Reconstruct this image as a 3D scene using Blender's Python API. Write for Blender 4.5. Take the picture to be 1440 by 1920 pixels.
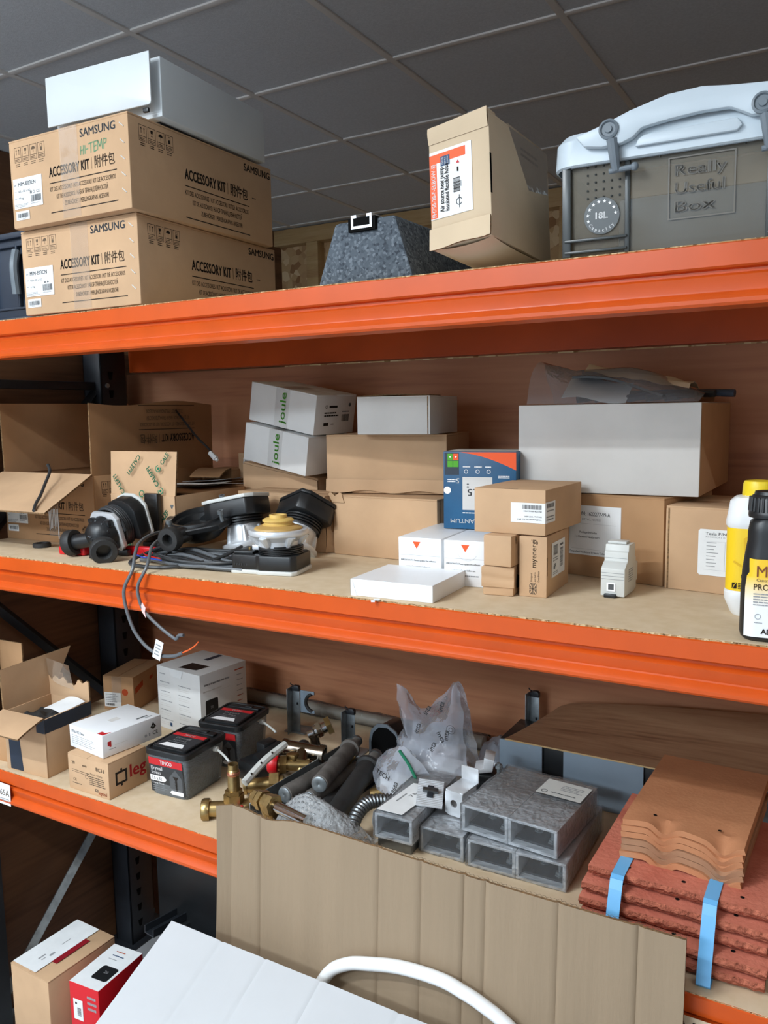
import bpy, bmesh, math, random
from mathutils import Vector, Matrix, Euler, noise

for o in list(bpy.data.objects):
    bpy.data.objects.remove(o, do_unlink=True)
S = bpy.context.scene
COL = S.collection
R = math.radians

# ------------------------------------------------------------------ camera
cam_data = bpy.data.cameras.new('camera')
cam = bpy.data.objects.new('camera', cam_data)
COL.objects.link(cam)
cam_data.sensor_fit = 'VERTICAL'
cam_data.sensor_height = 36.0
cam_data.lens = 36.0 * 1531.0 / 1920.0
cam_data.clip_start = 0.05
yaw, pit, rol = R(30.15), R(7.01), R(-0.886)
fwd = Vector((-math.sin(yaw) * math.cos(pit), math.cos(yaw) * math.cos(pit), -math.sin(pit)))
r0 = Vector((math.cos(yaw), math.sin(yaw), 0))
u0 = r0.cross(fwd)
rgt = math.cos(rol) * r0 + math.sin(rol) * u0
upv = -math.sin(rol) * r0 + math.cos(rol) * u0
cam.matrix_world = Matrix(((rgt.x, upv.x, -fwd.x, 0.0), (rgt.y, upv.y, -fwd.y, -1.1),
                           (rgt.z, upv.z, -fwd.z, 1.6), (0, 0, 0, 1)))
S.camera = cam

# ------------------------------------------------------------------ world, exposure, lamps
S.view_settings.view_transform = 'Standard'
S.view_settings.look = 'None'
S.view_settings.gamma = 1.0
S.view_settings.exposure = -0.08
S.view_settings.use_curve_mapping = False
world = bpy.data.worlds.new('world')
S.world = world
world.use_nodes = True
bg = world.node_tree.nodes['Background']
bg.inputs['Color'].default_value = (0.86, 0.93, 1.0, 1)
bg.inputs['Strength'].default_value = 0.42


def batten_light(name, loc, length, width, power, color=(0.90, 0.96, 1.0), rotz=0.0):
    ld = bpy.data.lights.new(name, 'AREA')
    ld.shape = 'RECTANGLE'
    ld.size = length
    ld.size_y = width
    ld.energy = power
    ld.color = color
    ob = bpy.data.objects.new(name, ld)
    ob.location = loc
    ob.rotation_euler = (0, 0, rotz)
    COL.objects.link(ob)
    return ob


# bare tube battens along the aisle; an added upward lamp at the left brightens the ceiling
batten_light('ceiling_batten', (-1.35, -1.75, 2.74), 0.6, 0.07, 50)
batten_light('ceiling_batten', (-1.20, -1.15, 2.74), 0.6, 0.07, 12)
batten_light('ceiling_batten', (-1.30, -3.6, 2.74), 1.2, 0.6, 125, (0.78, 0.90, 1.0))
batten_light('ceiling_batten', (-2.9, -3.2, 2.74), 1.2, 0.6, 80, (0.78, 0.90, 1.0))
batten_light('ceiling_batten', (1.30, -1.90, 2.74), 1.2, 0.07, 20, (1.0, 0.97, 0.92))
up = batten_light('added_uplight', (-2.9, -1.6, 2.35), 1.2, 0.07, 42, (0.80, 0.91, 1.0))
up.rotation_euler = (math.pi, 0, 0)


# ------------------------------------------------------------------ materials
def lin(c):
    return tuple((x / 12.92 if x <= 0.04045 else ((x + 0.055) / 1.055) ** 2.4) for x in (v / 255.0 for v in c)) + (1,)


MATS = {}


def mat(name, rgb, rough=0.6, metal=0.0, noise_amt=0.0, noise_scale=20.0, bump=0.0, bump_scale=80.0,
        stretch=(1, 1, 1), spec=0.5, alpha=None, trans=0.0, rgb2=None, coat=0.0):
    """principled material; colour varies between rgb and rgb2 by an object-space noise"""
    if name in MATS:
        return MATS[name]
    m = bpy.data.materials.new(name)
    m.use_nodes = True
    nt = m.node_tree
    b = nt.nodes['Principled BSDF']
    b.inputs['Roughness'].default_value = rough
    b.inputs['Metallic'].default_value = metal
    b.inputs['Specular IOR Level'].default_value = spec
    b.inputs['Base Color'].default_value = lin(rgb)
    if coat:
        b.inputs['Coat Weight'].default_value = coat
        b.inputs['Coat Roughness'].default_value = 0.15
    if trans:
        b.inputs['Transmission Weight'].default_value = trans
        b.inputs['IOR'].default_value = 1.2
    if alpha is not None:
        b.inputs['Alpha'].default_value = alpha
    mp = None
    if noise_amt or rgb2 or bump:
        tc = nt.nodes.new('ShaderNodeTexCoord')
        mp = nt.nodes.new('ShaderNodeMapping')
        mp.inputs['Scale'].default_value = stretch
        nt.links.new(tc.outputs['Object'], mp.inputs['Vector'])
    if noise_amt or rgb2:
        n = nt.nodes.new('ShaderNodeTexNoise')
        n.inputs['Scale'].default_value = noise_scale
        n.inputs['Detail'].default_value = 5
        nt.links.new(mp.outputs[0], n.inputs['Vector'])
        cr = nt.nodes.new('ShaderNodeValToRGB')
        a = lin(rgb)
        if rgb2 is None:
            rgb2 = tuple(max(0, v * (1 - noise_amt)) for v in rgb)
        cr.color_ramp.elements[0].color = lin(rgb2)
        cr.color_ramp.elements[0].position = 0.33
        cr.color_ramp.elements[1].color = a
        cr.color_ramp.elements[1].position = 0.67
        nt.links.new(n.outputs['Fac'], cr.inputs['Fac'])
        nt.links.new(cr.outputs['Color'], b.inputs['Base Color'])
    if bump:
        n2 = nt.nodes.new('ShaderNodeTexNoise')
        n2.inputs['Scale'].default_value = bump_scale
        n2.inputs['Detail'].default_value = 4
        nt.links.new(mp.outputs[0], n2.inputs['Vector'])
        bp = nt.nodes.new('ShaderNodeBump')
        bp.inputs['Strength'].default_value = bump
        bp.inputs['Distance'].default_value = 0.01
        nt.links.new(n2.outputs['Fac'], bp.inputs['Height'])
        nt.links.new(bp.outputs['Normal'], b.inputs['Normal'])
    MATS[name] = m
    return m


def wood(name, c1, c2, c3, axis=0, scale=1.0, rough=0.55):
    """veneer: long grain along one axis with dark streaks"""
    m = bpy.data.materials.new(name)
    m.use_nodes = True
    nt = m.node_tree
    b = nt.nodes['Principled BSDF']
    b.inputs['Roughness'].default_value = rough
    tc = nt.nodes.new('ShaderNodeTexCoord')
    mp = nt.nodes.new('ShaderNodeMapping')
    sc = [9.0 * scale] * 3
    sc[axis] = 0.9 * scale
    mp.inputs['Scale'].default_value = sc
    nt.links.new(tc.outputs['Object'], mp.inputs['Vector'])
    n = nt.nodes.new('ShaderNodeTexNoise')
    n.inputs['Scale'].default_value = 1.0
    n.inputs['Detail'].default_value = 3
    n.inputs['Distortion'].default_value = 0.8
    nt.links.new(mp.outputs[0], n.inputs['Vector'])
    mp2 = nt.nodes.new('ShaderNodeMapping')
    sc2 = [90.0 * scale] * 3
    sc2[axis] = 5.0 * scale
    mp2.inputs['Scale'].default_value = sc2
    nt.links.new(tc.outputs['Object'], mp2.inputs['Vector'])
    n2 = nt.nodes.new('ShaderNodeTexNoise')
    n2.inputs['Scale'].default_value = 1.0
    n2.inputs['Detail'].default_value = 3
    nt.links.new(mp2.outputs[0], n2.inputs['Vector'])
    mx = nt.nodes.new('ShaderNodeMath')
    mx.operation = 'MULTIPLY_ADD'
    mx.inputs[1].default_value = 0.35
    nt.links.new(n2.outputs['Fac'], mx.inputs[0])
    mb_ = nt.nodes.new('ShaderNodeMath')
    mb_.operation = 'MULTIPLY'
    mb_.inputs[1].default_value = 0.75
    nt.links.new(n.outputs['Fac'], mb_.inputs[0])
    nt.links.new(mb_.outputs[0], mx.inputs[2])
    cr = nt.nodes.new('ShaderNodeValToRGB')
    e = cr.color_ramp.elements
    e[0].position = 0.40
    e[0].color = lin(c3)
    e[1].position = 0.68
    e[1].color = lin(c1)
    mid = e.new(0.52)
    mid.color = lin(c2)
    nt.links.new(mx.outputs[0], cr.inputs['Fac'])
    nt.links.new(cr.outputs['Color'], b.inputs['Base Color'])
    MATS[name] = m
    return m


def speckle(name, base, dark, light, scale, rough=0.85, bump=0.3, lo=0.36, hi=0.66):
    """chips: voronoi cells in three tones"""
    m = bpy.data.materials.new(name)
    m.use_nodes = True
    nt = m.node_tree
    b = nt.nodes['Principled BSDF']
    b.inputs['Roughness'].default_value = rough
    b.inputs['Specular IOR Level'].default_value = 0.25
    tc = nt.nodes.new('ShaderNodeTexCoord')
    v = nt.nodes.new('ShaderNodeTexVoronoi')
    v.inputs['Scale'].default_value = scale
    nt.links.new(tc.outputs['Object'], v.inputs['Vector'])
    sp = nt.nodes.new('ShaderNodeSeparateColor')
    nt.links.new(v.outputs['Color'], sp.inputs[0])
    cr = nt.nodes.new('ShaderNodeValToRGB')
    e = cr.color_ramp.elements
    e[0].position = 0.0
    e[0].color = lin(dark)
    e[1].position = 1.0
    e[1].color = lin(light)
    a = e.new(lo)
    a.color = lin(base)
    a2 = e.new(hi)
    a2.color = lin(base)
    nt.links.new(sp.outputs[0], cr.inputs['Fac'])
    nt.links.new(cr.outputs['Color'], b.inputs['Base Color'])
    if bump:
        bp = nt.nodes.new('ShaderNodeBump')
        bp.inputs['Strength'].default_value = bump
        bp.inputs['Distance'].default_value = 0.004
        nt.links.new(sp.outputs[1], bp.inputs['Height'])
        nt.links.new(bp.outputs['Normal'], b.inputs['Normal'])
    MATS[name] = m
    return m


def film(name, tint=(225, 230, 235), haze=0.25, gloss_rough=0.12, gloss=0.55, bump=0.6, bump_scale=60):
    """clear polythene: see-through, hazy, with wrinkled highlights"""
    m = bpy.data.materials.new(name)
    m.use_nodes = True
    nt = m.node_tree
    for n in list(nt.nodes):
        nt.nodes.remove(n)
    out = nt.nodes.new('ShaderNodeOutputMaterial')
    tr = nt.nodes.new('ShaderNodeBsdfTransparent')
    tr.inputs['Color'].default_value = (0.94, 0.95, 0.96, 1)
    df = nt.nodes.new('ShaderNodeBsdfDiffuse')
    df.inputs['Color'].default_value = lin(tint)
    gl = nt.nodes.new('ShaderNodeBsdfGlossy')
    gl.inputs['Roughness'].default_value = gloss_rough
    m1 = nt.nodes.new('ShaderNodeMixShader')
    m1.inputs[0].default_value = haze
    m2 = nt.nodes.new('ShaderNodeMixShader')
    fr = nt.nodes.new('ShaderNodeLayerWeight')
    fr.inputs['Blend'].default_value = 0.25
    ml = nt.nodes.new('ShaderNodeMath')
    ml.operation = 'MULTIPLY'
    ml.inputs[1].default_value = gloss
    tc = nt.nodes.new('ShaderNodeTexCoord')
    nz = nt.nodes.new('ShaderNodeTexNoise')
    nz.inputs['Scale'].default_value = bump_scale
    nz.inputs['Detail'].default_value = 3
    bp = nt.nodes.new('ShaderNodeBump')
    bp.inputs['Strength'].default_value = bump
    bp.inputs['Distance'].default_value = 0.01
    L = nt.links.new
    L(tc.outputs['Object'], nz.inputs['Vector'])
    L(nz.outputs['Fac'], bp.inputs['Height'])
    for s in (df, gl, fr):
        L(bp.outputs['Normal'], s.inputs['Normal'])
    L(tr.outputs[0], m1.inputs[1])
    L(df.outputs[0], m1.inputs[2])
    L(fr.outputs['Fresnel'], ml.inputs[0])
    L(ml.outputs[0], m2.inputs[0])
    L(m1.outputs[0], m2.inputs[1])
    L(gl.outputs[0], m2.inputs[2])
    L(m2.outputs[0], out.inputs[0])
    MATS[name] = m
    return m


KRAFT = mat('kraft_card', (202, 166, 130), 0.85, noise_amt=0.07, noise_scale=9, bump=0.05, bump_scale=40, spec=0.25)
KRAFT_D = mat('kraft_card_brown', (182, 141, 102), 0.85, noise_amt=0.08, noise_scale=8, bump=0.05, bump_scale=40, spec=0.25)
KRAFT_P = mat('kraft_card_pale', (212, 190, 160), 0.85, noise_amt=0.06, noise_scale=8, bump=0.06, bump_scale=30, spec=0.25)
KRAFT_EDGE = mat('kraft_cut_edge', (150, 116, 78), 0.95, noise_amt=0.4, noise_scale=220)
FLUTED = mat('fluted_card', (150, 131, 108), 0.85, noise_amt=0.035, noise_scale=3, stretch=(10, 10, 0.6), bump=0.10, bump_scale=12, spec=0.25)  # card brown, darkened further to stand in for a bystander's shadow
WHITECARD = mat('white_card', (226, 226, 224), 0.7, noise_amt=0.03, noise_scale=12, spec=0.3)
GLOSSWHITE = mat('gloss_white_card', (236, 238, 240), 0.4, noise_amt=0.02, noise_scale=12)
GREYCARD = mat('grey_white_card', (214, 212, 208), 0.75, noise_amt=0.04, noise_scale=10, spec=0.3)
PAPER = mat('paper', (232, 234, 234), 0.7, noise_amt=0.03, noise_scale=30)
INK = mat('black_ink', (44, 38, 34), 0.8, spec=0.2)
INK_SOFT = mat('grey_ink', (104, 88, 72), 0.8, spec=0.2)
INK_GREY = mat('pale_grey_ink', (150, 152, 154), 0.8, spec=0.2)
INK_DARKGREY = mat('dark_grey_ink', (88, 90, 92), 0.8, spec=0.2)
INK_GREEN = mat('green_ink', (40, 118, 88), 0.8, spec=0.2)
INK_LIME = mat('lime_ink', (92, 170, 62), 0.8, spec=0.2)
INK_PEN = mat('green_pen', (112, 146, 112), 0.8, spec=0.2)
INK_RED = mat('red_ink', (196, 34, 40), 0.6)
INK_ORANGE = mat('orange_ink', (238, 88, 30), 0.6)
INK_BLUE = mat('blue_ink', (30, 66, 104), 0.6)
INK_TEAL = mat('teal_print', (30, 96, 138), 0.45, rgb2=(22, 74, 112), noise_scale=8)
INK_WHITE = mat('white_print', (240, 240, 240), 0.5)
INK_RUST = mat('rust_ink', (176, 74, 40), 0.8, spec=0.2)
ORANGE = mat('orange_paint', (204, 82, 24), 0.36, noise_amt=0.05, noise_scale=14, spec=0.3, coat=0.05)
CHIP = mat('chipboard_face', (214, 193, 163), 0.75, rgb2=(206, 183, 150), noise_scale=40, spec=0.3)
CHIP_EDGE = speckle('chipboard_edge', (170, 136, 96), (96, 70, 44), (214, 190, 150), 320, bump=0.8)
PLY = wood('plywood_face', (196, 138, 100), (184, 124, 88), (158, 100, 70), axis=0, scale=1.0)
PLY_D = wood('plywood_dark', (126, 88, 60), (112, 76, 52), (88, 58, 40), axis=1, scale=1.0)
PLY_P = wood('plywood_pale', (164, 128, 98), (146, 108, 80), (112, 76, 54), axis=0, scale=1.6)
PINE = wood('pine_stud', (206, 176, 128), (198, 164, 114), (180, 142, 96), axis=0, scale=1.4)
OSB = speckle('osb_flakes', (196, 160, 116), (150, 108, 72), (226, 200, 158), 22, bump=0.2)
STEEL_D = mat('dark_painted_steel', (38, 42, 48), 0.45, noise_amt=0.15, noise_scale=20)
GALV = mat('galvanised_steel', (150, 158, 162), 0.38, metal=0.6, noise_amt=0.15, noise_scale=60)
STEEL = mat('grey_steel', (128, 132, 134), 0.35, metal=0.9, noise_amt=0.12, noise_scale=30)
CHROME = mat('chrome', (210, 214, 216), 0.12, metal=1.0)
NICKEL = mat('dull_nickel', (150, 138, 124), 0.25, metal=1.0, noise_amt=0.1, noise_scale=40)
ALU = mat('mill_aluminium', (222, 226, 230), 0.34, metal=0.35, noise_amt=0.06, noise_scale=40)
BRASS = mat('brass', (184, 156, 104), 0.30, metal=0.85, noise_amt=0.2, noise_scale=50)
COPPER = mat('copper_band', (206, 140, 112), 0.3, metal=0.9)
GOLDPLAST = mat('yellow_plastic', (222, 186, 104), 0.5, noise_amt=0.06, noise_scale=30)
GOLDPLAST_D = mat('yellow_plastic_brown', (196, 158, 92), 0.5, noise_amt=0.08, noise_scale=30)
BLACKP = mat('black_plastic', (30, 32, 34), 0.38, noise_amt=0.15, noise_scale=30)
BLACKM = mat('matt_black_rubber', (44, 44, 44), 0.6, noise_amt=0.2, noise_scale=40)
GREYGRIP = mat('dusty_grey_rubber', (104, 100, 96), 0.75, rgb2=(70, 66, 62), noise_scale=26, bump=0.1, bump_scale=200)
CABLE = mat('cable_sheath', (52, 54, 56), 0.42)
CABLE_G = mat('grey_cable_sheath', (92, 96, 100), 0.4)
WHITEP = mat('white_plastic', (232, 234, 234), 0.35)
LIGHTGREYP = mat('light_grey_plastic', (206, 208, 204), 0.45)
BLUEGREY = mat('blue_grey_sheet', (138, 154, 168), 0.55, noise_amt=0.04, noise_scale=10)
REDP = mat('red_plastic', (206, 24, 34), 0.35)
YELLOWP = mat('yellow_cap', (238, 208, 40), 0.4)
YELLOWL = mat('yellow_label', (246, 206, 30), 0.45)
YELLOWL_D = mat('yellow_label_dark_mark', (232, 186, 24), 0.5)  # deeper yellow print of the label's shield and arc
DARKHOLE = mat('black_void', (14, 14, 14), 0.9, spec=0.1)
NAVY = mat('navy_print', (38, 50, 66), 0.5, noise_amt=0.1, noise_scale=20)
BLUESTRAP = mat('blue_strap', (104, 176, 226), 0.4)
TERRA = mat('red_concrete', (200, 120, 98), 0.9, rgb2=(186, 104, 84), noise_scale=20, bump=0.2, bump_scale=120, spec=0.2)
TERRA_EDGE = mat('red_concrete_broken', (188, 110, 86), 0.95, rgb2=(146, 80, 62), noise_scale=90, bump=1.0, bump_scale=130, spec=0.15)
CLAY = mat('brown_tile', (190, 132, 94), 0.8, rgb2=(180, 122, 86), noise_scale=16, bump=0.08, bump_scale=150, spec=0.25)
CLAY_B = mat('brown_tile_dark', (170, 128, 98), 0.8, rgb2=(156, 116, 88), noise_scale=16, bump=0.08, bump_scale=150, spec=0.25)
FOAM = speckle('grey_foam', (82, 90, 98), (54, 60, 68), (112, 120, 128), 260, bump=0.5)
CEIL = mat('ceiling_tile', (220, 224, 228), 0.95, noise_amt=0.05, noise_scale=120, bump=0.15, bump_scale=300, spec=0.1)
CEILGRID = mat('ceiling_grid', (236, 234, 230), 0.6)
FLOORM = mat('concrete_floor', (172, 176, 180), 0.8, noise_amt=0.15, noise_scale=4)
WHITEMETAL = mat('white_enamel', (214, 222, 226), 0.4, noise_amt=0.02, noise_scale=8)
FILM = film('clear_film', haze=0.07, gloss=1.0, gloss_rough=0.06, bump=0.5, bump_scale=110)
FILM_M = film('milky_film', tint=(208, 214, 226), haze=0.42, gloss=0.5, bump=0.35, bump_scale=30)
FILM_B = film('bubble_film', tint=(230, 234, 236), haze=0.40, gloss=0.7, bump=0.9, bump_scale=90)
TAPE = film('clear_tape', tint=(226, 208, 190), haze=0.18, gloss=0.7, bump=0.25, bump_scale=30)
TUB = film('clear_tub', tint=(168, 176, 182), haze=0.36, gloss=0.6, bump=0.02, bump_scale=20)
SMOKE = film('smoked_tub', tint=(132, 126, 114), haze=0.60, gloss=0.5, bump=0.03, bump_scale=10)
LIDP = mat('pale_blue_lid', (196, 208, 216), 0.42, noise_amt=0.03, noise_scale=10)
EMBOSS = mat('smoked_plastic_emboss', (102, 98, 90), 0.4)
SMOKE_S = mat('smoked_plastic_solid', (62, 66, 66), 0.3)
LATCHGREY = mat('slate_plastic', (110, 120, 128), 0.42)


# ------------------------------------------------------------------ scene tree
def tag(o, label=None, cat=None, group=None, kind=None):
    if label:
        o['label'] = label
    if cat:
        o['category'] = cat
    if group:
        o['group'] = group
    if kind:
        o['kind'] = kind
    return o


def thing(name, label, cat, loc=(0, 0, 0), rot=(0, 0, 0), group=None):
    """an Empty at the thing's base that parents its parts; rot in degrees"""
    o = bpy.data.objects.new(name, None)
    o.empty_display_size = 0.05
    COL.objects.link(o)
    o.location = loc
    o.rotation_euler = tuple(R(a) for a in rot)
    return tag(o, label, cat, group)


def copy_tree(o, parent=None):
    c = o.copy()
    COL.objects.link(c)
    if parent:
        c.parent = parent
    for ch in [k for k in o.children]:
        copy_tree(ch, c)
    return c


def vec(*a):
    return Vector(a)


_TXT = {}


def text_mesh(s, bold):
    key = (s, bold)
    if key not in _TXT:
        cu = bpy.data.curves.new('t', 'FONT')
        cu.body = s
        cu.size = 1.0
        cu.resolution_u = 2
        cu.fill_mode = 'BOTH'
        ob = bpy.data.objects.new('t', cu)
        me = ob.to_mesh()
        vs = [tuple(v.co[:2]) for v in me.vertices]
        fs = [tuple(p.vertices) for p in me.polygons]
        if bold and vs:                       # heavier strokes: the same outline laid three times, a hair apart
            e = 0.021 * bold
            n0, v0, f0 = len(vs), vs, fs
            vs, fs = [], []
            for k, (dx, dy) in enumerate(((-e, -e * 0.5), (e, -e * 0.5), (0.0, e * 0.6))):
                vs += [(x + dx, y + dy) for x, y in v0]
                fs += [tuple(i + k * n0 for i in q) for q in f0]
        ob.to_mesh_clear()
        bpy.data.objects.remove(ob)
        bpy.data.curves.remove(cu)
        if vs:
            x0 = min(v[0] for v in vs)
            x1 = max(v[0] for v in vs)
            y0 = min(v[1] for v in vs)
            y1 = max(v[1] for v in vs)
        else:
            x0 = x1 = y0 = y1 = 0
        _TXT[key] = (vs, fs, x0, x1, y0, y1)
    return _TXT[key]


def catmull(pts, n=6, closed=False):
    pts = [Vector(p) for p in pts]
    if len(pts) < 3:
        return pts
    out = []
    N = len(pts)
    rng = N if closed else N - 1
    for i in range(rng):
        p1, p2 = pts[i % N], pts[(i + 1) % N]
        p0 = pts[(i - 1) % N] if (closed or i > 0) else p1 * 2 - p2
        p3 = pts[(i + 2) % N] if (closed or i + 2 < N) else p2 * 2 - p1
        for k in range(n):
            t = k / n
            out.append(0.5 * ((2 * p1) + (p2 - p0) * t + (2 * p0 - 5 * p1 + 4 * p2 - p3) * t * t
                              + (3 * p1 - p0 - 3 * p2 + p3) * t ** 3))
    if not closed:
        out.append(pts[-1])
    return out


class MB:
    """collects shapes and links them as ONE mesh object"""

    def __init__(self):
        self.v, self.f, self.m, self.mats, self.flat = [], [], [], [], []

    def mi(self, m):
        if m not in self.mats:
            self.mats.append(m)
        return self.mats.index(m)

    def add(self, vs, fs, m, M=None):
        b = len(self.v)
        i = self.mi(m)
        for p in vs:
            p = Vector(p)
            if M is not None:
                p = M @ p
            self.v.append(p)
        for f in fs:
            self.f.append([b + k for k in f])
            self.m.append(i)
        return self

    def box(self, cx, cy, z0, w, d, h, m, bev=0.0, M=None, seg=2):
        bm = bmesh.new()
        bmesh.ops.create_cube(bm, size=1.0)
        for p in bm.verts:
            p.co = Vector((cx + p.co.x * w, cy + p.co.y * d, z0 + (p.co.z + 0.5) * h))
        if bev:
            bmesh.ops.bevel(bm, geom=list(bm.edges), offset=bev, segments=seg, affect='EDGES', profile=0.5)
        bm.verts.index_update()
        self.add([p.co.copy() for p in bm.verts], [[q.index for q in f.verts] for f in bm.faces], m, M)
        bm.free()
        return self

    def hexa(self, c, m, bev=0.0, M=None):
        """c: 8 corners, bottom ring then top ring"""
        bm = bmesh.new()
        vs = [bm.verts.new(Vector(p)) for p in c]
        for f in ((3, 2, 1, 0), (4, 5, 6, 7), (0, 1, 5, 4), (1, 2, 6, 5), (2, 3, 7, 6), (3, 0, 4, 7)):
            bm.faces.new([vs[i] for i in f])
        bmesh.ops.recalc_face_normals(bm, faces=list(bm.faces))
        if bev:
            bmesh.ops.bevel(bm, geom=list(bm.edges), offset=bev, segments=2, affect='EDGES', profile=0.5)
        bm.verts.index_update()
        self.add([p.co.copy() for p in bm.verts], [[q.index for q in f.verts] for f in bm.faces], m, M)
        bm.free()
        return self

    def cyl(self, p0, p1, r0, r1=None, m=None, seg=24, caps=True, ph=0.0, M=None):
        p0, p1 = Vector(p0), Vector(p1)
        r1 = r0 if r1 is None else r1
        ax = (p1 - p0).normalized()
        a = ax.orthogonal().normalized()
        b = ax.cross(a)
        vs, fs = [], []
        for p, r in ((p0, r0), (p1, r1)):
            for k in range(seg):
                t = 2 * math.pi * k / seg + ph
                vs.append(p + (a * math.cos(t) + b * math.sin(t)) * r)
        for k in range(seg):
            k2 = (k + 1) % seg
            fs.append([k, k2, seg + k2, seg + k])
        if caps:
            fs.append(list(range(seg))[::-1])
            fs.append([seg + k for k in range(seg)])
        return self.add(vs, fs, m, M)

    def lathe(self, p0, axis, prof, m, seg=32, M=None, closed=False):
        """prof: (radius, distance along axis)"""
        p0 = Vector(p0)
        ax = Vector(axis).normalized()
        a = ax.orthogonal().normalized()
        b = ax.cross(a)
        vs, fs = [], []
        for r, h in prof:
            for k in range(seg):
                t = 2 * math.pi * k / seg
                vs.append(p0 + ax * h + (a * math.cos(t) + b * math.sin(t)) * max(r, 1e-5))
        n = len(prof)
        for i in range(n if closed else n - 1):
            j = (i + 1) % n
            for k in range(seg):
                k2 = (k + 1) % seg
                fs.append([i * seg + k, i * seg + k2, j * seg + k2, j * seg + k])
        return self.add(vs, fs, m, M)

    def tube(self, pts, r, m, seg=10, n=6, smooth=True, caps=True, M=None, closed=False):
        P = catmull(pts, n, closed) if smooth else [Vector(p) for p in pts]
        N = len(P)
        rr = r if isinstance(r, (list, tuple)) else None
        vs, fs = [], []
        t0 = (P[1] - P[0]).normalized()
        a = t0.orthogonal().normalized()
        for i, p in enumerate(P):
            if closed:
                t = (P[(i + 1) % N] - P[i - 1]).normalized()
            else:
                t = (P[min(i + 1, N - 1)] - P[max(i - 1, 0)]).normalized()
            a = (a - t * a.dot(t))
            if a.length < 1e-6:
                a = t.orthogonal()
            a.normalize()
            b = t.cross(a)
            ri = r if rr is None else rr[0] + (rr[1] - rr[0]) * i / (N - 1)
            for k in range(seg):
                th = 2 * math.pi * k / seg
                vs.append(p + (a * math.cos(th) + b * math.sin(th)) * ri)
        for i in range(N if closed else N - 1):
            j = (i + 1) % N
            for k in range(seg):
                k2 = (k + 1) % seg
                fs.append([i * seg + k, i * seg + k2, j * seg + k2, j * seg + k])
        if caps and not closed:
            fs.append(list(range(seg))[::-1])
            fs.append([(N - 1) * seg + k for k in range(seg)])
        return self.add(vs, fs, m, M)

    def prism(self, poly, o, u, v, n, t, m, mside=None, bev=0.0):
        """polygon (u,v) on plane at o, extruded by t along n"""
        o, u, v, n = Vector(o), Vector(u), Vector(v), Vector(n)
        bm = bmesh.new()
        A = [bm.verts.new(o + u * p[0] + v * p[1]) for p in poly]
        B = [bm.verts.new(o + u * p[0] + v * p[1] + n * t) for p in poly]
        N = len(poly)
        bm.faces.new(A[::-1])
        bm.faces.new(B)
        for k in range(N):
            bm.faces.new([A[k], A[(k + 1) % N], B[(k + 1) % N], B[k]])
        bmesh.ops.recalc_face_normals(bm, faces=list(bm.faces))
        if bev:
            bmesh.ops.bevel(bm, geom=list(bm.edges), offset=bev, segments=2, affect='EDGES', profile=0.5)
        bm.faces.index_update()
        bm.verts.index_update()
        nn = n.normalized()
        main, side = [], []
        for f in bm.faces:
            (main if (mside is None or abs(f.normal.dot(nn)) > 0.7) else side).append([q.index for q in f.verts])
        vs = [p.co.copy() for p in bm.verts]
        b0 = len(self.v)
        self.add(vs, main, m)
        if side:
            i = self.mi(mside)
            for f in side:
                self.f.append([b0 + k for k in f])
                self.m.append(i)
        bm.free()
        return self

    def sheet(self, fn, nu, nv, m, t=0.0, medge=None):
        """grid surface fn(a,b) for a,b in 0..1, given thickness t along its normal"""
        P = [[Vector(fn(i / nu, j / nv)) for j in range(nv + 1)] for i in range(nu + 1)]
        Nn = [[None] * (nv + 1) for _ in range(nu + 1)]
        for i in range(nu + 1):
            for j in range(nv + 1):
                du = P[min(i + 1, nu)][j] - P[max(i - 1, 0)][j]
                dv = P[i][min(j + 1, nv)] - P[i][max(j - 1, 0)]
                k = du.cross(dv)
                Nn[i][j] = k.normalized() if k.length > 1e-12 else Vector((0, 0, 1))
        idx = lambda i, j: i * (nv + 1) + j
        vs = [P[i][j] for i in range(nu + 1) for j in range(nv + 1)]
        fs = [[idx(i, j), idx(i + 1, j), idx(i + 1, j + 1), idx(i, j + 1)] for i in range(nu) for j in range(nv)]
        b0 = len(self.v)
        self.add(vs, fs, m)
        if t:
            o = len(vs)
            self.add([P[i][j] - Nn[i][j] * t for i in range(nu + 1) for j in range(nv + 1)],
                     [f[::-1] for f in fs], m)
            ring = [idx(i, 0) for i in range(nu)] + [idx(nu, j) for j in range(nv)] + \
                   [idx(i, nv) for i in range(nu, 0, -1)] + [idx(0, j) for j in range(nv, 0, -1)]
            i = self.mi(medge or m)
            for k in range(len(ring)):
                a, b = ring[k], ring[(k + 1) % len(ring)]
                self.f.append([b0 + b, b0 + a, b0 + o + a, b0 + o + b])
                self.m.append(i)
        return self

    def ball(self, c, r, m, seg=16, sq=(1, 1, 1), M=None):
        vs, fs = [], []
        c = Vector(c)
        n = seg // 2
        for i in range(n + 1):
            th = math.pi * i / n
            for k in range(seg):
                ph = 2 * math.pi * k / seg
                rr = max(math.sin(th), 1e-4)
                vs.append(c + Vector((r * sq[0] * rr * math.cos(ph), r * sq[1] * rr * math.sin(ph), r * sq[2] * math.cos(th))))
        for i in range(n):
            for k in range(seg):
                k2 = (k + 1) % seg
                fs.append([i * seg + k, (i + 1) * seg + k, (i + 1) * seg + k2, i * seg + k2])
        return self.add(vs, fs, m, M)

    def merge(self, other, M=None):
        b = len(self.v)
        self.v += [(M @ p if M is not None else p.copy()) for p in other.v]
        for f, i in zip(other.f, other.m):
            self.f.append([b + k for k in f])
            self.m.append(self.mi(other.mats[i]))
        return self

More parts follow.
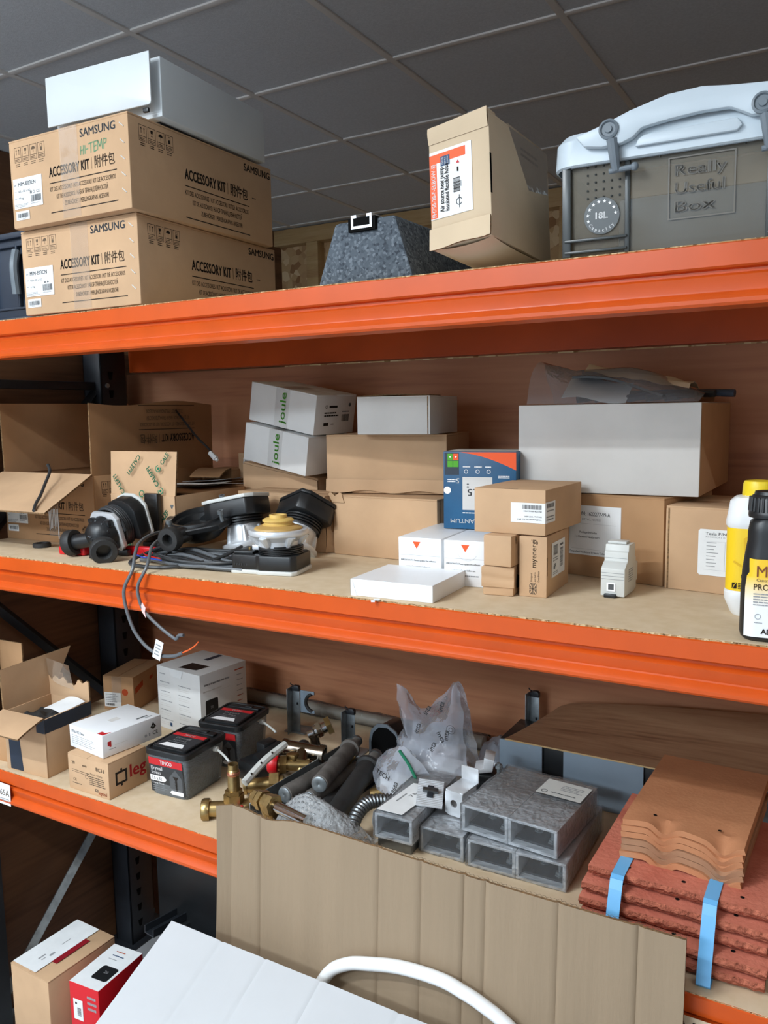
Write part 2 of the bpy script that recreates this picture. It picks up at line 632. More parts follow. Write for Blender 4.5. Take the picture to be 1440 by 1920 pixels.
    def build(self, name, parent=None, label=None, loc=None, rot=None, angle=35):
        me = bpy.data.meshes.new(name)
        me.from_pydata([tuple(p) for p in self.v], [], self.f)
        for m in self.mats:
            me.materials.append(m)
        me.polygons.foreach_set('material_index', self.m)
        me.polygons.foreach_set('use_smooth', [True] * len(self.f))
        me.set_sharp_from_angle(angle=R(angle))
        me.update()
        o = bpy.data.objects.new(name, me)
        COL.objects.link(o)
        if parent is not None:
            o.parent = parent
        if label:
            o['label'] = label
        if loc is not None:
            o.location = loc
        if rot is not None:
            o.rotation_euler = tuple(R(a) for a in rot)
        return o


class Face:
    """a plane to print on: origin, unit u and v, size W x H; everything lies a hair in front"""

    def __init__(self, o, u, v, W=1.0, H=1.0, off=0.0003):
        self.u, self.v = Vector(u).normalized(), Vector(v).normalized()
        self.n = self.u.cross(self.v)
        self.o = Vector(o) + self.n * off
        self.W, self.H = W, H

    def at(self, a, b, lift=0.0):
        return self.o + self.u * a + self.v * b + self.n * lift

    def sub(self, a, b, W, H, ang=0.0, lift=0.0003):
        c, s = math.cos(R(ang)), math.sin(R(ang))
        return Face(self.at(a, b), self.u * c + self.v * s, self.v * c - self.u * s, W, H, lift)

    def poly(self, mb, pts, m, lift=0.0):
        vs = [self.at(p[0], p[1], lift) for p in pts]
        mb.add(vs, [list(range(len(vs)))], m)

    def rect(self, mb, a0, b0, a1, b1, m, lift=0.0):
        self.poly(mb, [(a0, b0), (a1, b0), (a1, b1), (a0, b1)], m, lift)

    def frame(self, mb, a0, b0, a1, b1, t, m, lift=0.0):
        self.rect(mb, a0, b0, a1, b0 + t, m, lift)
        self.rect(mb, a0, b1 - t, a1, b1, m, lift)
        self.rect(mb, a0, b0 + t, a0 + t, b1 - t, m, lift)
        self.rect(mb, a1 - t, b0 + t, a1, b1 - t, m, lift)

    def disc(self, mb, a, b, r, m, seg=28, lift=0.0, r_in=0.0, a0=0, a1=360):
        if r_in:
            N = max(6, int(seg * abs(a1 - a0) / 360))
            for k in range(N):
                t0, t1 = R(a0 + (a1 - a0) * k / N), R(a0 + (a1 - a0) * (k + 1) / N)
                self.poly(mb, [(a + r_in * math.cos(t0), b + r_in * math.sin(t0)), (a + r * math.cos(t0), b + r * math.sin(t0)),
                               (a + r * math.cos(t1), b + r * math.sin(t1)), (a + r_in * math.cos(t1), b + r_in * math.sin(t1))], m, lift)
        else:
            self.poly(mb, [(a + r * math.cos(2 * math.pi * k / seg), b + r * math.sin(2 * math.pi * k / seg)) for k in range(seg)], m, lift)

    def text(self, mb, s, a, b, h, m, width=None, bold=0.0, align='L', ang=0.0, lift=0.0, flip=False):
        """h = capital height; width squeezes the run to fit"""
        vs, fs, x0, x1, y0, y1 = text_mesh(s, bold)
        if not vs:
            return
        k = h / 0.69
        kx = k if width is None else width / max(x1 - x0, 1e-6)
        sh = {'L': x0, 'C': (x0 + x1) / 2, 'R': x1}[align]
        c, sn = math.cos(R(ang)), math.sin(R(ang))
        out = []
        for p in vs:
            x, y = (p[0] - sh) * kx, p[1] * k
            if flip:
                x = -x
            out.append(self.at(a + x * c - y * sn, b + x * sn + y * c, lift))
        mb.add(out, fs, m)

    def bars(self, mb, a0, b0, a1, b1, n, m, fill=0.45, ragged=0.25, seed=1, words=True):
        """lines of print too small to read: rows of short dashes"""
        rnd = random.Random(seed)
        dh = (b1 - b0) / n
        for i in range(n):
            y = b1 - dh * (i + 0.5)
            end = a1 - (a1 - a0) * ragged * rnd.random()
            x = a0
            while x < end - 1e-5:
                w = (a1 - a0) * (0.05 + 0.12 * rnd.random()) if words else (end - a0)
                e = min(x + w, end)
                self.rect(mb, x, y - dh * fill / 2, e, y + dh * fill / 2, m)
                x = e + (a1 - a0) * 0.018

    def barcode(self, mb, a0, b0, a1, b1, m, seed=3, vert=False):
        rnd = random.Random(seed)
        x = a0 if not vert else b0
        end = a1 if not vert else b1
        unit = (end - x) / 60
        while x < end - unit:
            w = unit * rnd.choice((0.7, 0.7, 1.3, 2.0))
            if vert:
                self.rect(mb, a0, x, a1, min(x + w, end), m)
            else:
                self.rect(mb, x, b0, min(x + w, end), b1, m)
            x += w + unit * rnd.choice((0.7, 1.0, 1.6))

    def strokes(self, mb, pts, w, m, lift=0.0):
        for p, q in zip(pts[:-1], pts[1:]):
            d = Vector((q[0] - p[0], q[1] - p[1]))
            if d.length < 1e-9:
                continue
            t = d.normalized()
            nrm = Vector((-t.y, t.x)) * w / 2
            e = t * w * 0.35
            self.poly(mb, [(p[0] - nrm.x - e.x, p[1] - nrm.y - e.y), (q[0] - nrm.x + e.x, q[1] - nrm.y + e.y),
                           (q[0] + nrm.x + e.x, q[1] + nrm.y + e.y), (p[0] + nrm.x - e.x, p[1] + nrm.y - e.y)], m, lift)


def faces_of(w, d, h):
    """the print planes of a box whose origin is its bottom centre"""
    return {
        'front': Face((-w / 2, -d / 2, 0), (1, 0, 0), (0, 0, 1), w, h),
        'right': Face((w / 2, -d / 2, 0), (0, 1, 0), (0, 0, 1), d, h),
        'left': Face((-w / 2, d / 2, 0), (0, -1, 0), (0, 0, 1), d, h),
        'top': Face((-w / 2, -d / 2, h), (1, 0, 0), (0, 1, 0), w, d),
    }


def carton_shape(mb, w, d, h, m, bev=0.0018, seam='x', dent=0.0, seed=0, flap=True):
    """closed carton: slightly sagging sides, two top flaps meeting in a seam"""
    rnd = random.Random(seed)
    th = 0.003 if flap else 0.0
    j = lambda: (rnd.random() - 0.5) * 2 * dent
    b = [(-w / 2 + j(), -d / 2 + j(), 0), (w / 2 + j(), -d / 2 + j(), 0), (w / 2 + j(), d / 2 + j(), 0), (-w / 2 + j(), d / 2 + j(), 0)]
    t = [(x + j(), y + j(), h - th + j() * 0.5) for x, y, z in [(-w / 2, -d / 2, 0), (w / 2, -d / 2, 0), (w / 2, d / 2, 0), (-w / 2, d / 2, 0)]]
    mb.hexa(b + t, m, bev)
    if flap:
        g = 0.0008
        if seam == 'x':
            mb.box(0, -d / 4, h - th - 0.0008, w - 0.001, d / 2 - g, th + 0.0006, m, 0.0008)
            mb.box(0, d / 4, h - th - 0.0008, w - 0.001, d / 2 - g, th + 0.0006, m, 0.0008)
        else:
            mb.box(-w / 4, 0, h - th - 0.0008, w / 2 - g, d - 0.001, th + 0.0006, m, 0.0008)
            mb.box(w / 4, 0, h - th - 0.0008, w / 2 - g, d - 0.001, th + 0.0006, m, 0.0008)
    return mb


def open_carton_shape(mb, w, d, h, m, t=0.004):
    """four walls and a base, open at the top"""
    mb.box(0, -d / 2 + t / 2, 0, w, t, h, m, 0.0008)
    mb.box(0, d / 2 - t / 2, 0, w, t, h, m, 0.0008)
    mb.box(-w / 2 + t / 2, 0, 0, t, d - 2 * t, h, m, 0.0008)
    mb.box(w / 2 - t / 2, 0, 0, t, d - 2 * t, h, m, 0.0008)
    mb.box(0, 0, 0, w - 2 * t, d - 2 * t, t, m)
    return mb


TOP, MID, LOW = 1.800, 1.2985, 0.797

# ------------------------------------------------------------------ the room
def struct(mb, name):
    o = mb.build(name)
    o['kind'] = 'structure'
    return o


CZ = 2.79
mb = MB()
mb.box(-0.2, -0.35, -0.1, 7.0, 8.5, 0.1, FLOORM)
struct(mb, 'floor')

# ceiling: 600 mm lay-in tiles between white T bars, set out on the lines the room shows
gx = [-2.035 + 0.5955 * i for i in range(-3, 8)]
gy = [0.867 + 0.6095 * j for j in range(-8, 5)]
mb = MB()
mb.box(-0.2, -0.35, CZ + 0.004, 7.0, 8.5, 0.05, CEIL)
for x in gx:
    if -3.4 < x < 3.2:
        mb.box(x, -0.35, CZ - 0.002, 0.024, 8.5, 0.008, CEILGRID, 0.001)
for y in gy:
    mb.box(-0.2, y, CZ - 0.0015, 7.0, 0.024, 0.008, CEILGRID, 0.001)
struct(mb, 'ceiling')

mb = MB()
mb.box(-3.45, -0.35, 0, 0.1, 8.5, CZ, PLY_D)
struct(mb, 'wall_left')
mb = MB()
mb.box(3.35, -0.35, 0, 0.1, 8.5, CZ, PLY_D)
struct(mb, 'wall_right')
mb = MB()
mb.box(-0.2, -4.55, 0, 7.0, 0.1, CZ, mat('pale_paint', (206, 208, 210), 0.8))
struct(mb, 'wall_front')

# far wall: flake board between pine studs with a pine rail under the ceiling
WY = 3.36
mb = MB()
mb.box(-0.2, WY + 0.10, 0, 7.0, 0.04, CZ, OSB)
struct(mb, 'wall_back')
mb = MB()
mb.box(-0.2, WY + 0.045, CZ - 0.10, 6.4, 0.09, 0.098, PINE, 0.002)
for x in (-3.1, -2.62, -2.02, -1.42, -0.82, -0.22, 0.4):
    mb.box(x, WY + 0.05, 0.0, 0.09, 0.09, CZ - 0.1, PINE, 0.002)
struct(mb, 'trim_1')

# ------------------------------------------------------------------ the rack
BX0, BX1 = -1.83, 0.87


def beam_profile(h):
    # (y, z) outline seen from the end: a flat band, a step, a second band and a rolled lip
    return [(0.040, 0.0), (0.003, 0.0), (0.0, -0.002), (-0.0005, -h * 0.37), (0.002, -h * 0.40), (0.0085, -h * 0.42), (0.0085, -h * 0.475),
            (0.0015, -h * 0.50), (-0.001, -h * 0.53), (0.0035, -h * 0.74), (0.0030, -h * 0.77), (-0.004, -h * 0.83), (-0.0075, -h * 0.89),
            (-0.0075, -h * 0.955), (-0.005, -h), (0.040, -h)]


def beam(name, parent, y, ztop, h, back=False, tickets=()):
    mb = MB()
    prof = beam_profile(h)
    s = -1 if back else 1
    n = len(prof)
    vs = [(BX0, y + s * p[0], ztop + p[1]) for p in prof] + [(BX1, y + s * p[0], ztop + p[1]) for p in prof]
    fs = [[k, (k + 1) % n, n + (k + 1) % n, n + k] for k in range(n)] + [list(range(n))[::-1], list(range(n, 2 * n))]
    if back:
        fs = [f[::-1] for f in fs]
    mb.add(vs, fs, ORANGE)
    return mb.build(name, parent, angle=28)


rack = thing('pallet_rack', 'orange and dark steel longspan rack holding all the shelves', 'shelving rack', (0, 0, 0))
H_TOP, H_MID = 0.077, 0.0735
YB = 0.60
levels = [(TOP - 0.0005, H_TOP), (MID + 0.0, H_MID), (LOW + 0.001, 0.0735)]
for k, (z, h) in enumerate(levels):
    b = beam('beam', rack, 0.0, z, h)
    b['label'] = ('orange front beam of the top shelf', 'orange front beam of the middle shelf', 'orange front beam of the lowest shelf in view')[k]
    front_beam = b
    b = beam('beam', rack, YB + 0.04, z, h, back=True)
    b['label'] = ('orange rear beam under the top shelf', 'orange rear beam of the middle shelf', 'orange rear beam of the lowest shelf in view')[k]
# shelf tickets stuck on the lowest beam
mb = MB()
f = Face((-1.700, -0.0005, 0.722), (1, 0, 0), (0, 0.02, 1), 0.075, 0.055, 0.0005)
mb.prism([(0, 0), (0.073, 0), (0.073, 0.050), (0, 0.050)], f.at(0, 0, 0.006), f.u, f.v, f.n, 0.0006, PAPER)
ff = f.sub(0, 0, 0.075, 0.05, lift=0.0072)
ff.text(mb, 'J65A', 0.070, 0.022, 0.014, INK_SOFT, align='R')
ff.bars(mb, 0.03, 0.008, 0.07, 0.016, 2, INK_GREY, seed=4)
mb.build('shelf_ticket', front_beam, 'white ticket printed J65A')
mb = MB()
f = Face((-0.180, -0.004, 0.724), (1, 0, 0), (0, 0, 1), 0.15, 0.045, 0.0005)
mb.prism([(0, 0), (0.15, 0), (0.15, 0.047), (0, 0.047)], f.at(0, 0, 0.004), f.u, f.v, f.n, 0.0006, KRAFT_P)
ff = f.sub(0, 0, 0.15, 0.05, lift=0.0052)
ff.text(mb, 'WG00', 0.006, 0.016, 0.024, INK, bold=0.6)
mb.build('shelf_ticket', front_beam, 'buff ticket printed VG00')

# end frames: slotted uprights, a cross bar and zigzag braces
def upright(x, y, parent):
    mb = MB()
    w, d = 0.07, 0.09
    z1 = 1.79
    for (cx, cy, ww, dd) in ((x + w / 2 - 0.002, y, 0.004, d), (x - w / 2 + 0.002, y, 0.004, d), (x, y - d / 2 + 0.002, w, 0.004),
                             (x, y + d / 2 - 0.002, w * 0.3, 0.004)):
        mb.box(cx, cy, 0, ww, dd, z1, STEEL_D, 0.0008)
    mb.box(x, y, 0, 0.11, 0.13, 0.006, STEEL_D, 0.001)
    f = Face((x + w / 2, y - d / 2, 0), (0, 1, 0), (0, 0, 1), d, z1)
    for k in range(34):
        f.poly(mb, [(0.030, 0.05 + k * 0.05), (0.040, 0.05 + k * 0.05), (0.044, 0.072 + k * 0.05), (0.026, 0.072 + k * 0.05)], DARKHOLE)
    return mb.build('upright', parent)


for x in (-1.865, 0.905):
    for y in (0.045, 0.54):
        upright(x, y, rack)
    mb = MB()
    mb.box(x, 0.29, 1.672, 0.025, 0.47, 0.022, STEEL_D, 0.002)
    mb.cyl((x + 0.012, 0.515, 1.684), (x + 0.040, 0.515, 1.684), 0.007, None, GALV, 6)
    mb.build('cross_bar', rack)
    for k, (z0, z1, m) in enumerate(((0.06, 0.50, GALV), (0.50, 0.94, GALV), (0.78, 1.22, STEEL_D), (1.22, 1.66, STEEL_D))):
        mb = MB()
        up = (k in (0, 1, 3))
        if k == 1:
            ya, yb, za, zb = 0.42, 0.05, 0.46, 0.90
            continue
        a = (x, 0.06, z0) if up else (x, 0.50, z0)
        b = (x, 0.50, z1) if up else (x, 0.06, z1)
        mb.cyl(a, b, 0.015, None, m, 4, ph=0.7)
        mb.build('diagonal_brace', rack, 'galvanised brace' if m is GALV else 'dark steel brace')

# shelf boards
for k, (z, nm) in enumerate(((TOP, 'chipboard top shelf board under the accessory boxes'), (MID, 'chipboard middle shelf board carrying the pumps and cartons'),
                             (LOW, 'chipboard lowest shelf board carrying tubs and tiles'))):
    mb = MB()
    y0, y1 = 0.004, 0.640
    if k == 0:
        z = z - 0.0015
    mb.box((BX0 + BX1) / 2, (y0 + y1) / 2, z + 0.0005, BX1 - BX0, y1 - y0, 0.0015, CHIP)
    mb.box((BX0 + BX1) / 2, (y0 + y1) / 2 + 0.0225, z - 0.016, BX1 - BX0, y1 - y0 - 0.045, 0.016, CHIP)
    # the sawn front edge, slightly ragged
    rnd = random.Random(k)
    N = 260
    vs, fs = [], []
    for i in range(N + 1):
        x = BX0 + (BX1 - BX0) * i / N
        vs += [(x, y0 - 0.0008 - 0.0016 * rnd.random(), z + 0.002), (x, y0 - 0.0012 - 0.0012 * rnd.random(), z - 0.0005 - 0.0012 * rnd.random())]
    for i in range(N):
        fs.append([2 * i, 2 * i + 1, 2 * i + 3, 2 * i + 2])
    mb.add(vs, fs, CHIP_EDGE)
    o = mb.build('shelf_board')
    tag(o, nm, 'shelf board')
# ply lining behind and beside the rack
mb = MB()
mb.box((-1.9 + 0.9) / 2, 0.662, 0.0, 2.8, 0.018, 1.72, PLY)
tag(mb.build('plywood_sheet'), 'reddish brown plywood sheet lining the back of the rack', 'plywood sheet')
mb = MB()
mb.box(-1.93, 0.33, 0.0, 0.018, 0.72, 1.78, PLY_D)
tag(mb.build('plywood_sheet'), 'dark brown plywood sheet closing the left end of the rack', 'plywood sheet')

# ================================================================== top shelf
def handling_icons(f, mb, a, b, s, m):
    """four outlined handling marks: arrows, glass, umbrella, stacking limit"""
    for k in range(4):
        x = a + k * s * 0.80
        f.frame(mb, x, b, x + s * 0.68, b + s, s * 0.03, m)
        f.rect(mb, x, b + s * 0.30, x + s * 0.68, b + s * 0.33, m)
        cx, cy = x + s * 0.34, b + s * 0.66
        if k == 0:
            for dx in (-0.13, 0.13):
                f.rect(mb, cx + (dx - 0.02) * s, cy - 0.16 * s, cx + (dx + 0.02) * s, cy + 0.1 * s, m)
                f.poly(mb, [(cx + (dx - 0.07) * s, cy + 0.1 * s), (cx + (dx + 0.07) * s, cy + 0.1 * s), (cx + dx * s, cy + 0.22 * s)], m)
        elif k == 1:
            f.poly(mb, [(cx - 0.12 * s, cy + 0.2 * s), (cx - 0.08 * s, cy), (cx + 0.08 * s, cy), (cx + 0.12 * s, cy + 0.2 * s)], m)
            f.rect(mb, cx - 0.02 * s, cy - 0.16 * s, cx + 0.02 * s, cy, m)
            f.rect(mb, cx - 0.09 * s, cy - 0.18 * s, cx + 0.09 * s, cy - 0.15 * s, m)
        elif k == 2:
            f.poly(mb, [(cx + 0.2 * s * math.cos(t * math.pi / 8), cy + 0.2 * s * math.sin(t * math.pi / 8)) for t in range(9)], m)
            f.rect(mb, cx - 0.015 * s, cy - 0.2 * s, cx + 0.015 * s, cy, m)
        else:
            f.rect(mb, cx - 0.1 * s, cy - 0.2 * s, cx + 0.1 * s, cy + 0.02 * s, m)
            f.frame(mb, cx - 0.1 * s, cy + 0.04 * s, cx + 0.1 * s, cy + 0.24 * s, 0.025 * s, m)
        f.bars(mb, x + s * 0.08, b + s * 0.06, x + s * 0.60, b + s * 0.24, 2, m, seed=k)
        f.bars(mb, x + s * 0.1, b - s * 0.30, x + s * 0.58, b - s * 0.06, 2, m, seed=k + 9)


KIT3 = ('KIT DES ACCESSOIRES / KIT ACCESSORI / KIT DE ACCESORIOS', 'KIT DE ACESSÓRIOS / НАБОР ПРИНАДЛЕЖНОСТЕЙ', 'ZUBEHÖRSET / PERLENGKAPAN AKSESORI')


def kit_block(f, mb, a, b, w, m, m2=None, face=None):
    """the ACCESSORY KIT panel: title, two rules and three lines of languages; (a,b) = title baseline left"""
    m2 = m2 or m
    h = w * 0.096
    f.text(mb, 'ACCESSORY KIT', a, b, h, m, width=w * 0.615, bold=2.0)
    f.rect(mb, a + w * 0.645, b - h * 0.1, a + w * 0.650, b + h * 1.1, m2)
    f.text(mb, '附件包', a + w * 0.69, b + h * 0.02, h * 0.95, m2, width=w * 0.29, bold=0.8)
    f.rect(mb, a, b - h * 0.72, a + w, b - h * 0.62, m)
    for k, s in enumerate(KIT3):
        ww = (1.0, 0.78, 0.66)[k] * w
        f.text(mb, s, a + w * (0.0, 0.1, 0.22)[k], b - h * (1.55 + 0.85 * k), h * 0.46, m2, width=ww * 0.98, bold=0.6)
    f.rect(mb, a, b - h * 3.85, a + w, b - h * 3.75, m)


def product_label(parent, f, name, lines, seed=1, lbl=None, code=None):
    """white stock label: code, sizes, marks and a barcode"""
    mb = MB()
    W, H = f.W, f.H
    mb.prism([(0, 0), (W, 0), (W, H), (0, H)], f.at(0, 0, 0.0001), f.u, f.v, f.n, 0.0003, PAPER)
    g = f.sub(0, 0, W, H, lift=0.0006)
    g.text(mb, lines[0], W * 0.17, H * 0.74, H * 0.13, INK_DARKGREY, width=W * 0.62, bold=1.0)
    g.bars(mb, W * 0.03, H * 0.75, W * 0.12, H * 0.82, 1, INK_GREY, seed=seed)
    if len(lines) > 1:
        g.text(mb, lines[1], W * 0.17, H * 0.53, H * 0.07, INK_DARKGREY, width=W * 0.42, bold=0.5)
        g.bars(mb, W * 0.03, H * 0.54, W * 0.12, H * 0.59, 1, INK_GREY, seed=seed + 1)
    if len(lines) > 2:
        g.text(mb, lines[2], W * 0.17, H * 0.30, H * 0.07, INK_DARKGREY, bold=0.5)
        g.bars(mb, W * 0.03, H * 0.31, W * 0.12, H * 0.36, 1, INK_GREY, seed=seed + 2)
    g.barcode(mb, W * 0.60, H * 0.16, W * 0.95, H * 0.38, INK_DARKGREY, seed=seed)
    g.bars(mb, W * 0.02, H * 0.03, W * 0.52, H * 0.16, 3, INK_GREY, seed=seed + 3)
    g.bars(mb, W * 0.60, H * 0.08, W * 0.92, H * 0.13, 1, INK_GREY, seed=seed + 4)
    if code == 'CE':
        g.text(mb, 'CE', W * 0.80, H * 0.43, H * 0.10, INK_DARKGREY, bold=0.6)
        g.disc(mb, W * 0.71, H * 0.48, H * 0.05, INK_DARKGREY, r_in=H * 0.035)
        g.rect(mb, W * 0.58, H * 0.43, W * 0.64, H * 0.53, INK_DARKGREY)
    else:
        g.poly(mb, [(W * 0.70, H * 0.50), (W * 0.74, H * 0.43), (W * 0.66, H * 0.43)], INK_DARKGREY)
        g.poly(mb, [(W * 0.80, H * 0.50), (W * 0.84, H * 0.43), (W * 0.76, H * 0.43)], INK_DARKGREY)
    return mb.build(name, parent, lbl)


def small_label(parent, f, seed=2, lbl='small white barcode sticker'):
    mb = MB()
    W, H = f.W, f.H
    mb.prism([(0, 0), (W, 0), (W, H), (0, H)], f.at(0, 0, 0.0001), f.u, f.v, f.n, 0.0003, PAPER)
    g = f.sub(0, 0, W, H, lift=0.0006)
    g.barcode(mb, W * 0.1, H * 0.25, W * 0.9, H * 0.75, INK_DARKGREY, seed=seed)
    g.bars(mb, W * 0.05, H * 0.08, W * 0.9, H * 0.2, 1, INK_GREY, seed=seed)
    return mb.build('label', parent, lbl)


def accessory_kit(lbl, loc, rot, dim, lines, hand=None, code=None, seed=0):
    w, d, h = dim
    t = thing('accessory_kit_carton', lbl, 'cardboard box', loc, rot, group='stacked accessory kit cartons')
    mb = MB()
    carton_shape(mb, w, d, h, KRAFT, 0.003, seam='y', seed=seed)
    F = faces_of(w, d, h)
    f = F['front']
    handling_icons(f, mb, w * 0.05, h * 0.74, h * 0.17, INK_SOFT)
    f.text(mb, 'SAMSUNG', w * 0.62, h * 0.85, h * 0.085, INK_DARKGREY, width=w * 0.285, bold=1.5)
    kit_block(f, mb, w * 0.345, h * 0.50, w * 0.555, INK, INK_SOFT)
    if hand:
        pen = lambda p, q: f.strokes(mb, [(w * (0.62 + 0.21 * a), h * (0.665 + 0.085 * b)) for a, b in zip(p, q)], 0.0022, INK_PEN)
        for p, q in (([0, 0.02], [0, 1]), ([0.01, 0.11], [0.5, 0.55]), ([0.10, 0.12], [0, 1.05]), ([0.17, 0.18], [0, 1]), ([0.22, 0.29], [0.5, 0.55]),
                     ([0.32, 0.49], [1.1, 1.2]), ([0.40, 0.41], [0, 1.15]), ([0.52, 0.53], [0, 1.2]), ([0.52, 0.62], [0.0, 0.1]), ([0.52, 0.61], [0.6, 0.7]),
                     ([0.53, 0.63], [1.2, 1.25]), ([0.66, 0.68, 0.75, 0.82, 0.84], [0.1, 1.25, 0.5, 1.3, 0.15]), ([0.89, 0.91], [0.1, 1.3]),
                     ([0.91, 1.0, 0.98, 0.90], [1.3, 1.2, 0.8, 0.7])):
            pen(p, q)
    r = F['right']
    handling_icons(r, mb, d * 0.06, h * 0.74, h * 0.17, INK)
    r.text(mb, 'SAMSUNG', d * 0.985, h * 0.855, h * 0.085, INK, width=d * 0.215, bold=1.5, align='R')
    kit_block(r, mb, d * 0.335, h * 0.50, d * 0.47, INK, INK)
    r.rect(mb, d * 0.83, h * 0.54, d * 0.86, h * 0.55, INK)
    mb.build('carton_body', t)
    product_label(t, f.sub(w * 0.025, h * 0.22, w * 0.255, h * 0.34), 'label', lines, seed, 'white stock label', code)
    small_label(t, f.sub(w * 0.035, h * 0.09, w * 0.12, h * 0.10), seed)
    # clear tape down the front seam, staples beside the corner
    mb = MB()
    f.rect(mb, w * 0.45, h * 0.02, w * 0.60, h * 0.998, TAPE, 0.0006)
    g = F['top']
    g.rect(mb, w * 0.45, 0, w * 0.60, d * 0.9, TAPE, 0.0006)
    mb.build('clear_tape', t)
    mb = MB()
    for k in range(5):
        a = f.at(w * 0.937, h * (0.90 - k * 0.17), 0.0003)
        mb.tube([a, a + f.u * 0.010 - f.v * 0.008], 0.0009, LIGHTGREYP, 6, smooth=False)
    mb.build('staples', t)
    return t


accessory_kit('brown accessory kit carton without handwriting, lower of the stacked two on the top shelf', (-1.3106, 0.2088, TOP + 0.0022), (0, 0, 1.5), (0.315, 0.4202, 0.1625),
              ('MIM-E03CN', '425 x 325 x 162', '6.1 kg'), code=None, seed=3)
accessory_kit('brown accessory kit carton with HI-TEMP written in green pen, upper of the stacked two', (-1.2985, 0.1860, TOP + 0.1656), (0, 0, 1.0), (0.3195, 0.4159, 0.1645),
              ('MIM-E03EN', '425 x 325 x 162', '7.9 kg'), hand=True, code='CE', seed=5)

# white enamelled unit on the cartons
w, d, h = 0.268, 0.345, 0.112
t = thing('white_metal_unit', 'white enamelled metal unit lying on top of the two accessory kit cartons', 'equipment casing', (-1.2600, 0.1930, TOP + 0.1656 + 0.1653), (0, 0, 3.6))
mb = MB()
mb.box(0, 0.010, 0.006, w - 0.004, d - 0.02, h - 0.008, WHITEMETAL, 0.003)
mb.box(0, 0.010, 0.0, w - 0.05, d - 0.06, 0.007, BLACKP, 0.001)
mb.build('casing', t)
mb = MB()
pts = [(-w / 2, 0.020)]
pts += [(w / 2 - 0.010 - 0.006 + 0.006 * math.sin(k * math.pi / 8), 0.020 + 0.006 - 0.006 * math.cos(k * math.pi / 8)) for k in range(5)]
pts += [(w / 2 - 0.010, h - 0.002), (-w / 2 + 0.0, h - 0.002)]
mb.prism([(p[0] + 0.004, p[1] + 0.001) for p in pts], (0, -d / 2, 0), (1, 0, 0), (0, 0, 1), (0, -1, 0), 0.004, WHITEMETAL, bev=0.0012)
mb.build('front_cover', t)
mb = MB()
mb.box(w / 2 - 0.022, -d / 2 + 0.001, 0.010, 0.012, 0.006, 0.008, BLACKP, 0.001)
mb.box(-w / 2 + 0.034, -d / 2 + 0.001, 0.004, 0.02, 0.006, 0.01, BLACKP, 0.001)
mb.build('catch', t, 'black catch under the cover')

# dark grey crate at the far left
w, d, h = 0.34, 0.30, 0.190
t = thing('plastic_crate', 'dark slate plastic crate left of the accessory kit cartons', 'crate', (-1.672, 0.215, TOP + 0.0022), (0, 0, 1.0))
mb = MB()
open_carton_shape(mb, w - 0.02, d - 0.02, h - 0.004, NAVY, 0.004)
mb.build('crate_body', t)
mb = MB()
for z, hh, o in ((h - 0.012, 0.012, 0.0), (h - 0.030, 0.006, -0.002), (0.0, 0.014, -0.004), (0.030, 0.005, -0.006)):
    for sx, sy in ((0, -1), (0, 1)):
        mb.box(0, sy * (d / 2 - 0.006 + o), z, w + 2 * o, 0.012, hh, NAVY, 0.0015)
    for sx in (-1, 1):
        mb.box(sx * (w / 2 - 0.006 + o), 0, z, 0.012, d - 0.024 + 2 * o, hh, NAVY, 0.0015)
for x in (-0.15, -0.07, 0.01, 0.09, 0.15):
    mb.box(x, -d / 2 + 0.006, 0.035, 0.006, 0.010, h - 0.06, NAVY, 0.0015)
mb.build('rim', t, 'ribbed rim')
mb = MB()
mb.tube([(0.095, -d / 2 - 0.002, 0.15), (0.098, -d / 2 - 0.012, 0.115), (0.094, -d / 2 - 0.006, 0.06)], 0.009, LATCHGREY, 8)
mb.build('catch', t, 'grey side catch')

# rubber-foam support block with a slotted rail in its crown
t = thing('foam_support_block', 'grey speckled foam support block with a metal rail let into its top', 'support block', (-0.6800, 0.300, TOP + 0.0022), (0, 0, -1.5))
mb = MB()
Dp = 0.27
for y0, y1, wb0, wt0 in ((-Dp, Dp, 0.181, 0.112),):
    a, b, hh = wb0 / 2, wt0 / 2, 0.098
    mb.hexa([(-a, y0, 0), (a, y0, 0), (a, y1, 0), (-a, y1, 0), (-b, y0 + 0.004, hh), (b, y0 + 0.004, hh), (b, y1 - 0.004, hh), (-b, y1 - 0.004, hh)], FOAM, 0.006)
mb.box(-0.0005, -Dp + 0.02, 0.079, 0.050, 0.045, 0.0205, DARKHOLE)
mb.build('foam_body', t)
mb = MB()
prof = [(-0.019, 0.0), (0.019, 0.0), (0.019, 0.021), (0.0095, 0.021), (0.0095, 0.0165), (0.0155, 0.0165), (0.0155, 0.004), (-0.0155, 0.004), (-0.0155, 0.0165),
        (-0.0095, 0.0165), (-0.0095, 0.021), (-0.019, 0.021)]
mb.prism(prof, (0.0, -Dp - 0.004, 0.0825), (1, 0, 0), (0, 0, 1), (0, 1, 0), 2 * Dp - 0.01, ALU)
mb.build('slotted_rail', t, 'aluminium slotted rail')

# the elbow hose carton, tilted forward over the beam
w, d, h = 0.0982, 0.1856, 0.1710
t = thing('hose_elbow_carton', 'pale crumpled cardboard box with a red and white hose label, leaning over the beam', 'cardboard box', (-0.4821, 0.0661, 1.8235), (-5.1, -4.9, -6.1))
mb = MB()
carton_shape(mb, w, d, h, KRAFT_P, 0.002, seam='y', seed=2)


def bulge(a, b):
    x = (a - 0.5) * w * 0.97
    y = (b - 0.5) * d * 0.97
    k = max(0.0, 1 - ((a - 0.55) * 2) ** 2) * max(0.0, 1 - ((b - 0.45) * 2) ** 2)
    return (x, y, 0.003 - 0.018 * k ** 0.6)


mb.sheet(bulge, 14, 14, KRAFT_P)
F = faces_of(w, d, h)
f = F['front']
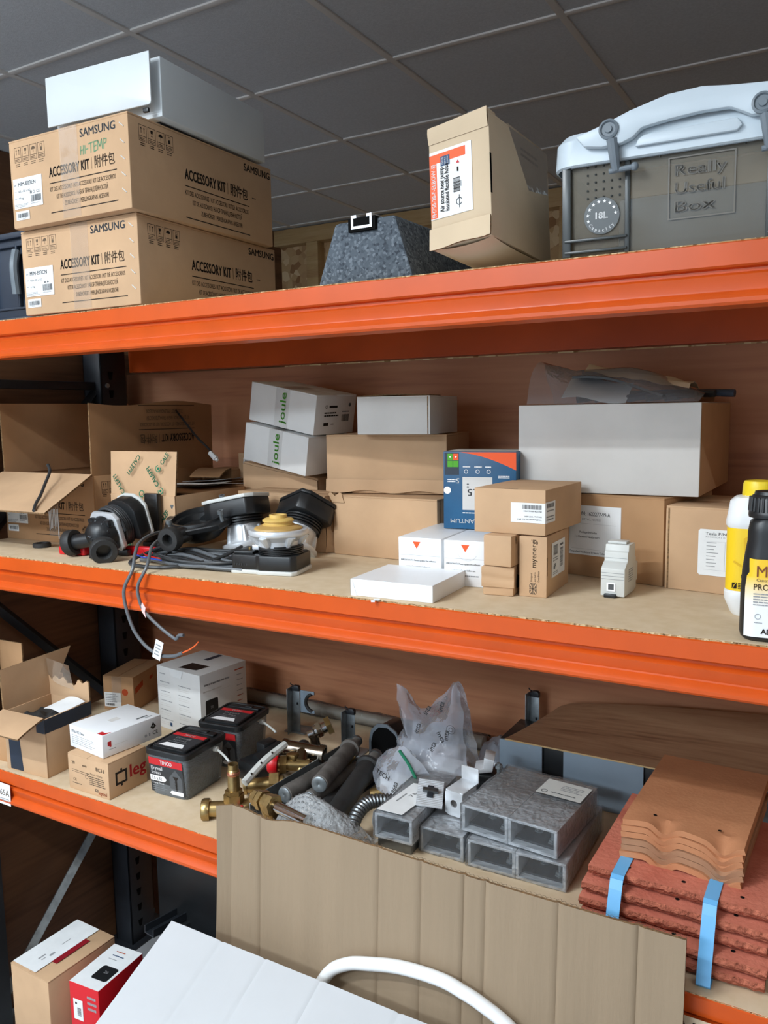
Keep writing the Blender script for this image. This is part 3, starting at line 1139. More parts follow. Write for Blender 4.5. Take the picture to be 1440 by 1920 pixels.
# crushed flap standing proud along the top, and one torn loose at the foot
mb.sheet(lambda a, b: (w * (a - 0.5) * 0.98, -d / 2 - 0.001 - 0.003 * math.sin(b * 2.2), h - 0.022 + (0.0225 + 0.004 * a) * b), 10, 4, KRAFT_P, 0.003, KRAFT_EDGE)
mb.sheet(lambda a, b: (w * (a - 0.5), -d / 2 - 0.0015 - 0.002 * b, 0.028 - 0.030 * b * (0.9 + 0.1 * (1 - a)) - 0.0012 * math.sin(a * 9) * b), 10, 4, KRAFT_P, 0.0025, KRAFT_EDGE)
mb.box(0.0, -d / 2 + 0.010, h - 0.001, w * 0.99, 0.022, 0.004, KRAFT_P, 0.001)
r = F['right']
r.rect(mb, -0.001, h * 0.34, 0.004, h * 0.66, DARKHOLE)
r.bars(mb, d * 0.5, h * 0.80, d * 0.85, h * 0.9, 2, KRAFT_EDGE, seed=5)
mb.build('carton_body', t)
lab = f.sub(w * 0.015, h * 0.245, w * 0.70, h * 0.56)
mb = MB()
W, H = lab.W, lab.H
mb.prism([(0, 0), (W, 0), (W, H), (0, H)], lab.at(0, 0, 0.0001), lab.u, lab.v, lab.n, 0.0003, PAPER)
g = lab.sub(0, 0, W, H, lift=0.0006)
g.rect(mb, 0, H * 0.015, W * 0.17, H * 0.955, INK_ORANGE)
g.rect(mb, W * 0.17, H * 0.82, W * 0.86, H * 0.955, INK_ORANGE)
g2 = lab.sub(0, 0, W, H, lift=0.0008)
g2.text(mb, 'FH750-28-F-ELBOW-SJ', W * 0.135, H * 0.03, W * 0.095, INK_WHITE, width=H * 0.78, ang=90, bold=1.0)
g2.text(mb, 'Air source heat pump', W * 0.33, H * 0.08, W * 0.10, INK, width=H * 0.66, ang=90, bold=1.2)
g2.text(mb, 'insulated flexible hose', W * 0.45, H * 0.08, W * 0.10, INK, width=H * 0.70, ang=90, bold=1.2)
g2.rect(mb, W * 0.27, H * 0.755, W * 0.49, H * 0.90, INK_BLUE)
g3 = lab.sub(0, 0, W, H, lift=0.0010)
for k in range(3):
    g3.text(mb, ('750/28', 'FEMALE', 'ELBOW')[k], W * (0.335 + 0.062 * k), H * 0.775, W * 0.036, INK_WHITE, width=H * 0.105, ang=90, bold=0.4)
g2.barcode(mb, W * 0.56, H * 0.32, W * 0.72, H * 0.53, INK, vert=True, seed=8)
g2.bars(mb, W * 0.73, H * 0.33, W * 0.755, H * 0.52, 1, INK_GREY, seed=2)
g2.bars(mb, W * 0.655, H * 0.57, W * 0.70, H * 0.72, 1, INK, seed=6, words=False)
g2.poly(mb, [(W * 0.64, H * 0.74), (W * 0.72, H * 0.73), (W * 0.68, H * 0.78)], INK_RED)
g2.disc(mb, W * 0.69, H * 0.175, W * 0.075, INK_DARKGREY, r_in=W * 0.06, a0=20, a1=330)
g2.rect(mb, W * 0.685, H * 0.08, W * 0.70, H * 0.27, INK_DARKGREY)
mb.build('label', t, 'red and white hose label')
mb = MB()
r.poly(mb, [(d * 0.30, h * 0.985), (d * 0.98, h * 0.99), (d * 0.97, h * 0.62), (d * 0.62, h * 0.55)], TAPE, 0.0006)
F['top'].rect(mb, 0, d * 0.3, w * 1.0, d * 0.9, TAPE, 0.001)
mb.build('clear_tape', t, 'clear packing tape')

# ------------------------------------------------------------------ smoked storage box
bw, bd, bh = 0.420, 0.330, 0.128
LX = -0.383
t = thing('storage_box', 'smoked plastic storage box with pale blue lid and an 18L badge', 'storage box', (LX + 0.012 + bw / 2, 0.190, TOP + 0.0022), (0, 0, 1.8))
mb = MB()


def rrect(w, d, r, n=5):
    out = []
    for cx, cy, a0 in ((w / 2 - r, -d / 2 + r, -90), (w / 2 - r, d / 2 - r, 0), (-w / 2 + r, d / 2 - r, 90), (-w / 2 + r, -d / 2 + r, 180)):
        for k in range(n + 1):
            a = R(a0 + 90 * k / n)
            out.append((cx + r * math.cos(a), cy + r * math.sin(a)))
    return out


def rings(mb, rs, m, cap0=True, cap1=False, M=None):
    """skin between stacked outlines [(outline, z), ...]"""
    n = len(rs[0][0])
    vs = [(p[0], p[1], z) for o, z in rs for p in o]
    fs = []
    for i in range(len(rs) - 1):
        for k in range(n):
            k2 = (k + 1) % n
            fs.append([i * n + k, i * n + k2, (i + 1) * n + k2, (i + 1) * n + k])
    if cap0:
        fs.append(list(range(n))[::-1])
    if cap1:
        fs.append([(len(rs) - 1) * n + k for k in range(n)])
    mb.add(vs, fs, m, M)


rings(mb, [(rrect(bw - 0.020, bd - 0.02, 0.02), 0.0), (rrect(bw - 0.012, bd - 0.012, 0.022), 0.006), (rrect(bw, bd, 0.024), bh)], SMOKE)
mb.build('box_body', t, 'smoked see-through body')
fr = Face((-bw / 2 + 0.003, -bd / 2 + 0.0055, 0.006), (1, 0, 0), (0, -0.045, 1), bw, bh)
# corner posts, moulded ribs, grips and foot ledges of the front
for x0, x1 in ((0.000, 0.012), (0.083, 0.090), (0.252, 0.259)):
    mb = MB()
    mb.prism([(x0, -0.004), (x1, -0.004), (x1, 0.120), (x0, 0.120)], fr.at(0, 0, -0.002), fr.u, fr.v, fr.n, 0.006, SMOKE_S, bev=0.0015)
    mb.build('moulded_rib', t)
for x0, x1, z in ((0.004, 0.087, 0.000), (0.004, 0.087, 0.015), (0.255, 0.35, 0.000), (0.255, 0.35, 0.018)):
    mb = MB()
    mb.prism([(x0, z), (x1, z), (x1, z + 0.0035), (x0, z + 0.0035)], fr.at(0, 0, -0.001), fr.u, fr.v, fr.n, 0.008, SMOKE_S, bev=0.001)
    mb.build('foot_ledge', t)
mb = MB()
for a in range(5):
    for b in range(5):
        mb.ball(fr.at(0.034 + 0.0105 * a, 0.070 + 0.0098 * b, 0.0), 0.0016, SMOKE_S, 8)
mb.build('grip_dots', t)
for x0, x1 in ((0.119, 0.127), (0.219, 0.227)):
    mb = MB()
    mb.prism([(x0, 0.118), (x1, 0.118), (x1, 0.108)], fr.at(0, 0, 0), fr.u, fr.v, fr.n, 0.004, SMOKE_S)
    mb.build('gusset', t)
mb = MB()
g = fr.sub(0, 0, bw, bh, lift=0.0015)
g.frame(mb, 0.137, 0.030, 0.217, 0.106, 0.0018, EMBOSS)
for k, s in enumerate(('Really', 'Useful', 'Box')):
    g.text(mb, s, 0.145, 0.083 - 0.022 * k, 0.0135, EMBOSS, width=(0.062, 0.060, 0.050)[k], bold=1.2)
mb.build('embossed_name', t, 'embossed words in the plastic')
mb = MB()
cx, cy = 0.053, 0.046
g.disc(mb, cx, cy, 0.0235, SMOKE_S)
g2 = fr.sub(0, 0, bw, bh, lift=0.0019)
g2.text(mb, '18L', cx, cy - 0.0035, 0.0085, INK_WHITE, align='C', bold=1.4)
for k in range(9):
    a = R(198 - 24 * k)
    sx, sy = cx + 0.0185 * math.cos(a), cy + 0.0185 * math.sin(a)
    g2.poly(mb, [(sx + (0.0026 if q % 2 == 0 else 0.0011) * math.cos(R(90 + 36 * q)), sy + (0.0026 if q % 2 == 0 else 0.0011) * math.sin(R(90 + 36 * q))) for q in range(10)], INK_WHITE)
for k, ch in enumerate('Capacity'):
    a = R(218 + 14.5 * k)
    g2.text(mb, ch, cx + 0.0205 * math.cos(a), cy + 0.0205 * math.sin(a), 0.0042, INK_WHITE, align='C', ang=218 + 14.5 * k + 90, bold=1.4)
mb.build('capacity_badge', t, 'dark round 18L capacity badge ringed with stars')
# lid: rolled rim, domed top
lw, ld = bw + 0.022, bd + 0.022
mb = MB()
rings(mb, [(rrect(lw - 0.006, ld - 0.006, 0.03), bh - 0.012), (rrect(lw, ld, 0.032), bh - 0.010), (rrect(lw - 0.003, ld - 0.003, 0.032), bh + 0.022),
           (rrect(lw - 0.018, ld - 0.018, 0.03), bh + 0.032), (rrect(lw - 0.06, ld - 0.06, 0.03), bh + 0.034)], LIDP, False, True)
rings(mb, [(rrect(lw - 0.014, ld - 0.014, 0.03), bh - 0.012), (rrect(lw - 0.012, ld - 0.012, 0.03), bh + 0.02)], LIDP, False, True)
mb.build('lid', t, 'pale blue clip-on lid')
# carrying clip: arched bar with two round pivots and two legs
mb = MB()
top = [(0.050, 0.150), (0.085, 0.160), (0.120, 0.172), (0.165, 0.183), (0.205, 0.185), (0.240, 0.180), (0.285, 0.176), (0.330, 0.172)]
bot = [(0.330, 0.138), (0.288, 0.140), (0.262, 0.141), (0.250, 0.148), (0.238, 0.154), (0.205, 0.155), (0.165, 0.152), (0.135, 0.148), (0.124, 0.138), (0.110, 0.133),
       (0.085, 0.132), (0.062, 0.136)]
fh = Face((-bw / 2 - 0.025, -ld / 2 - 0.002, 0.0), (1, 0, 0), (0, 0.02, 1))
mb.prism(top + bot, fh.at(0, 0, 0), fh.u, fh.v, fh.n, 0.012, LIDP, bev=0.003)
mb.prism([(0.126, 0.128), (0.246, 0.128), (0.252, 0.134), (0.246, 0.143), (0.138, 0.141), (0.130, 0.137)], fh.at(0, 0, 0.0), fh.u, fh.v, fh.n, 0.006, LIDP, bev=0.0015)
mb.build('carry_clip', t, 'pale blue arched carrying clip')
for x in (0.094, 0.274):
    mb = MB()
    c = fh.at(x, 0.152, 0.012)
    mb.lathe(c, fh.n, [(0.0125, -0.002), (0.0125, 0.003), (0.010, 0.004), (0.0085, 0.0015), (0.005, 0.0015), (0.0045, 0.004), (0.0, 0.004)], LATCHGREY, 28)
    mb.tube([fh.at(x + 0.004, 0.140, 0.010), fh.at(x + 0.007, 0.118, 0.008), fh.at(x + 0.009, 0.102, 0.004)], [0.0075, 0.0055], LATCHGREY, 10)
    mb.cyl(fh.at(x + 0.000, 0.102, 0.004), fh.at(x + 0.032, 0.104, 0.004), 0.0035, None, LATCHGREY, 10)
    mb.ball(fh.at(x + 0.032, 0.104, 0.004), 0.0055, LATCHGREY, 10)
    mb.build('latch', t, 'slate grey latch with round pivot')
# what shows through the body
t2 = thing('packed_carton', 'tan carton and grey packing dimly seen inside the smoked storage box', 'cardboard box', (LX + 0.25, 0.20, TOP + 0.0095), (0, 0, 2))
mb = MB()
mb.box(0, 0, 0.0, 0.34, 0.26, 0.072, BLUEGREY, 0.004)
mb.build('packing', t2, 'grey packing below')
mb = MB()
carton_shape(mb, 0.33, 0.25, 0.038, KRAFT_P, 0.003, seed=3)
o = mb.build('carton_body', t2)
o.location = (0.0, 0.0, 0.0725)

# ================================================================== middle shelf: cartons
ZM = MID + 0.0022

# ---- open accessory kit carton at the left end
w, d, h = 0.315, 0.416, 0.162
t = thing('open_accessory_carton', 'open brown accessory kit carton with raised flaps at the left end of the middle shelf', 'cardboard box', (-1.6790, 0.388, ZM), (0, 0, 1.0))
mb = MB()
open_carton_shape(mb, w, d, h, KRAFT_D)
F = faces_of(w, d, h)
f = F['front']
f.text(mb, 'SAMSUNG', w * 0.62, h * 0.85, h * 0.085, INK, width=w * 0.285, bold=1.5)
kit_block(f, mb, w * 0.345, h * 0.50, w * 0.555, INK, INK_SOFT)
r = F['right']
handling_icons(r, mb, d * 0.06, h * 0.74, h * 0.17, INK)
mb.build('carton_body', t)
product_label(t, f.sub(w * 0.02, h * 0.25, w * 0.24, h * 0.34), 'label', ('', '', ''), 11, 'white stock label')
small_label(t, f.sub(w * 0.025, h * 0.12, w * 0.12, h * 0.10), 12)
mb = MB()
f.rect(mb, w * 0.50, h * 0.10, w * 0.62, h * 0.62, TAPE, 0.0005)
rnd = random.Random(5)
for k in range(7):
    a = w * (0.505 + 0.016 * k)
    f.rect(mb, a, h * (0.05 + 0.2 * rnd.random()), a + w * 0.008, h * 0.5, PAPER, 0.0007)
mb.build('torn_tape', t, 'torn clear tape with paper fibres')
mb = MB()
# front flap folded out towards the aisle
mb.sheet(lambda a, b: (-w / 2 + w * a + (0.035 + 0.02 * a) * b * (a > 0.5) * 2 * (a - 0.5), -d / 2 - 0.178 * b,
                       h + 0.001 - 0.066 * b - 0.004 * math.sin(b * 3.1) * math.sin(a * 3.0)), 16, 8, KRAFT, 0.004, KRAFT_EDGE)
mb.build('flap', t, 'front flap folded outwards')
mb = MB()
mb.sheet(lambda a, b: (w / 2 - 0.001 + 0.012 * b * math.sin(a * 2.4 + 0.4) * 0.6, -d / 2 + d * a, h - 0.001 + (0.168 - 0.006 * math.sin(a * 7)) * b), 18, 8, KRAFT_D, 0.004, KRAFT_EDGE)
g = Face((w / 2 + 0.0075, -d / 2, h), (0, 1, 0), (0.03, 0, 1), d, 0.168, 0.003)
g = Face(g.at(d * 0.80, 0.090), -g.u, -g.v, d, 0.168, 0.0)
g.n = -g.n if g.n.x < 0 else g.n
kit_block(g, mb, 0.0, 0.0, d * 0.47, INK, INK_SOFT)
mb.build('flap', t, 'right flap standing up, its print upside down')
mb = MB()
mb.sheet(lambda a, b: (-w / 2 + 0.003 - 0.006 * math.sin(a * 9) * b, d / 2 - d * a, h - 0.001 + 0.172 * b), 18, 6, KRAFT_D, 0.004, KRAFT_EDGE)
mb.build('flap', t, 'left flap standing up')
t = tag(MB().box(0, 0, 0, 0.12, 0.07, 0.115, BLACKP, 0.004).merge(
    MB().cyl((-0.05, -0.036, 0.1), (-0.05, -0.03, 0.1), 0.003, None, GALV, 8)).build('terminal_block', loc=(-1.645, 0.36, ZM + 0.0045), rot=(0, 0, 3)),
    'black terminal strip showing inside the open accessory kit carton', 'terminal block')
for k in range(8):
    m2 = MB()
    m2.box(0, 0, 0, 0.010, 0.03, 0.024, BLACKP, 0.002)
    m2.cyl((0, -0.016, 0.016), (0, -0.010, 0.016), 0.0035, None, GALV, 8)
    m2.build('terminal', t, loc=(-0.052 + 0.0148 * k, -0.01, 0.1155))
tag(MB().box(0, 0, 0, 0.05, 0.05, 0.120, REDP, 0.004).merge(MB().box(0, -0.02, 0.1202, 0.02, 0.01, 0.012, REDP, 0.002)).build('red_connector', loc=(-1.735, 0.33, ZM + 0.0045)),
    'dark red connector inside the open accessory kit carton, beside the terminal strip', 'connector')
mb = MB()
mb.tube([(-1.614, 0.14, 1.490), (-1.590, 0.125, 1.476), (-1.565, 0.09, 1.449), (-1.535, 0.055, 1.430), (-1.512, 0.025, 1.416), (-1.492, 0.004, 1.405)], 0.0035, CABLE, 10)
mb.tube([(-1.616, 0.142, 1.491), (-1.613, 0.139, 1.4895)], 0.0020, COPPER, 8, smooth=False)
tag(mb.build('cable_offcut'), 'short black cable lying on the folded-out carton flap at far left', 'cable')
# thin lead with a white plug hanging in front of the raised flap
mb = MB()
P_ = [(-1.560, 0.470, 1.632), (-1.528, 0.462, 1.618), (-1.474, 0.45, 1.576), (-1.424, 0.435, 1.541), (-1.380, 0.425, 1.515), (-1.371, 0.42, 1.505)]
t = thing('sensor_lead', 'thin black lead with a white plug hanging over the raised flap', 'cable', P_[0])
q0 = Vector(P_[0])
mb.tube([Vector(p) - q0 for p in P_], 0.0028, BLACKP, 8)
mb.build('lead', t)
mb = MB()
a, b = Vector((-1.373, 0.42, 1.507)) - q0, Vector((-1.353, 0.418, 1.492)) - q0
mb.cyl(a, b, 0.006, 0.007, WHITEP, 6)
mb.cyl(b, b + (b - a) * 0.25, 0.004, None, WHITEP, 6)
mb.build('plug', t, 'white plug')

# ---- green-printed carton with a raised front flap
w, d, h = 0.190, 0.300, 0.1218
t = thing('green_print_carton', 'open tan carton with slanting green letters and spirals, behind the left pump', 'cardboard box', (-1.3950, 0.356, ZM), (0, 0, 2.9))


def swirl_logo(f, mb, a, b, s, ang, m, word='CALEFFI'):
    """spiral mark and the name, running at an angle"""
    g = f.sub(a, b, 1, 1, ang, lift=0.0002)
    g.disc(mb, 0, s * 0.35, s * 0.55, m, r_in=s * 0.40, a0=40, a1=330, seg=24)
    g.disc(mb, 0, s * 0.35, s * 0.22, m, seg=12)
    g.text(mb, word, s * 0.9, 0, s * 0.72, m, bold=1.6, width=s * 3.6 * len(word) / 7)


mb = MB()
open_carton_shape(mb, w, d, h, KRAFT)
mb.box(0, 0.04, h - 0.004, w - 0.004, d - 0.09, 0.004, KRAFT_D, 0.001)
F = faces_of(w, d, h)
f = F['front']
swirl_logo(f, mb, w * 0.72, h * 0.36, 0.0155, 48, INK_GREEN, 'CALEF')
swirl_logo(f, mb, w * 0.30, h * 0.08, 0.0155, 128, INK_GREEN)
f2 = f.sub(w * 0.22, h * 0.98, 1, 1, 180 + 48)
r = F['right']
swirl_logo(r, mb, d * 0.08, h * 0.35, 0.015, 0, INK)
swirl_logo(r, mb, d * 0.30, h * 0.12, 0.017, 52, INK)
mb.build('carton_body', t)
mb = MB()
fw, fhh = w, 0.098
mb.sheet(lambda a, b: (-w / 2 + w * a - 0.006 * b * (1 - a), -d / 2 + 0.002 + 0.012 * b + 0.003 * math.sin(a * 3), h - 0.001 + fhh * b), 10, 6, KRAFT, 0.004, KRAFT_EDGE)
g = Face((-w / 2, -d / 2 - 0.0015, h), (1, 0, 0), (0, 0.125, 1), w, fhh, 0.003)
for a, b, an in ((0.52, 0.90, 240), (0.83, 0.60, 50), (0.86, 0.10, 130), (0.18, 0.52, 232), (0.30, 0.10, 132)):
    pass
swirl_logo(g, mb, w * 0.78, fhh * 0.58, 0.0145, 52, INK_GREEN, 'CALE')
swirl_logo(g, mb, w * 0.83, fhh * 0.14, 0.0145, 128, INK_GREEN)
g.text(mb, 'CALEFFI', w * 0.44, fhh * 0.93, 0.0105, INK_GREEN, width=0.052, bold=1.0, ang=232)
g.text(mb, 'CALEFFI', w * 0.26, fhh * 0.05, 0.0105, INK_GREEN, width=0.052, bold=1.0, ang=128)
g.disc(mb, w * 0.52, fhh * 0.03, 0.008, INK_GREEN, r_in=0.0058, seg=20)
mb.build('flap', t, 'raised front flap with green print')
# papers on top of it
for k, (x, y, ang, ww, dd, lb) in enumerate(((-1.405, 0.440, 10, 0.13, 0.13, 'grey folded leaflet lying undermost on the green-printed carton'),
                                             (-1.375, 0.405, -14, 0.15, 0.12, 'white sheet of paper curling over the right edge of the green-printed carton'),
                                             (-1.420, 0.480, 24, 0.12, 0.12, 'folded grey paper furthest back on the green-printed carton'))):
    mb = MB()
    mb.sheet(lambda a, b, k=k, ww=ww, dd=dd: ((a - 0.5) * ww, (b - 0.5) * dd, 0.0035 * k + 0.002 + 0.006 * a * a + 0.003 * math.sin(b * 3 + k)), 8, 6, (GREYCARD, PAPER, INK_GREY)[k], 0.0008)
    o = mb.build('paper_sheet', loc=(x, y, ZM + h + 0.001), rot=(0, 0, ang))
    tag(o, lb, 'paper', 'papers on the green-printed carton')

# ---- brown cartons in the shade behind
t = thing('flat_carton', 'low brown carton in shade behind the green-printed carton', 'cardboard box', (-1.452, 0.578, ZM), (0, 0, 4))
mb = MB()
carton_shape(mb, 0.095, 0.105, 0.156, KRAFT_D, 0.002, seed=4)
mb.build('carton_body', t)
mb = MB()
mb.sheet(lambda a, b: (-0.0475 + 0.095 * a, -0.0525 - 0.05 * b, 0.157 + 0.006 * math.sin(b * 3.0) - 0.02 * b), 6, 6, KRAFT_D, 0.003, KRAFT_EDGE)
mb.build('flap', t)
t = thing('filter_carton', 'small brown carton with white Filter label, behind the leaning pair of boxes', 'cardboard box', (-1.345, 0.605, ZM), (0, 0, -2))
w, d, h = 0.125, 0.08, 0.197
mb = MB()
carton_shape(mb, w, d, h, KRAFT, 0.002)
mb.build('carton_body', t)
f = faces_of(w, d, h)['front'].sub(0.018, h - 0.050, 0.08, 0.038)
mb = MB()
mb.prism([(0, 0), (0.08, 0), (0.08, 0.038), (0, 0.038)], f.at(0, 0, 0.0001), f.u, f.v, f.n, 0.0003, PAPER)
g = f.sub(0, 0, 1, 1, lift=0.0006)
g.text(mb, 'Filter', 0.006, 0.026, 0.006, INK)
g.bars(mb, 0.018, 0.010, 0.06, 0.02, 2, INK_DARKGREY, seed=2)
g.bars(mb, 0.052, 0.025, 0.075, 0.031, 1, INK_DARKGREY, seed=4)
mb.build('label', t, 'white label reading Filter')

# ---- carton with a crumpled side, in front; and the one the leaning pair sits on
w, d, h = 0.262, 0.100, 0.1234
t = thing('crumpled_carton', 'tan carton with a torn crumpled right side behind the pump heads', 'cardboard box', (-1.100, 0.392, ZM), (0, 0, -6))
mb = MB()
carton_shape(mb, w, d, h, KRAFT, 0.002, seed=6)
mb.build('carton_body', t)
mb = MB()
mb.sheet(lambda a, b: (w / 2 - 0.002 + 0.026 * a + 0.006 * math.sin(b * 5 + a * 2), -d / 2 + 0.05 * a + 0.010 * math.sin(b * 6) * a, 0.001 + (h - 0.004 - 0.012 * abs(math.sin(a * 5))) * b),
         12, 10, KRAFT, 0.003, KRAFT_EDGE)
mb.sheet(lambda a, b: (w / 2 + 0.004 + 0.010 * a + 0.004 * math.sin(b * 7), -d / 2 + 0.012 + 0.03 * a, 0.03 + 0.086 * b + 0.006 * math.sin(a * 8)), 8, 8, KRAFT_D, 0.003, KRAFT_EDGE)
mb.build('torn_flap', t, 'torn crumpled side flap')

w, d = 0.222, 0.155
t = thing('slumped_carton', 'tan carton slumped to the right under the two leaning green-lettered boxes', 'cardboard box', (-1.200, 0.548, ZM), (0, 0, 0))
mb = MB()
zl, zr = 0.1830, 0.1465
mb.hexa([(-w / 2, -d / 2, 0), (w / 2, -d / 2, 0), (w / 2, d / 2, 0), (-w / 2, d / 2, 0), (-w / 2, -d / 2, zl), (w / 2, -d / 2, zr), (w / 2, d / 2, zr), (-w / 2, d / 2, zl)], KRAFT, 0.002)
mb.build('carton_body', t)
mb = MB()
mb.sheet(lambda a, b: (-w / 2 + w * a, -d / 2 - 0.003 - 0.002 * math.sin(a * 3), zl - 0.005 + (zr - zl) * a - 0.10 * (1 - b)), 8, 4, KRAFT, 0.003, KRAFT_EDGE)
mb.build('flap', t)


def leaning_box(lbl, loc, rot, dim, prints, seed):
    w, d, h = dim
    t = thing('leaning_box', lbl, 'cardboard box', loc, rot, group='two leaning white boxes')
    mb = MB()
    carton_shape(mb, w, d, h, WHITECARD, 0.0022, seam='x', seed=seed)
    F = faces_of(w, d, h)
    if prints:
        r = F['right']
        r.disc(mb, d * 0.26, h * 0.70, h * 0.045, INK_DARKGREY, r_in=h * 0.03)
        r.bars(mb, d * 0.33, h * 0.66, d * 0.53, h * 0.74, 1, INK, seed=1, words=False, fill=0.7, ragged=0)
        r.disc(mb, d * 0.84, h * 0.74, h * 0.05, INK_DARKGREY)
        r.bars(mb, d * 0.22, h * 0.44, d * 0.60, h * 0.58, 2, INK, seed=2, fill=0.5)
        r.rect(mb, d * 0.22, h * 0.22, d * 0.34, h * 0.30, INK)
        r.bars(mb, d * 0.40, h * 0.23, d * 0.48, h * 0.28, 1, INK, seed=7)
        r.barcode(mb, d * 0.66, h * 0.32, d * 0.84, h * 0.50, INK, seed=2)
        r.bars(mb, d * 0.66, h * 0.54, d * 0.88, h * 0.60, 1, INK_DARKGREY, seed=5)
    mb.build('carton_body', t)
    f = F['front']
    mb = MB()
    f.rect(mb, w * 0.40, h * 0.02, w * 0.61, h * 0.998, TAPE, 0.0004)
    F['top'].rect(mb, w * 0.40, 0, w * 0.61, d * 0.6, TAPE, 0.0004)
    g = f.sub(0, 0, w, h, lift=0.0008)
    g.text(mb, 'joule', w * 0.560, h * 0.10, h * 0.20, INK_LIME, width=h * 0.80, ang=90, bold=0.5)
    mb.build('printed_tape', t, 'clear tape with green lettering')
    return t


leaning_box('lower of two leaning white boxes sealed with green-lettered tape', (-1.1680, 0.4901, 1.4765), (1.5, 10.0, -7.1), (0.2033, 0.148, 0.0895), False, 1)
leaning_box('upper of two leaning white boxes, with black print on its right side', (-1.1460, 0.4862, 1.5690), (1.2, 10.4, -6.4), (0.2045, 0.1413, 0.0905), True, 2)

# ---- the two big tan cartons and the plain white box on them
w, d, h = 0.250, 0.250, 0.1268
t = thing('large_tan_carton', 'large plain tan carton standing on the middle shelf with another on it', 'cardboard box', (-0.8270, 0.452, ZM), (0, 0, -1.9))
mb = MB()
carton_shape(mb, w, d, h, KRAFT, 0.003, seam='x', seed=8)
F = faces_of(w, d, h)
F['right'].rect(mb, 0.010, 0.002, 0.013, h - 0.002, KRAFT_EDGE)
mb.build('carton_body', t)
mb = MB()
mb.sheet(lambda a, b: (-w / 2 - 0.006 * b + 0.03 * a, -d / 2 - 0.002 - 0.006 * b * (1 - a), h - 0.016 + 0.018 * b + 0.004 * math.sin(a * 9) * b), 8, 5, KRAFT, 0.003, KRAFT_EDGE)
mb.build('torn_corner', t, 'torn curled corner')
w, d, h = 0.267, 0.200, 0.1240
t = thing('large_tan_carton', 'large plain tan carton with a dented lower edge, stacked on its twin', 'cardboard box', (-0.874, 0.478, ZM + 0.1278), (0, 0, 11.0))
mb = MB()
carton_shape(mb, w, d, h, KRAFT, 0.003, seam='x', seed=9)
f = faces_of(w, d, h)['front']
f.poly(mb, [(w * 0.13, 0.001), (w * 0.22, 0.001), (w * 0.215, 0.012), (w * 0.19, 0.019), (w * 0.155, 0.011)], DARKHOLE)
mb.build('carton_body', t)
mb = MB()
mb.sheet(lambda a, b: (-w / 2 + w * a, -d / 2 - 0.001 - 0.005 * b * (0.5 + 0.5 * math.sin(a * 11)), 0.030 - 0.026 * b - 0.003 * math.sin(a * 14) * b), 24, 4, KRAFT, 0.002, KRAFT_EDGE)
mb.build('dented_edge', t, 'dented lower edge')
w, d, h = 0.1600, 0.170, 0.0770
t = thing('plain_white_box', 'plain white box on top of the stacked tan cartons', 'cardboard box', (-0.8230, 0.4260, ZM + 0.1278 + 0.1253), (0, 0, 6.5))
mb = MB()
carton_shape(mb, w, d, h, GREYCARD, 0.002, seam='x', seed=3)
F = faces_of(w, d, h)
F['front'].rect(mb, w - 0.006, 0.001, w - 0.004, h - 0.002, KRAFT_EDGE)
mb.build('carton_body', t)
mb = MB()
mb.sheet(lambda a, b: (-w / 2 + 0.004 + (w - 0.008) * a, -d / 2 + 0.004 + 0.07 * b, h + 0.0015 + 0.0025 * math.sin(a * 3.1)), 6, 3, KRAFT, 0.002, KRAFT_EDGE)
mb.build('flap', t, 'brown inner flap')

# ---- blue thermostat box standing on the two small white boxes
for k, (x, y, w, yw, lb) in enumerate(((-0.6625, 0.2480, 0.0820, 3.4, 'left small white box with orange triangle and IMPORTANT notice, under the blue box'),
                                       (-0.5810, 0.2500, 0.0745, 5.4, 'right small white box with orange triangle and IMPORTANT notice, beside the little tan boxes'))):
    d, h = 0.190, 0.0790
    t = thing('coordinator_box', lb, 'cardboard box', (x, y, ZM), (0, 0, yw), group='small white boxes with orange triangles')
    mb = MB()
    carton_shape(mb, w, d, h, GLOSSWHITE, 0.001, flap=False, seed=k)
    f = faces_of(w, d, h)['front']
    c = w * (0.43 if k == 0 else 0.52)
    f.poly(mb, [(c - 0.0075, h * 0.91), (c, h * 0.75), (c + 0.0075, h * 0.91)], INK_ORANGE)
    f.text(mb, 'IMPORTANT!: Please update the software', w * 0.06, h * 0.47, 0.0030, INK_DARKGREY, width=w * 0.82, bold=0.6)
    f.text(mb, 'on this Coordinator before use.', w * 0.17, h * 0.33, 0.0030, INK_DARKGREY, width=w * 0.60, bold=0.6)
    f.bars(mb, w * 0.40, h * 0.20, w * 0.86, h * 0.26, 1, INK_GREY, seed=k)
    f.rect(mb, w * 0.02, h * 0.60, w * 0.98, h * 0.605, INK_GREY)
    if k:
        f.disc(mb, c + 0.004, h * 0.80, 0.019, INK_GREY, r_in=0.0187, a0=200, a1=330)
    mb.build('carton_body', t)
w, d, h = 0.1375, 0.100, 0.1440
t = thing('thermostat_carton', 'blue and orange thermostat box standing upside down on the small white boxes', 'cardboard box', (-0.6060, 0.3300, ZM + 0.0800), (0, 0, 8.3))
mb = MB()
carton_shape(mb, w, d, h, INK_TEAL, 0.0012, flap=False)
F = faces_of(w, d, h)
f = F['front']
F['top'].rect(mb, 0.002, 0.002, w - 0.002, d - 0.002, GREYCARD)
arc = [(w * (0.24 + 0.76 * k / 14), h * (0.985 - 0.22 * (k / 14) ** 1.6)) for k in range(15)]
f.poly(mb, [(w * 0.998, h * 0.992), (w * 0.24, h * 0.992)] + arc[1:], INK_ORANGE)
f.rect(mb, w * 0.02, h * 0.70, w * 0.22, h * 0.985, NAVY)
g = f.sub(0, 0, w, h, lift=0.0002)
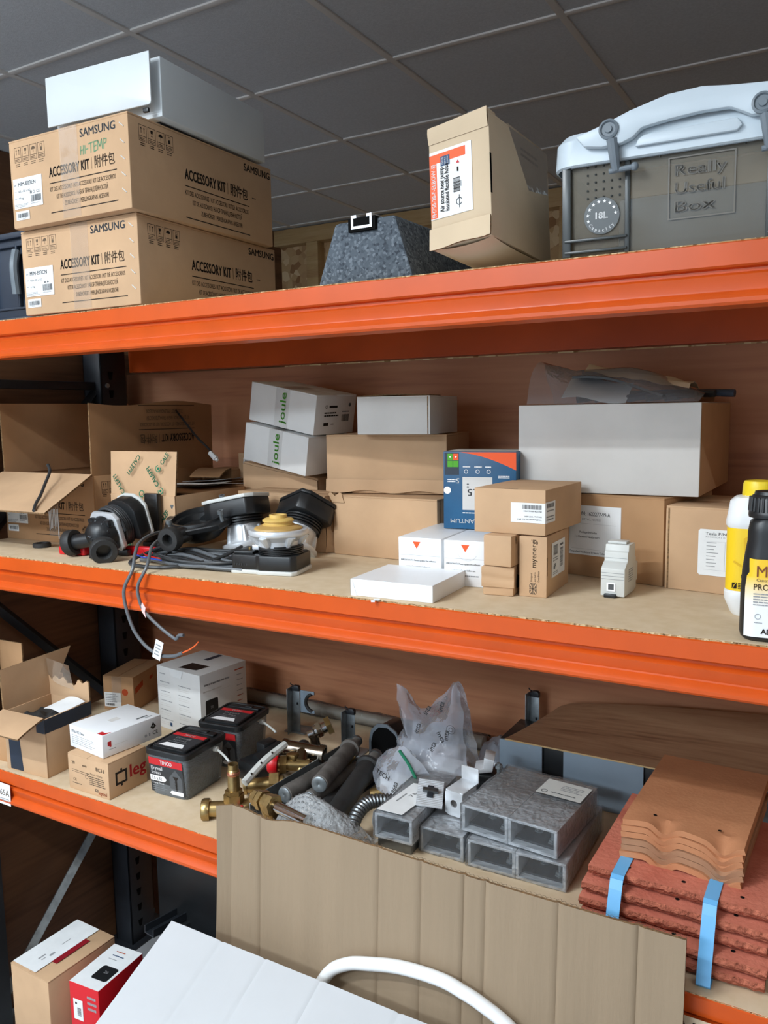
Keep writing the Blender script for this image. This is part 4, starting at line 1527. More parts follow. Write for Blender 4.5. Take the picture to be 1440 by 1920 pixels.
for (a, b, m) in ((0.06, 0.80, INK_LIME), (0.14, 0.80, INK_LIME), (0.06, 0.89, INK_LIME), (0.14, 0.89, INK_ORANGE)):
    g.rect(mb, w * a, h * b, w * (a + 0.074), h * (b + 0.082), m)
g3 = f.sub(0, 0, w, h, lift=0.0004)
g3.poly(mb, [(w * 0.08, h * 0.94), (w * 0.115, h * 0.94), (w * 0.0975, h * 0.915)], INK_WHITE)
g3.poly(mb, [(w * 0.16, h * 0.94), (w * 0.195, h * 0.94), (w * 0.1775, h * 0.915)], INK_WHITE)
for a in (0.32, 0.48, 0.63):
    g.disc(mb, w * a, h * 0.745, w * 0.028, INK_WHITE, r_in=w * 0.021, seg=16)
    g.bars(mb, w * (a - 0.045), h * 0.79, w * (a + 0.06), h * 0.82, 1, INK_WHITE, seed=int(a * 90))
g.bars(mb, w * 0.76, h * 0.66, w * 0.92, h * 0.70, 2, INK_WHITE, seed=4)
g.text(mb, '5', w * 0.225, h * 0.655, h * 0.062, INK_WHITE, bold=1.0, ang=180)
g.bars(mb, w * 0.06, h * 0.60, w * 0.19, h * 0.65, 2, INK_WHITE, seed=9)
g.disc(mb, w * 0.004 + w * 0.052, h * 0.50, w * 0.05, INK_WHITE)
g.rect(mb, w * 0.27, h * 0.25, w * 0.68, h * 0.675, GREYCARD)
g4 = f.sub(0, 0, w, h, lift=0.0004)
g4.text(mb, '21.5', w * 0.60, h * 0.52, h * 0.085, INK_DARKGREY, ang=180, bold=0.4, width=w * 0.26)
g4.text(mb, '18', w * 0.50, h * 0.42, h * 0.05, INK_DARKGREY, ang=180)
g4.bars(mb, w * 0.33, h * 0.53, w * 0.36, h * 0.60, 2, INK_DARKGREY, seed=3)
g.bars(mb, w * 0.27, h * 0.20, w * 0.60, h * 0.225, 1, INK_WHITE, seed=3)
g.text(mb, 'QUANTUM', w * 0.58, h * 0.13, h * 0.052, INK_WHITE, width=w * 0.48, ang=180, bold=0.6)
mb.build('carton_body', t)

# ---- flat white box at the shelf edge
w, d, h = 0.1478, 0.1376, 0.0270
t = thing('flat_white_box', 'flat white box lying near the front edge of the middle shelf', 'cardboard box', (-0.6415, 0.0843, ZM), (0, 0, 2.8))
mb = MB()
carton_shape(mb, w, d, h, GLOSSWHITE, 0.0008, flap=False)
mb.box(0, 0, h, w - 0.001, d - 0.001, 0.0007, GLOSSWHITE)
F = faces_of(w, d, h)
F['left'].rect(mb, d - 0.003, 0.001, d, h, INK_GREY)
mb.build('carton_body', t)
mb = MB()
f = F['front']
mb.prism([(-w / 2 + 0.002, 0.0), (-w / 2 + 0.012, 0.0), (-w / 2 + 0.004, h - 0.001), (-w / 2 + 0.001, h - 0.001)], (0, -d / 2 - 0.0008, 0), (1, 0, 0), (0, 0, 1), (0, 1, 0), 0.0006, GLOSSWHITE)
mb.build('tuck_flap', t)
mb = MB()
mb.box(0, 0, 0, 0.010, 0.008, 0.001, PAPER)
mb.box(-0.006, -0.006, -0.002, 0.006, 0.004, 0.003, PAPER)
tag(mb.build('paper_scrap', loc=(-0.655, 0.000, ZM + 0.0005), rot=(0, 0, 30)), 'tiny white paper scrap on the shelf edge under the flat white box', 'paper scrap')

# ---- little tan boxes, the tall myenergi box, and the labelled tan box on top
for k, (loc, yw, dim, lb) in enumerate((((-0.4984, 0.1420, ZM), 9.0, (0.0535, 0.056, 0.0485), 'dented little tan box at the foot of the tan stack'),
                                        ((-0.4925, 0.1365, ZM + 0.0490), -2.0, (0.0485, 0.054, 0.0505), 'little tan box standing on the dented one'))):
    w, d, h = dim
    t = thing('little_tan_box', lb, 'cardboard box', loc, (0, 0, yw), group='little tan boxes')
    mb = MB()
    carton_shape(mb, w, d, h, KRAFT, 0.0025, flap=False, dent=0.0016 if k == 0 else 0.0004, seed=k + 2)
    F = faces_of(w, d, h)
    if k == 0:
        F['right'].poly(mb, [(d * 0.2, h * 0.25), (d * 0.45, h * 0.22), (d * 0.5, h * 0.6), (d * 0.3, h * 0.72), (d * 0.26, h * 0.5)], DARKHOLE, 0.0012)
    F['right'].rect(mb, d * 0.3, h * 0.72, d * 0.40, h * 0.95, KRAFT_EDGE, 0.001)
    mb.build('carton_body', t)
    if k == 0:
        mb = MB()
        mb.sheet(lambda a, b: (-w / 2 + w * a, -d / 2 - 0.0015 - 0.002 * abs(math.sin(b * 6 + a)), h * 0.30 + h * 0.68 * b), 8, 10, KRAFT, 0.0012)
        mb.build('creased_flap', t)
w, d, h = 0.0455, 0.1330, 0.0980
t = thing('tall_tan_box', 'narrow tan box with a small printed flag, standing on end', 'cardboard box', (-0.4440, 0.1965, ZM), (0, 0, 2.7))
mb = MB()
carton_shape(mb, w, d, h, KRAFT, 0.0012, flap=False)
F = faces_of(w, d, h)
f = F['front']
f.text(mb, 'myenergi', w * 0.62, h * 0.49, w * 0.19, INK_SOFT, width=h * 0.46, ang=90, bold=0.3)
for k, s in enumerate(('Designed', 'and built in', 'Great Britain')):
    f.text(mb, s, w * (0.48 + 0.13 * k), h * 0.255, w * 0.062, INK_SOFT, ang=90, bold=0.3, width=h * (0.14, 0.16, 0.18)[k])
# flag mark, on its side
a0, b0, fw, fh_ = w * 0.38, h * 0.045, w * 0.26, h * 0.185
f.rect(mb, a0, b0, a0 + fw, b0 + fh_, INK_SOFT)
g = f.sub(a0, b0, fw, fh_, lift=0.0002)
g.strokes(mb, [(0, 0), (fw, fh_)], 0.0016, KRAFT)
g.strokes(mb, [(fw, 0), (0, fh_)], 0.0016, KRAFT)
g.rect(mb, fw * 0.36, 0, fw * 0.64, fh_, KRAFT, 0.0001)
g.rect(mb, 0, fh_ * 0.40, fw, fh_ * 0.60, KRAFT, 0.0001)
g.rect(mb, fw * 0.43, 0, fw * 0.57, fh_, INK_SOFT, 0.0002)
g.rect(mb, 0, fh_ * 0.46, fw, fh_ * 0.54, INK_SOFT, 0.0002)
F['right'].rect(mb, 0.001, h * 0.36, 0.004, h * 0.66, KRAFT_EDGE)
mb.build('carton_body', t)
f = F['right'].sub(d * 0.20, h * 0.28, d * 0.58, h * 0.58)
mb = MB()
W, H = f.W, f.H
mb.prism([(0, 0), (W, 0), (W, H), (0, H)], f.at(0, 0, 0.0001), f.u, f.v, f.n, 0.0003, PAPER)
g = f.sub(0, 0, W, H, lift=0.0006)
g.barcode(mb, W * 0.1, H * 0.62, W * 0.42, H * 0.92, INK_DARKGREY, seed=1, vert=True)
g.barcode(mb, W * 0.62, H * 0.2, W * 0.85, H * 0.75, INK_DARKGREY, seed=2, vert=True)
g.bars(mb, W * 0.08, H * 0.44, W * 0.5, H * 0.58, 2, INK_GREY, seed=4)
g.text(mb, '6P', W * 0.12, H * 0.22, H * 0.16, INK_DARKGREY, bold=1.0)
g.bars(mb, W * 0.08, H * 0.06, W * 0.5, H * 0.16, 2, INK_GREY, seed=5)
g.rect(mb, W * 0.62, H * 0.82, W * 0.85, H * 0.88, INK_DARKGREY)
mb.build('label', t, 'white barcode label')
w, d, h = 0.1233, 0.1740, 0.0728
t = thing('tan_box', 'tan box with an upside-down white label, resting across the little tan stack', 'cardboard box', (-0.4798, 0.2193, ZM + 0.1000), (0, 0, -1.8))
mb = MB()
carton_shape(mb, w, d, h, KRAFT, 0.0012, flap=False)
F = faces_of(w, d, h)
F['top'].rect(mb, w * 0.36, 0.0005, w * 0.62, 0.003, KRAFT_EDGE)
F['top'].rect(mb, 0.002, d * 0.10, w - 0.002, d * 0.103, KRAFT_EDGE)
mb.build('carton_body', t)
for nm, f, L_ in (('label', F['front'].sub(w * 0.53, h * 0.27, w * 0.47, h * 0.44), 1), ('label', F['right'].sub(0, h * 0.27, d * 0.24, h * 0.46), 0)):
    mb = MB()
    W, H = f.W, f.H
    mb.prism([(0, 0), (W, 0), (W, H), (0, H)], f.at(0, 0, 0.0001), f.u, f.v, f.n, 0.0003, PAPER)
    g = f.sub(0, 0, W, H, lift=0.0006)
    if L_:
        g.barcode(mb, W * 0.34, H * 0.68, W * 0.90, H * 0.90, INK, seed=4)
        g.text(mb, 'PR-2728-RPH-5-WD1', W * 0.90, H * 0.62, H * 0.07, INK, ang=180, width=W * 0.52, bold=0.5)
        g.text(mb, 'Diverter WiFi 60A', W * 0.90, H * 0.35, H * 0.07, INK, ang=180, width=W * 0.50, bold=0.5)
        g.text(mb, 'V1.2 External Fan For EPH', W * 0.90, H * 0.20, H * 0.07, INK, ang=180, width=W * 0.70, bold=0.5)
    else:
        g.barcode(mb, W * 0.1, H * 0.72, W * 0.85, H * 0.92, INK_DARKGREY, seed=7)
        g.bars(mb, W * 0.1, H * 0.50, W * 0.9, H * 0.64, 1, INK_GREY, seed=7)
        g.bars(mb, W * 0.05, H * 0.08, W * 0.9, H * 0.36, 2, INK_GREY, seed=8)
    mb.build(nm, t, 'white label printed upside down' if L_ else 'end of the white label wrapped round the corner')

# ---- transformer kit carton, meter carton, big white box
w, d, h = 0.2020, 0.200, 0.1490
t = thing('transformer_carton', 'tan carton with a wide white label, directly under the big white box', 'cardboard box', (-0.3482, 0.4164, ZM), (0, 0, -13.3))
mb = MB()
carton_shape(mb, w, d, h, KRAFT_D, 0.002, seed=2)
F = faces_of(w, d, h)
mb.build('carton_body', t)
f = F['front'].sub(w * 0.12, h * 0.26, w * 0.50, h * 0.60)
mb = MB()
W, H = f.W, f.H
mb.prism([(0, 0), (W, 0), (W, H), (0, H)], f.at(0, 0, 0.0001), f.u, f.v, f.n, 0.0003, PAPER)
g = f.sub(0, 0, W, H, lift=0.0006)
g.text(mb, 'P/N: 1622277-99-A', W * 0.80, H * 0.80, H * 0.075, INK_DARKGREY, align='R', bold=0.9, width=W * 0.60)
g.text(mb, 'CT KIT, W2, NEURIO', W * 0.62, H * 0.70, H * 0.045, INK_GREY, align='R', width=W * 0.44)
g.rect(mb, W * 0.05, H * 0.635, W * 0.92, H * 0.638, INK_GREY)
g.text(mb, 'Package includes', W * 0.55, H * 0.44, H * 0.045, INK_DARKGREY, align='R', bold=0.5, width=W * 0.34)
g.text(mb, '1 x Current Transformers', W * 0.60, H * 0.35, H * 0.045, INK_DARKGREY, align='R', bold=0.5, width=W * 0.48)
g.rect(mb, W * 0.05, H * 0.12, W * 0.92, H * 0.123, INK_GREY)
g.text(mb, 'Designed and Manufactured by Neurio Technology', W * 0.78, H * 0.04, H * 0.04, INK_DARKGREY, align='R', bold=0.5, width=W * 0.76)
mb.build('label', t, 'white part number label')
w, d, h = 0.175, 0.200, 0.1389
t = thing('meter_carton', 'tan carton with a white part label behind the yellow-capped bottle', 'cardboard box', (-0.1700, 0.3780, ZM), (0, 0, -6.9))
mb = MB()
carton_shape(mb, w, d, h, KRAFT, 0.002, seed=7)
F = faces_of(w, d, h)
F['front'].rect(mb, 0.004, 0.001, 0.0065, h - 0.004, KRAFT_EDGE)
F['front'].text(mb, 'NEURIO', w * 0.58, h * 0.10, h * 0.045, INK, bold=1.2)
mb.build('carton_body', t)
f = F['front'].sub(w * 0.305, h * 0.21, w * 0.62, h * 0.54)
mb = MB()
W, H = f.W, f.H
mb.prism([(0, 0.003), (0.003, 0), (W - 0.003, 0), (W, 0.003), (W, H - 0.003), (W - 0.003, H), (0.003, H), (0, H - 0.003)], f.at(0, 0, 0.0001), f.u, f.v, f.n, 0.0003, PAPER)
g = f.sub(0, 0, W, H, lift=0.0006)
g.text(mb, 'Tesla P/N: 1112484-02-B', W * 0.10, H * 0.88, H * 0.06, INK_DARKGREY, width=W * 0.78, bold=0.5)
g.text(mb, 'ACCESSORY KIT UNIT, W1, NEURIO', W * 0.10, H * 0.82, H * 0.032, INK_GREY, width=W * 0.70)
for k in range(8):
    y = H * (0.70 - 0.073 * k)
    g.bars(mb, W * 0.12, y, W * (0.26 if k % 3 else 0.30), y + H * 0.03, 1, INK_GREY, seed=k, words=False, fill=0.5)
    g.bars(mb, W * 0.42, y, W * 0.72, y + H * 0.03, 1, INK_GREY, seed=k + 20, fill=0.8)
g.rect(mb, W * 0.38, H * 0.13, W * 0.383, H * 0.74, INK_GREY)
g.rect(mb, W * 0.08, H * 0.74, W * 0.92, H * 0.743, INK_GREY)
g.rect(mb, W * 0.08, H * 0.125, W * 0.92, H * 0.128, INK_GREY)
g.bars(mb, W * 0.42, H * 0.05, W * 0.80, H * 0.08, 1, INK_GREY, seed=60)
mb.build('label', t, 'white part label with a small table')
w, d, h = 0.3165, 0.3200, 0.1560
t = thing('big_white_box', 'big plain white-fronted box lying across the tan cartons at right', 'cardboard box', (-0.3806, 0.4836, ZM + 0.1505), (0, 0, -0.5))
mb = MB()
carton_shape(mb, w, d, h, GREYCARD, 0.002, flap=False)
F = faces_of(w, d, h)
F['right'].rect(mb, 0.001, 0.001, d - 0.001, h - 0.001, KRAFT)
F['top'].rect(mb, 0.002, 0.002, w - 0.002, d - 0.002, KRAFT_D)
mb.build('carton_body', t)

# ---- clear bag of parts and a brown paper slip on the white box
t = thing('parts_bag', 'clear polythene bag of dark parts with a white slip on the big white box', 'plastic bag', (-0.385, 0.42, ZM + 0.1505 + 0.1568), (0, 0, 0))
mb = MB()


def bagf(a, b):
    x = -0.145 + 0.30 * a
    y = -0.075 + 0.15 * b
    hgt = 0.064 * math.sin(math.pi * b) ** 0.7 * (0.25 + 0.75 * math.sin(math.pi * min(1, a * 0.9 + 0.12))) + 0.05 * max(0, 0.22 - a) / 0.22 * math.sin(math.pi * b)
    n = noise.noise(Vector((a * 5, b * 4, 1.3)))
    return (x + 0.008 * n - 0.012 * max(0, 0.2 - a), y, max(0.001, hgt + 0.012 * n * (0.2 + math.sin(math.pi * b))))


mb.sheet(bagf, 30, 18, film('bag_film_clear', tint=(200, 204, 212), haze=0.22, gloss=0.9, bump=0.5, bump_scale=30))
mb.build('bag_film', t, 'clear film')
mb = MB()
mb.sheet(lambda a, b: (-0.085 + 0.115 * a, -0.064 + 0.06 * b, 0.012 + 0.036 * b - 0.010 * a + 0.004 * math.sin(a * 6)), 8, 6, PAPER, 0.0006)
mb.build('paper_slip', t, 'white slip')
mb = MB()
for k in range(6):
    a = Vector((-0.06 + 0.03 * k, -0.05 + 0.01 * (k % 3), 0.008))
    mb.tube([a, a + Vector((0.05, 0.03, 0.008)), a + Vector((0.11, 0.02, 0.006))], 0.0065, (BLACKP, NAVY)[k % 2], 8)
mb.build('dark_parts', t, 'dark parts inside')
mb = MB()
mb.sheet(lambda a, b: (-0.095 + 0.19 * a, -0.035 + 0.07 * b + 0.012 * math.sin(a * 5), 0.074 - 0.036 * a - 0.012 * (2 * b - 1) ** 2 + 0.005 * noise.noise(Vector((a * 6, b * 4, 0)))), 20, 8, KRAFT_P, 0.0008)
tag(mb.build('brown_paper', loc=(-0.345, 0.43, ZM + 0.3050), rot=(0, 0, -4)), 'crumpled strip of brown paper lying over the bag of parts', 'paper')
mb = MB()
mb.sheet(lambda a, b: (-0.07 + 0.16 * a, -0.05 + 0.09 * b, 0.050 - 0.030 * a + 0.008 * math.sin(a * 4 + b)), 10, 6, BLACKP, 0.004)
mb.build('black_pad', t, 'black pad under the paper strip')

# ================================================================== middle shelf: pumps, cables, bottles
def octa(a, c):
    """square of half-size a with corners cut by c"""
    return [(-a + c, -a), (a - c, -a), (a, -a + c), (a, a - c), (a - c, a), (-a + c, a), (-a, a - c), (-a, -a + c)]


# ---- complete circulator, lying with its ports to the front; local axis: +y away from the ports
ax = Vector((0.06, 0.955, 0.290)).normalized()
t = thing('circulator_pump', 'black circulator pump wound with its own cable, nearest the open carton at left', 'pump', (-1.385, 0.080, ZM))
cx = Vector((0, 0, 0.047))
sx = Vector((1, 0, 0))
sx = (sx - ax * sx.dot(ax)).normalized()
sz = sx.cross(ax)
Mx = Matrix(((sx.x, ax.x, sz.x, cx.x), (sx.y, ax.y, sz.y, cx.y), (sx.z, ax.z, sz.z, cx.z), (0, 0, 0, 1)))
mb = MB()
mb.lathe((0, -0.012, 0), (0, 1, 0), [(0.0, -0.014), (0.012, -0.012), (0.026, -0.004), (0.033, 0.008), (0.036, 0.022), (0.038, 0.030), (0.0, 0.030)], BLACKP, 28, Mx)
for k in range(4):
    a = R(45 + 90 * k)
    mb.box(0.036 * math.cos(a), 0.012, 0.036 * math.sin(a) - 0.008, 0.016, 0.014, 0.016, BLACKP, 0.003, Mx)
for k in range(5):
    a = R(20 + 35 * k)
    mb.cyl((0.006 * math.cos(a), -0.024, 0.006 * math.sin(a)), (0.032 * math.cos(a), 0.004, 0.032 * math.sin(a)), 0.004, 0.005, BLACKP, 8, M=Mx)
mb.cyl((0, -0.024, -0.030), (0.0, -0.030, -0.040), 0.010, 0.009, BLACKP, 12, M=Mx)
mb.build('pump_volute', t)
for s, d_ in ((-1, Vector((-0.92, -0.30, -0.10))), (1, Vector((0.80, -0.58, -0.05)))):
    mb = MB()
    p0 = Vector((s * 0.012, -0.006, -0.006))
    d_ = d_.normalized()
    p1 = p0 + d_ * 0.052
    mb.cyl(p0, p1, 0.015, 0.017, BLACKP, 20, M=Mx)
    mb.lathe(p1, d_, [(0.018, -0.004), (0.0265, -0.004), (0.028, 0.0), (0.028, 0.014), (0.026, 0.017), (0.016, 0.017), (0.014, 0.013), (0.013, -0.01), (0.0, -0.01)], BLACKM, 32, Mx)
    mb.build('pipe_port', t, 'black screwed pipe port')
mb = MB()
mb.prism(octa(0.043, 0.012), Mx @ Vector((0, 0.020, 0)), sx, sz, ax, 0.010, ALU, bev=0.0015)
mb.lathe((0, 0.03, 0), (0, 1, 0), [(0.034, 0), (0.031, 0.012), (0.031, 0.035), (0.0, 0.035)], ALU, 28, Mx)
mb.build('motor_flange', t, 'bare aluminium flange')
mb = MB()
box = [(-0.040, -0.040), (0.040, -0.040), (0.046, -0.03), (0.046, 0.028), (0.034, 0.042), (0.015, 0.050), (-0.012, 0.050), (-0.034, 0.042), (-0.046, 0.028), (-0.046, -0.03)]
mb.prism(box, Mx @ Vector((0.012, 0.058, 0.008)), sx, sz, ax, 0.030, BLACKP, bev=0.004)
mb.build('control_box', t)
mb = MB()
mb.prism([(p[0] * 1.06, p[1] * 1.06) for p in box], Mx @ Vector((0.012, 0.088, 0.008)), sx, sz, ax, 0.006, LIGHTGREYP, bev=0.0015)
mb.build('cover_plate', t, 'pale grey cover plate')
mb = MB()
pts = []
for k in range(5 * 16):
    a = 2 * math.pi * k / 16
    rr = 0.044 + 0.004 * math.sin(k * 0.37)
    pts.append(Mx @ Vector((rr * math.cos(a), 0.034 + 0.0055 * k / 16, rr * math.sin(a))))
mb.tube(pts, 0.0037, CABLE, 8, n=2)
mb.build('wound_cable', t, 'cable wound round the motor')

# ---- bits round the first pump
t = thing('black_plug', 'upright black plastic plug standing against the green-printed carton', 'plastic plug', (-1.345, 0.197, ZM))
mb = MB()
mb.box(0, 0, 0.0, 0.040, 0.014, 0.128, BLACKP, 0.003)
mb.box(0, -0.004, 0.0, 0.050, 0.018, 0.02, BLACKP, 0.003)
mb.build('plug_body', t)
mb = MB()
mb.lathe((0, 0, 0), (0, 0, 1), [(0.017, 0.0), (0.020, 0.001), (0.020, 0.0085), (0.018, 0.010), (0.013, 0.010), (0.012, 0.002), (0.012, 0.0)], BLACKM, 28, closed=True)
tag(mb.build('rubber_washer', loc=(-1.625, 0.118, ZM)), 'black rubber washer lying alone on the left of the middle shelf', 'washer')
t = thing('pipe_cutter', 'red-handled tool lying under the cable-wound pump', 'hand tool', (-1.39, 0.110, ZM))
mb = MB()
mb.box(-0.082, -0.018, 0, 0.072, 0.018, 0.019, REDP, 0.004, Matrix.Rotation(R(8), 4, 'Z'))
mb.build('handle', t, 'red handle')
mb = MB()
mb.box(0.070, 0.022, 0, 0.085, 0.016, 0.019, REDP, 0.004, Matrix.Rotation(R(8), 4, 'Z'))
mb.build('handle', t, 'red handle')
mb = MB()
mb.box(0.122, 0.022, 0.001, 0.020, 0.015, 0.017, BLACKP, 0.003, Matrix.Rotation(R(8), 4, 'Z'))
mb.box(-0.005, 0.002, 0.002, 0.11, 0.014, 0.012, BLACKP, 0.002, Matrix.Rotation(R(8), 4, 'Z'))
mb.build('shank', t, 'black shank')
t = thing('chrome_fitting', 'shiny chrome fitting half hidden behind the left pump', 'pipe fitting', (-1.500, 0.150, ZM))
mb = MB()
mb.lathe((0.0, 0.018, 0.026), (-0.5, -0.8, 0.1), [(0.0, -0.03), (0.023, -0.03), (0.024, -0.012), (0.019, -0.008), (0.019, 0.004), (0.024, 0.008), (0.024, 0.026), (0.017, 0.03), (0.0, 0.028)], CHROME, 28)
mb.build('fitting_body', t)
t = thing('capped_valve', 'brass valve with a round yellow cap beside the left pump', 'valve', (-1.385, 0.240, ZM))
mb = MB()
mb.cyl((-0.055, 0.012, 0.014), (-0.01, 0.0, 0.020), 0.0135, 0.014, BRASS, 16)
mb.cyl((-0.030, 0.005, 0.018), (-0.022, 0.003, 0.019), 0.018, None, BRASS, 6)
mb.build('valve_body', t)
mb = MB()
mb.lathe((-0.012, 0.004, 0.026), (0.62, -0.74, 0.22), [(0.0, 0), (0.020, 0), (0.0225, 0.003), (0.0225, 0.011), (0.019, 0.014), (0.012, 0.0145), (0.011, 0.018), (0.0, 0.019)], GOLDPLAST, 28)
mb.build('cap', t, 'round yellow plastic cap')
mb = MB()
mb.lathe((0, 0, 0.011), (1, -0.2, 0.05), [(0.0, -0.012), (0.010, -0.012), (0.012, -0.004), (0.010, 0.0), (0.012, 0.004), (0.010, 0.014), (0, 0.014)], GOLDPLAST, 20)
tag(mb.build('plastic_stopper', loc=(-1.330, 0.272, ZM)), 'small pale yellow stopper on the shelf right of the capped valve', 'stopper')
t = thing('yellow_impeller_ring', 'yellow plastic ring standing behind the bolted pump casing', 'plastic ring', (-1.385, 0.335, ZM))
mb = MB()
mb.tube([(0.027 * math.cos(2 * math.pi * k / 16), 0.006 * math.sin(2 * math.pi * k / 8), 0.048 + 0.0215 * math.sin(2 * math.pi * k / 16)) for k in range(16)], 0.0042, GOLDPLAST, 8, n=3, closed=True)
mb.box(0.026, 0.0, 0.0, 0.034, 0.014, 0.050, GOLDPLAST, 0.004)
mb.build('ring', t)

# ---- loose pump casing, bolted flange up
t = thing('pump_casing', 'open black pump casing with four upright bolts lying on the cables', 'pump casing', (-1.226, 0.226, ZM + 0.026), (15, 0, 0))
mb = MB()
fl = []
hw = 0.073
ca, sa = math.cos(R(38)), math.sin(R(38))
for x, y in octa(hw, 0.028):
    fl.append((x * ca - y * sa, x * sa + y * ca))
zt = 0.054
N = 36
out = []
for k in range(N):
    a = 2 * math.pi * k / N
    # ray against the rotated octagon
    best = 1e9
    for i in range(8):
        p, q = Vector(fl[i]), Vector(fl[(i + 1) % 8])
        dd = q - p
        den = math.cos(a) * dd.y - math.sin(a) * dd.x
        if abs(den) > 1e-9:
            s_ = (p.x * dd.y - p.y * dd.x) / den
            u_ = (p.x * math.sin(a) - p.y * math.cos(a)) / den
            if s_ > 0 and -0.001 <= u_ <= 1.001:
                best = min(best, s_)
    out.append(best)
rg = lambda r, z: ([(r * math.cos(2 * math.pi * k / N), r * math.sin(2 * math.pi * k / N)) for k in range(N)], z)
rgo = lambda f, z: ([(out[k] * f * math.cos(2 * math.pi * k / N), out[k] * f * math.sin(2 * math.pi * k / N)) for k in range(N)], z)
rings(mb, [rg(0.040, 0.010), rg(0.056, 0.024), rg(0.060, zt - 0.014), rgo(0.97, zt - 0.013), rgo(1.0, zt - 0.010), rgo(1.0, zt - 0.002), rgo(0.98, zt), rg(0.062, zt), rg(0.060, zt + 0.005),
           rg(0.056, zt + 0.005), rg(0.054, zt - 0.004), rg(0.048, zt - 0.006), rg(0.044, zt - 0.018), rg(0.020, zt - 0.026), rg(0.010, zt - 0.022), rg(0.0005, zt - 0.020)], BLACKP, True, True)
mb.build('casing_body', t)
for sgn, dv, r_, L_ in ((1, Vector((0.16, -0.96, 0.20)), 0.024, 0.082), (-1, Vector((-0.30, 0.95, 0.05)), 0.021, 0.070)):
    mb = MB()
    dv = dv.normalized()
    p0 = Vector((0, 0, 0.028)) + dv * 0.035
    p1 = p0 + dv * (L_ - 0.01)
    mb.cyl(p0, p1, 0.017, 0.018, BLACKP, 20)
    mb.lathe(p1, dv, [(0.018, -0.006), (r_, -0.006), (r_ + 0.001, -0.003), (r_ + 0.001, 0.013), (r_ - 0.001, 0.016), (0.0125, 0.016), (0.0105, 0.012), (0.0105, -0.02), (0.0, -0.02)], BLACKM, 32)
    mb.build('pipe_port', t, 'black pipe port')
for k in range(4):
    a = R(38 + 45 + 90 * k)
    c = Vector((0.076 * math.cos(a), 0.076 * math.sin(a), zt))
    mb = MB()
    mb.cyl(c - Vector((0, 0, 0.012)), c + Vector((0, 0, 0.016)), 0.004, None, GALV, 12)
    mb.cyl(c + Vector((0, 0, 0.016)), c + Vector((0, 0, 0.024)), 0.0068, None, GALV, 12)
    mb.cyl(c + Vector((0, 0, 0.0241)), c + Vector((0, 0, 0.0243)), 0.0034, None, STEEL_D, 6)
    mb.build('bolt', t, 'zinc-plated bolt')

# ---- motor heads
def motor_head(lbl, loc, rot, plate, fins):
    t = thing('pump_motor', lbl, 'pump motor', loc, rot, group='pump motor heads')
    mb = MB()
    mb.lathe((0, 0, 0), (0, 0, 1), [(0.0, 0.0), (0.050, 0.0), (0.052, 0.004), (0.052, 0.010), (0.042, 0.014), (0.036, 0.024), (0.036, 0.050), (0.0, 0.050)], ALU, 32)
    for k in range(6):
        a = R(60 * k)
        mb.cyl((0.040 * math.cos(a), 0.040 * math.sin(a), 0.008), (0.036 * math.cos(a), 0.036 * math.sin(a), 0.046), 0.007, 0.004, ALU, 8)
    mb.build('motor_flange', t, 'bare aluminium flange')
    mb = MB()
    for k in range(fins):
        mb.lathe((0, 0, 0.050 + 0.006 * k), (0, 0, 1), [(0.034, 0), (0.043, 0.0005), (0.043, 0.0035), (0.034, 0.004)], BLACKP, 28)
    mb.cyl((0, 0, 0.048), (0, 0, 0.050 + 0.006 * fins), 0.0345, None, BLACKP, 28)
    mb.build('motor_can', t)
    z = 0.050 + 0.006 * fins
    shp = [(-0.075, -0.034), (-0.052, -0.045), (0.040, -0.047), (0.052, -0.030), (0.054, 0.030), (0.040, 0.046), (-0.050, 0.045), (-0.075, 0.034)]
    mb = MB()
    mb.prism(shp, (0, 0, z), (1, 0, 0), (0, 1, 0), (0, 0, 1), 0.036, BLACKP, bev=0.004)
    mb.build('control_box', t)
    mb = MB()
    mb.prism([(p[0] * 1.03, p[1] * 1.03) for p in shp], (0, 0, z + 0.036), (1, 0, 0), (0, 1, 0), (0, 0, 1), 0.008, LIGHTGREYP if plate else BLACKP, bev=0.002)
    if plate:
        g = Face((-0.03, -0.03, z + 0.0442), (1, 0, 0), (0, 1, 0))
        g.rect(mb, 0.0, 0.0, 0.07, 0.06, STEEL)
    mb.build('cover_plate', t, 'grey cover plate' if plate else 'black cover plate')
    return t


motor_head('pump motor head with grey cover plate tilted up behind the bolted casing', (-1.135, 0.262, ZM + 0.012), (-6, -11, 8), True, 3)
motor_head('dusty black pump motor head leaning against the crumpled carton', (-1.010, 0.255, ZM + 0.014), (-34, -16, -22), False, 4)

# the upended one with the yellow impeller
t = thing('impeller_motor', 'upended pump motor with yellow impeller on top, at the shelf front', 'pump motor', (-0.955, 0.125, ZM), (0, 0, 14))
mb = MB()
base = [(-0.072, -0.036), (-0.020, -0.040), (-0.012, -0.046), (0.052, -0.046), (0.060, -0.036), (0.060, 0.036), (0.050, 0.046), (-0.012, 0.046), (-0.020, 0.040), (-0.072, 0.034)]
mb.prism([(p[0] * 1.03, p[1] * 1.03) for p in base], (0, 0, 0), (1, 0, 0), (0, 1, 0), (0, 0, 1), 0.008, LIGHTGREYP, bev=0.002)
mb.build('cover_plate', t, 'grey cover plate underneath')
mb = MB()
mb.prism(base, (0, 0, 0.008), (1, 0, 0), (0, 1, 0), (0, 0, 1), 0.028, BLACKP, bev=0.003)
mb.box(-0.050, -0.002, 0.036, 0.040, 0.060, 0.006, BLACKP, 0.002)
f = Face((-0.068, -0.0375, 0.02), (1, 0, -0.0), (0, 0, 1))
for k in range(9):
    f.rect(mb, 0.002 + 0.005 * k, -0.004, 0.0035 + 0.005 * k, 0.0, STEEL_D, 0.001)
mb.build('control_box', t)
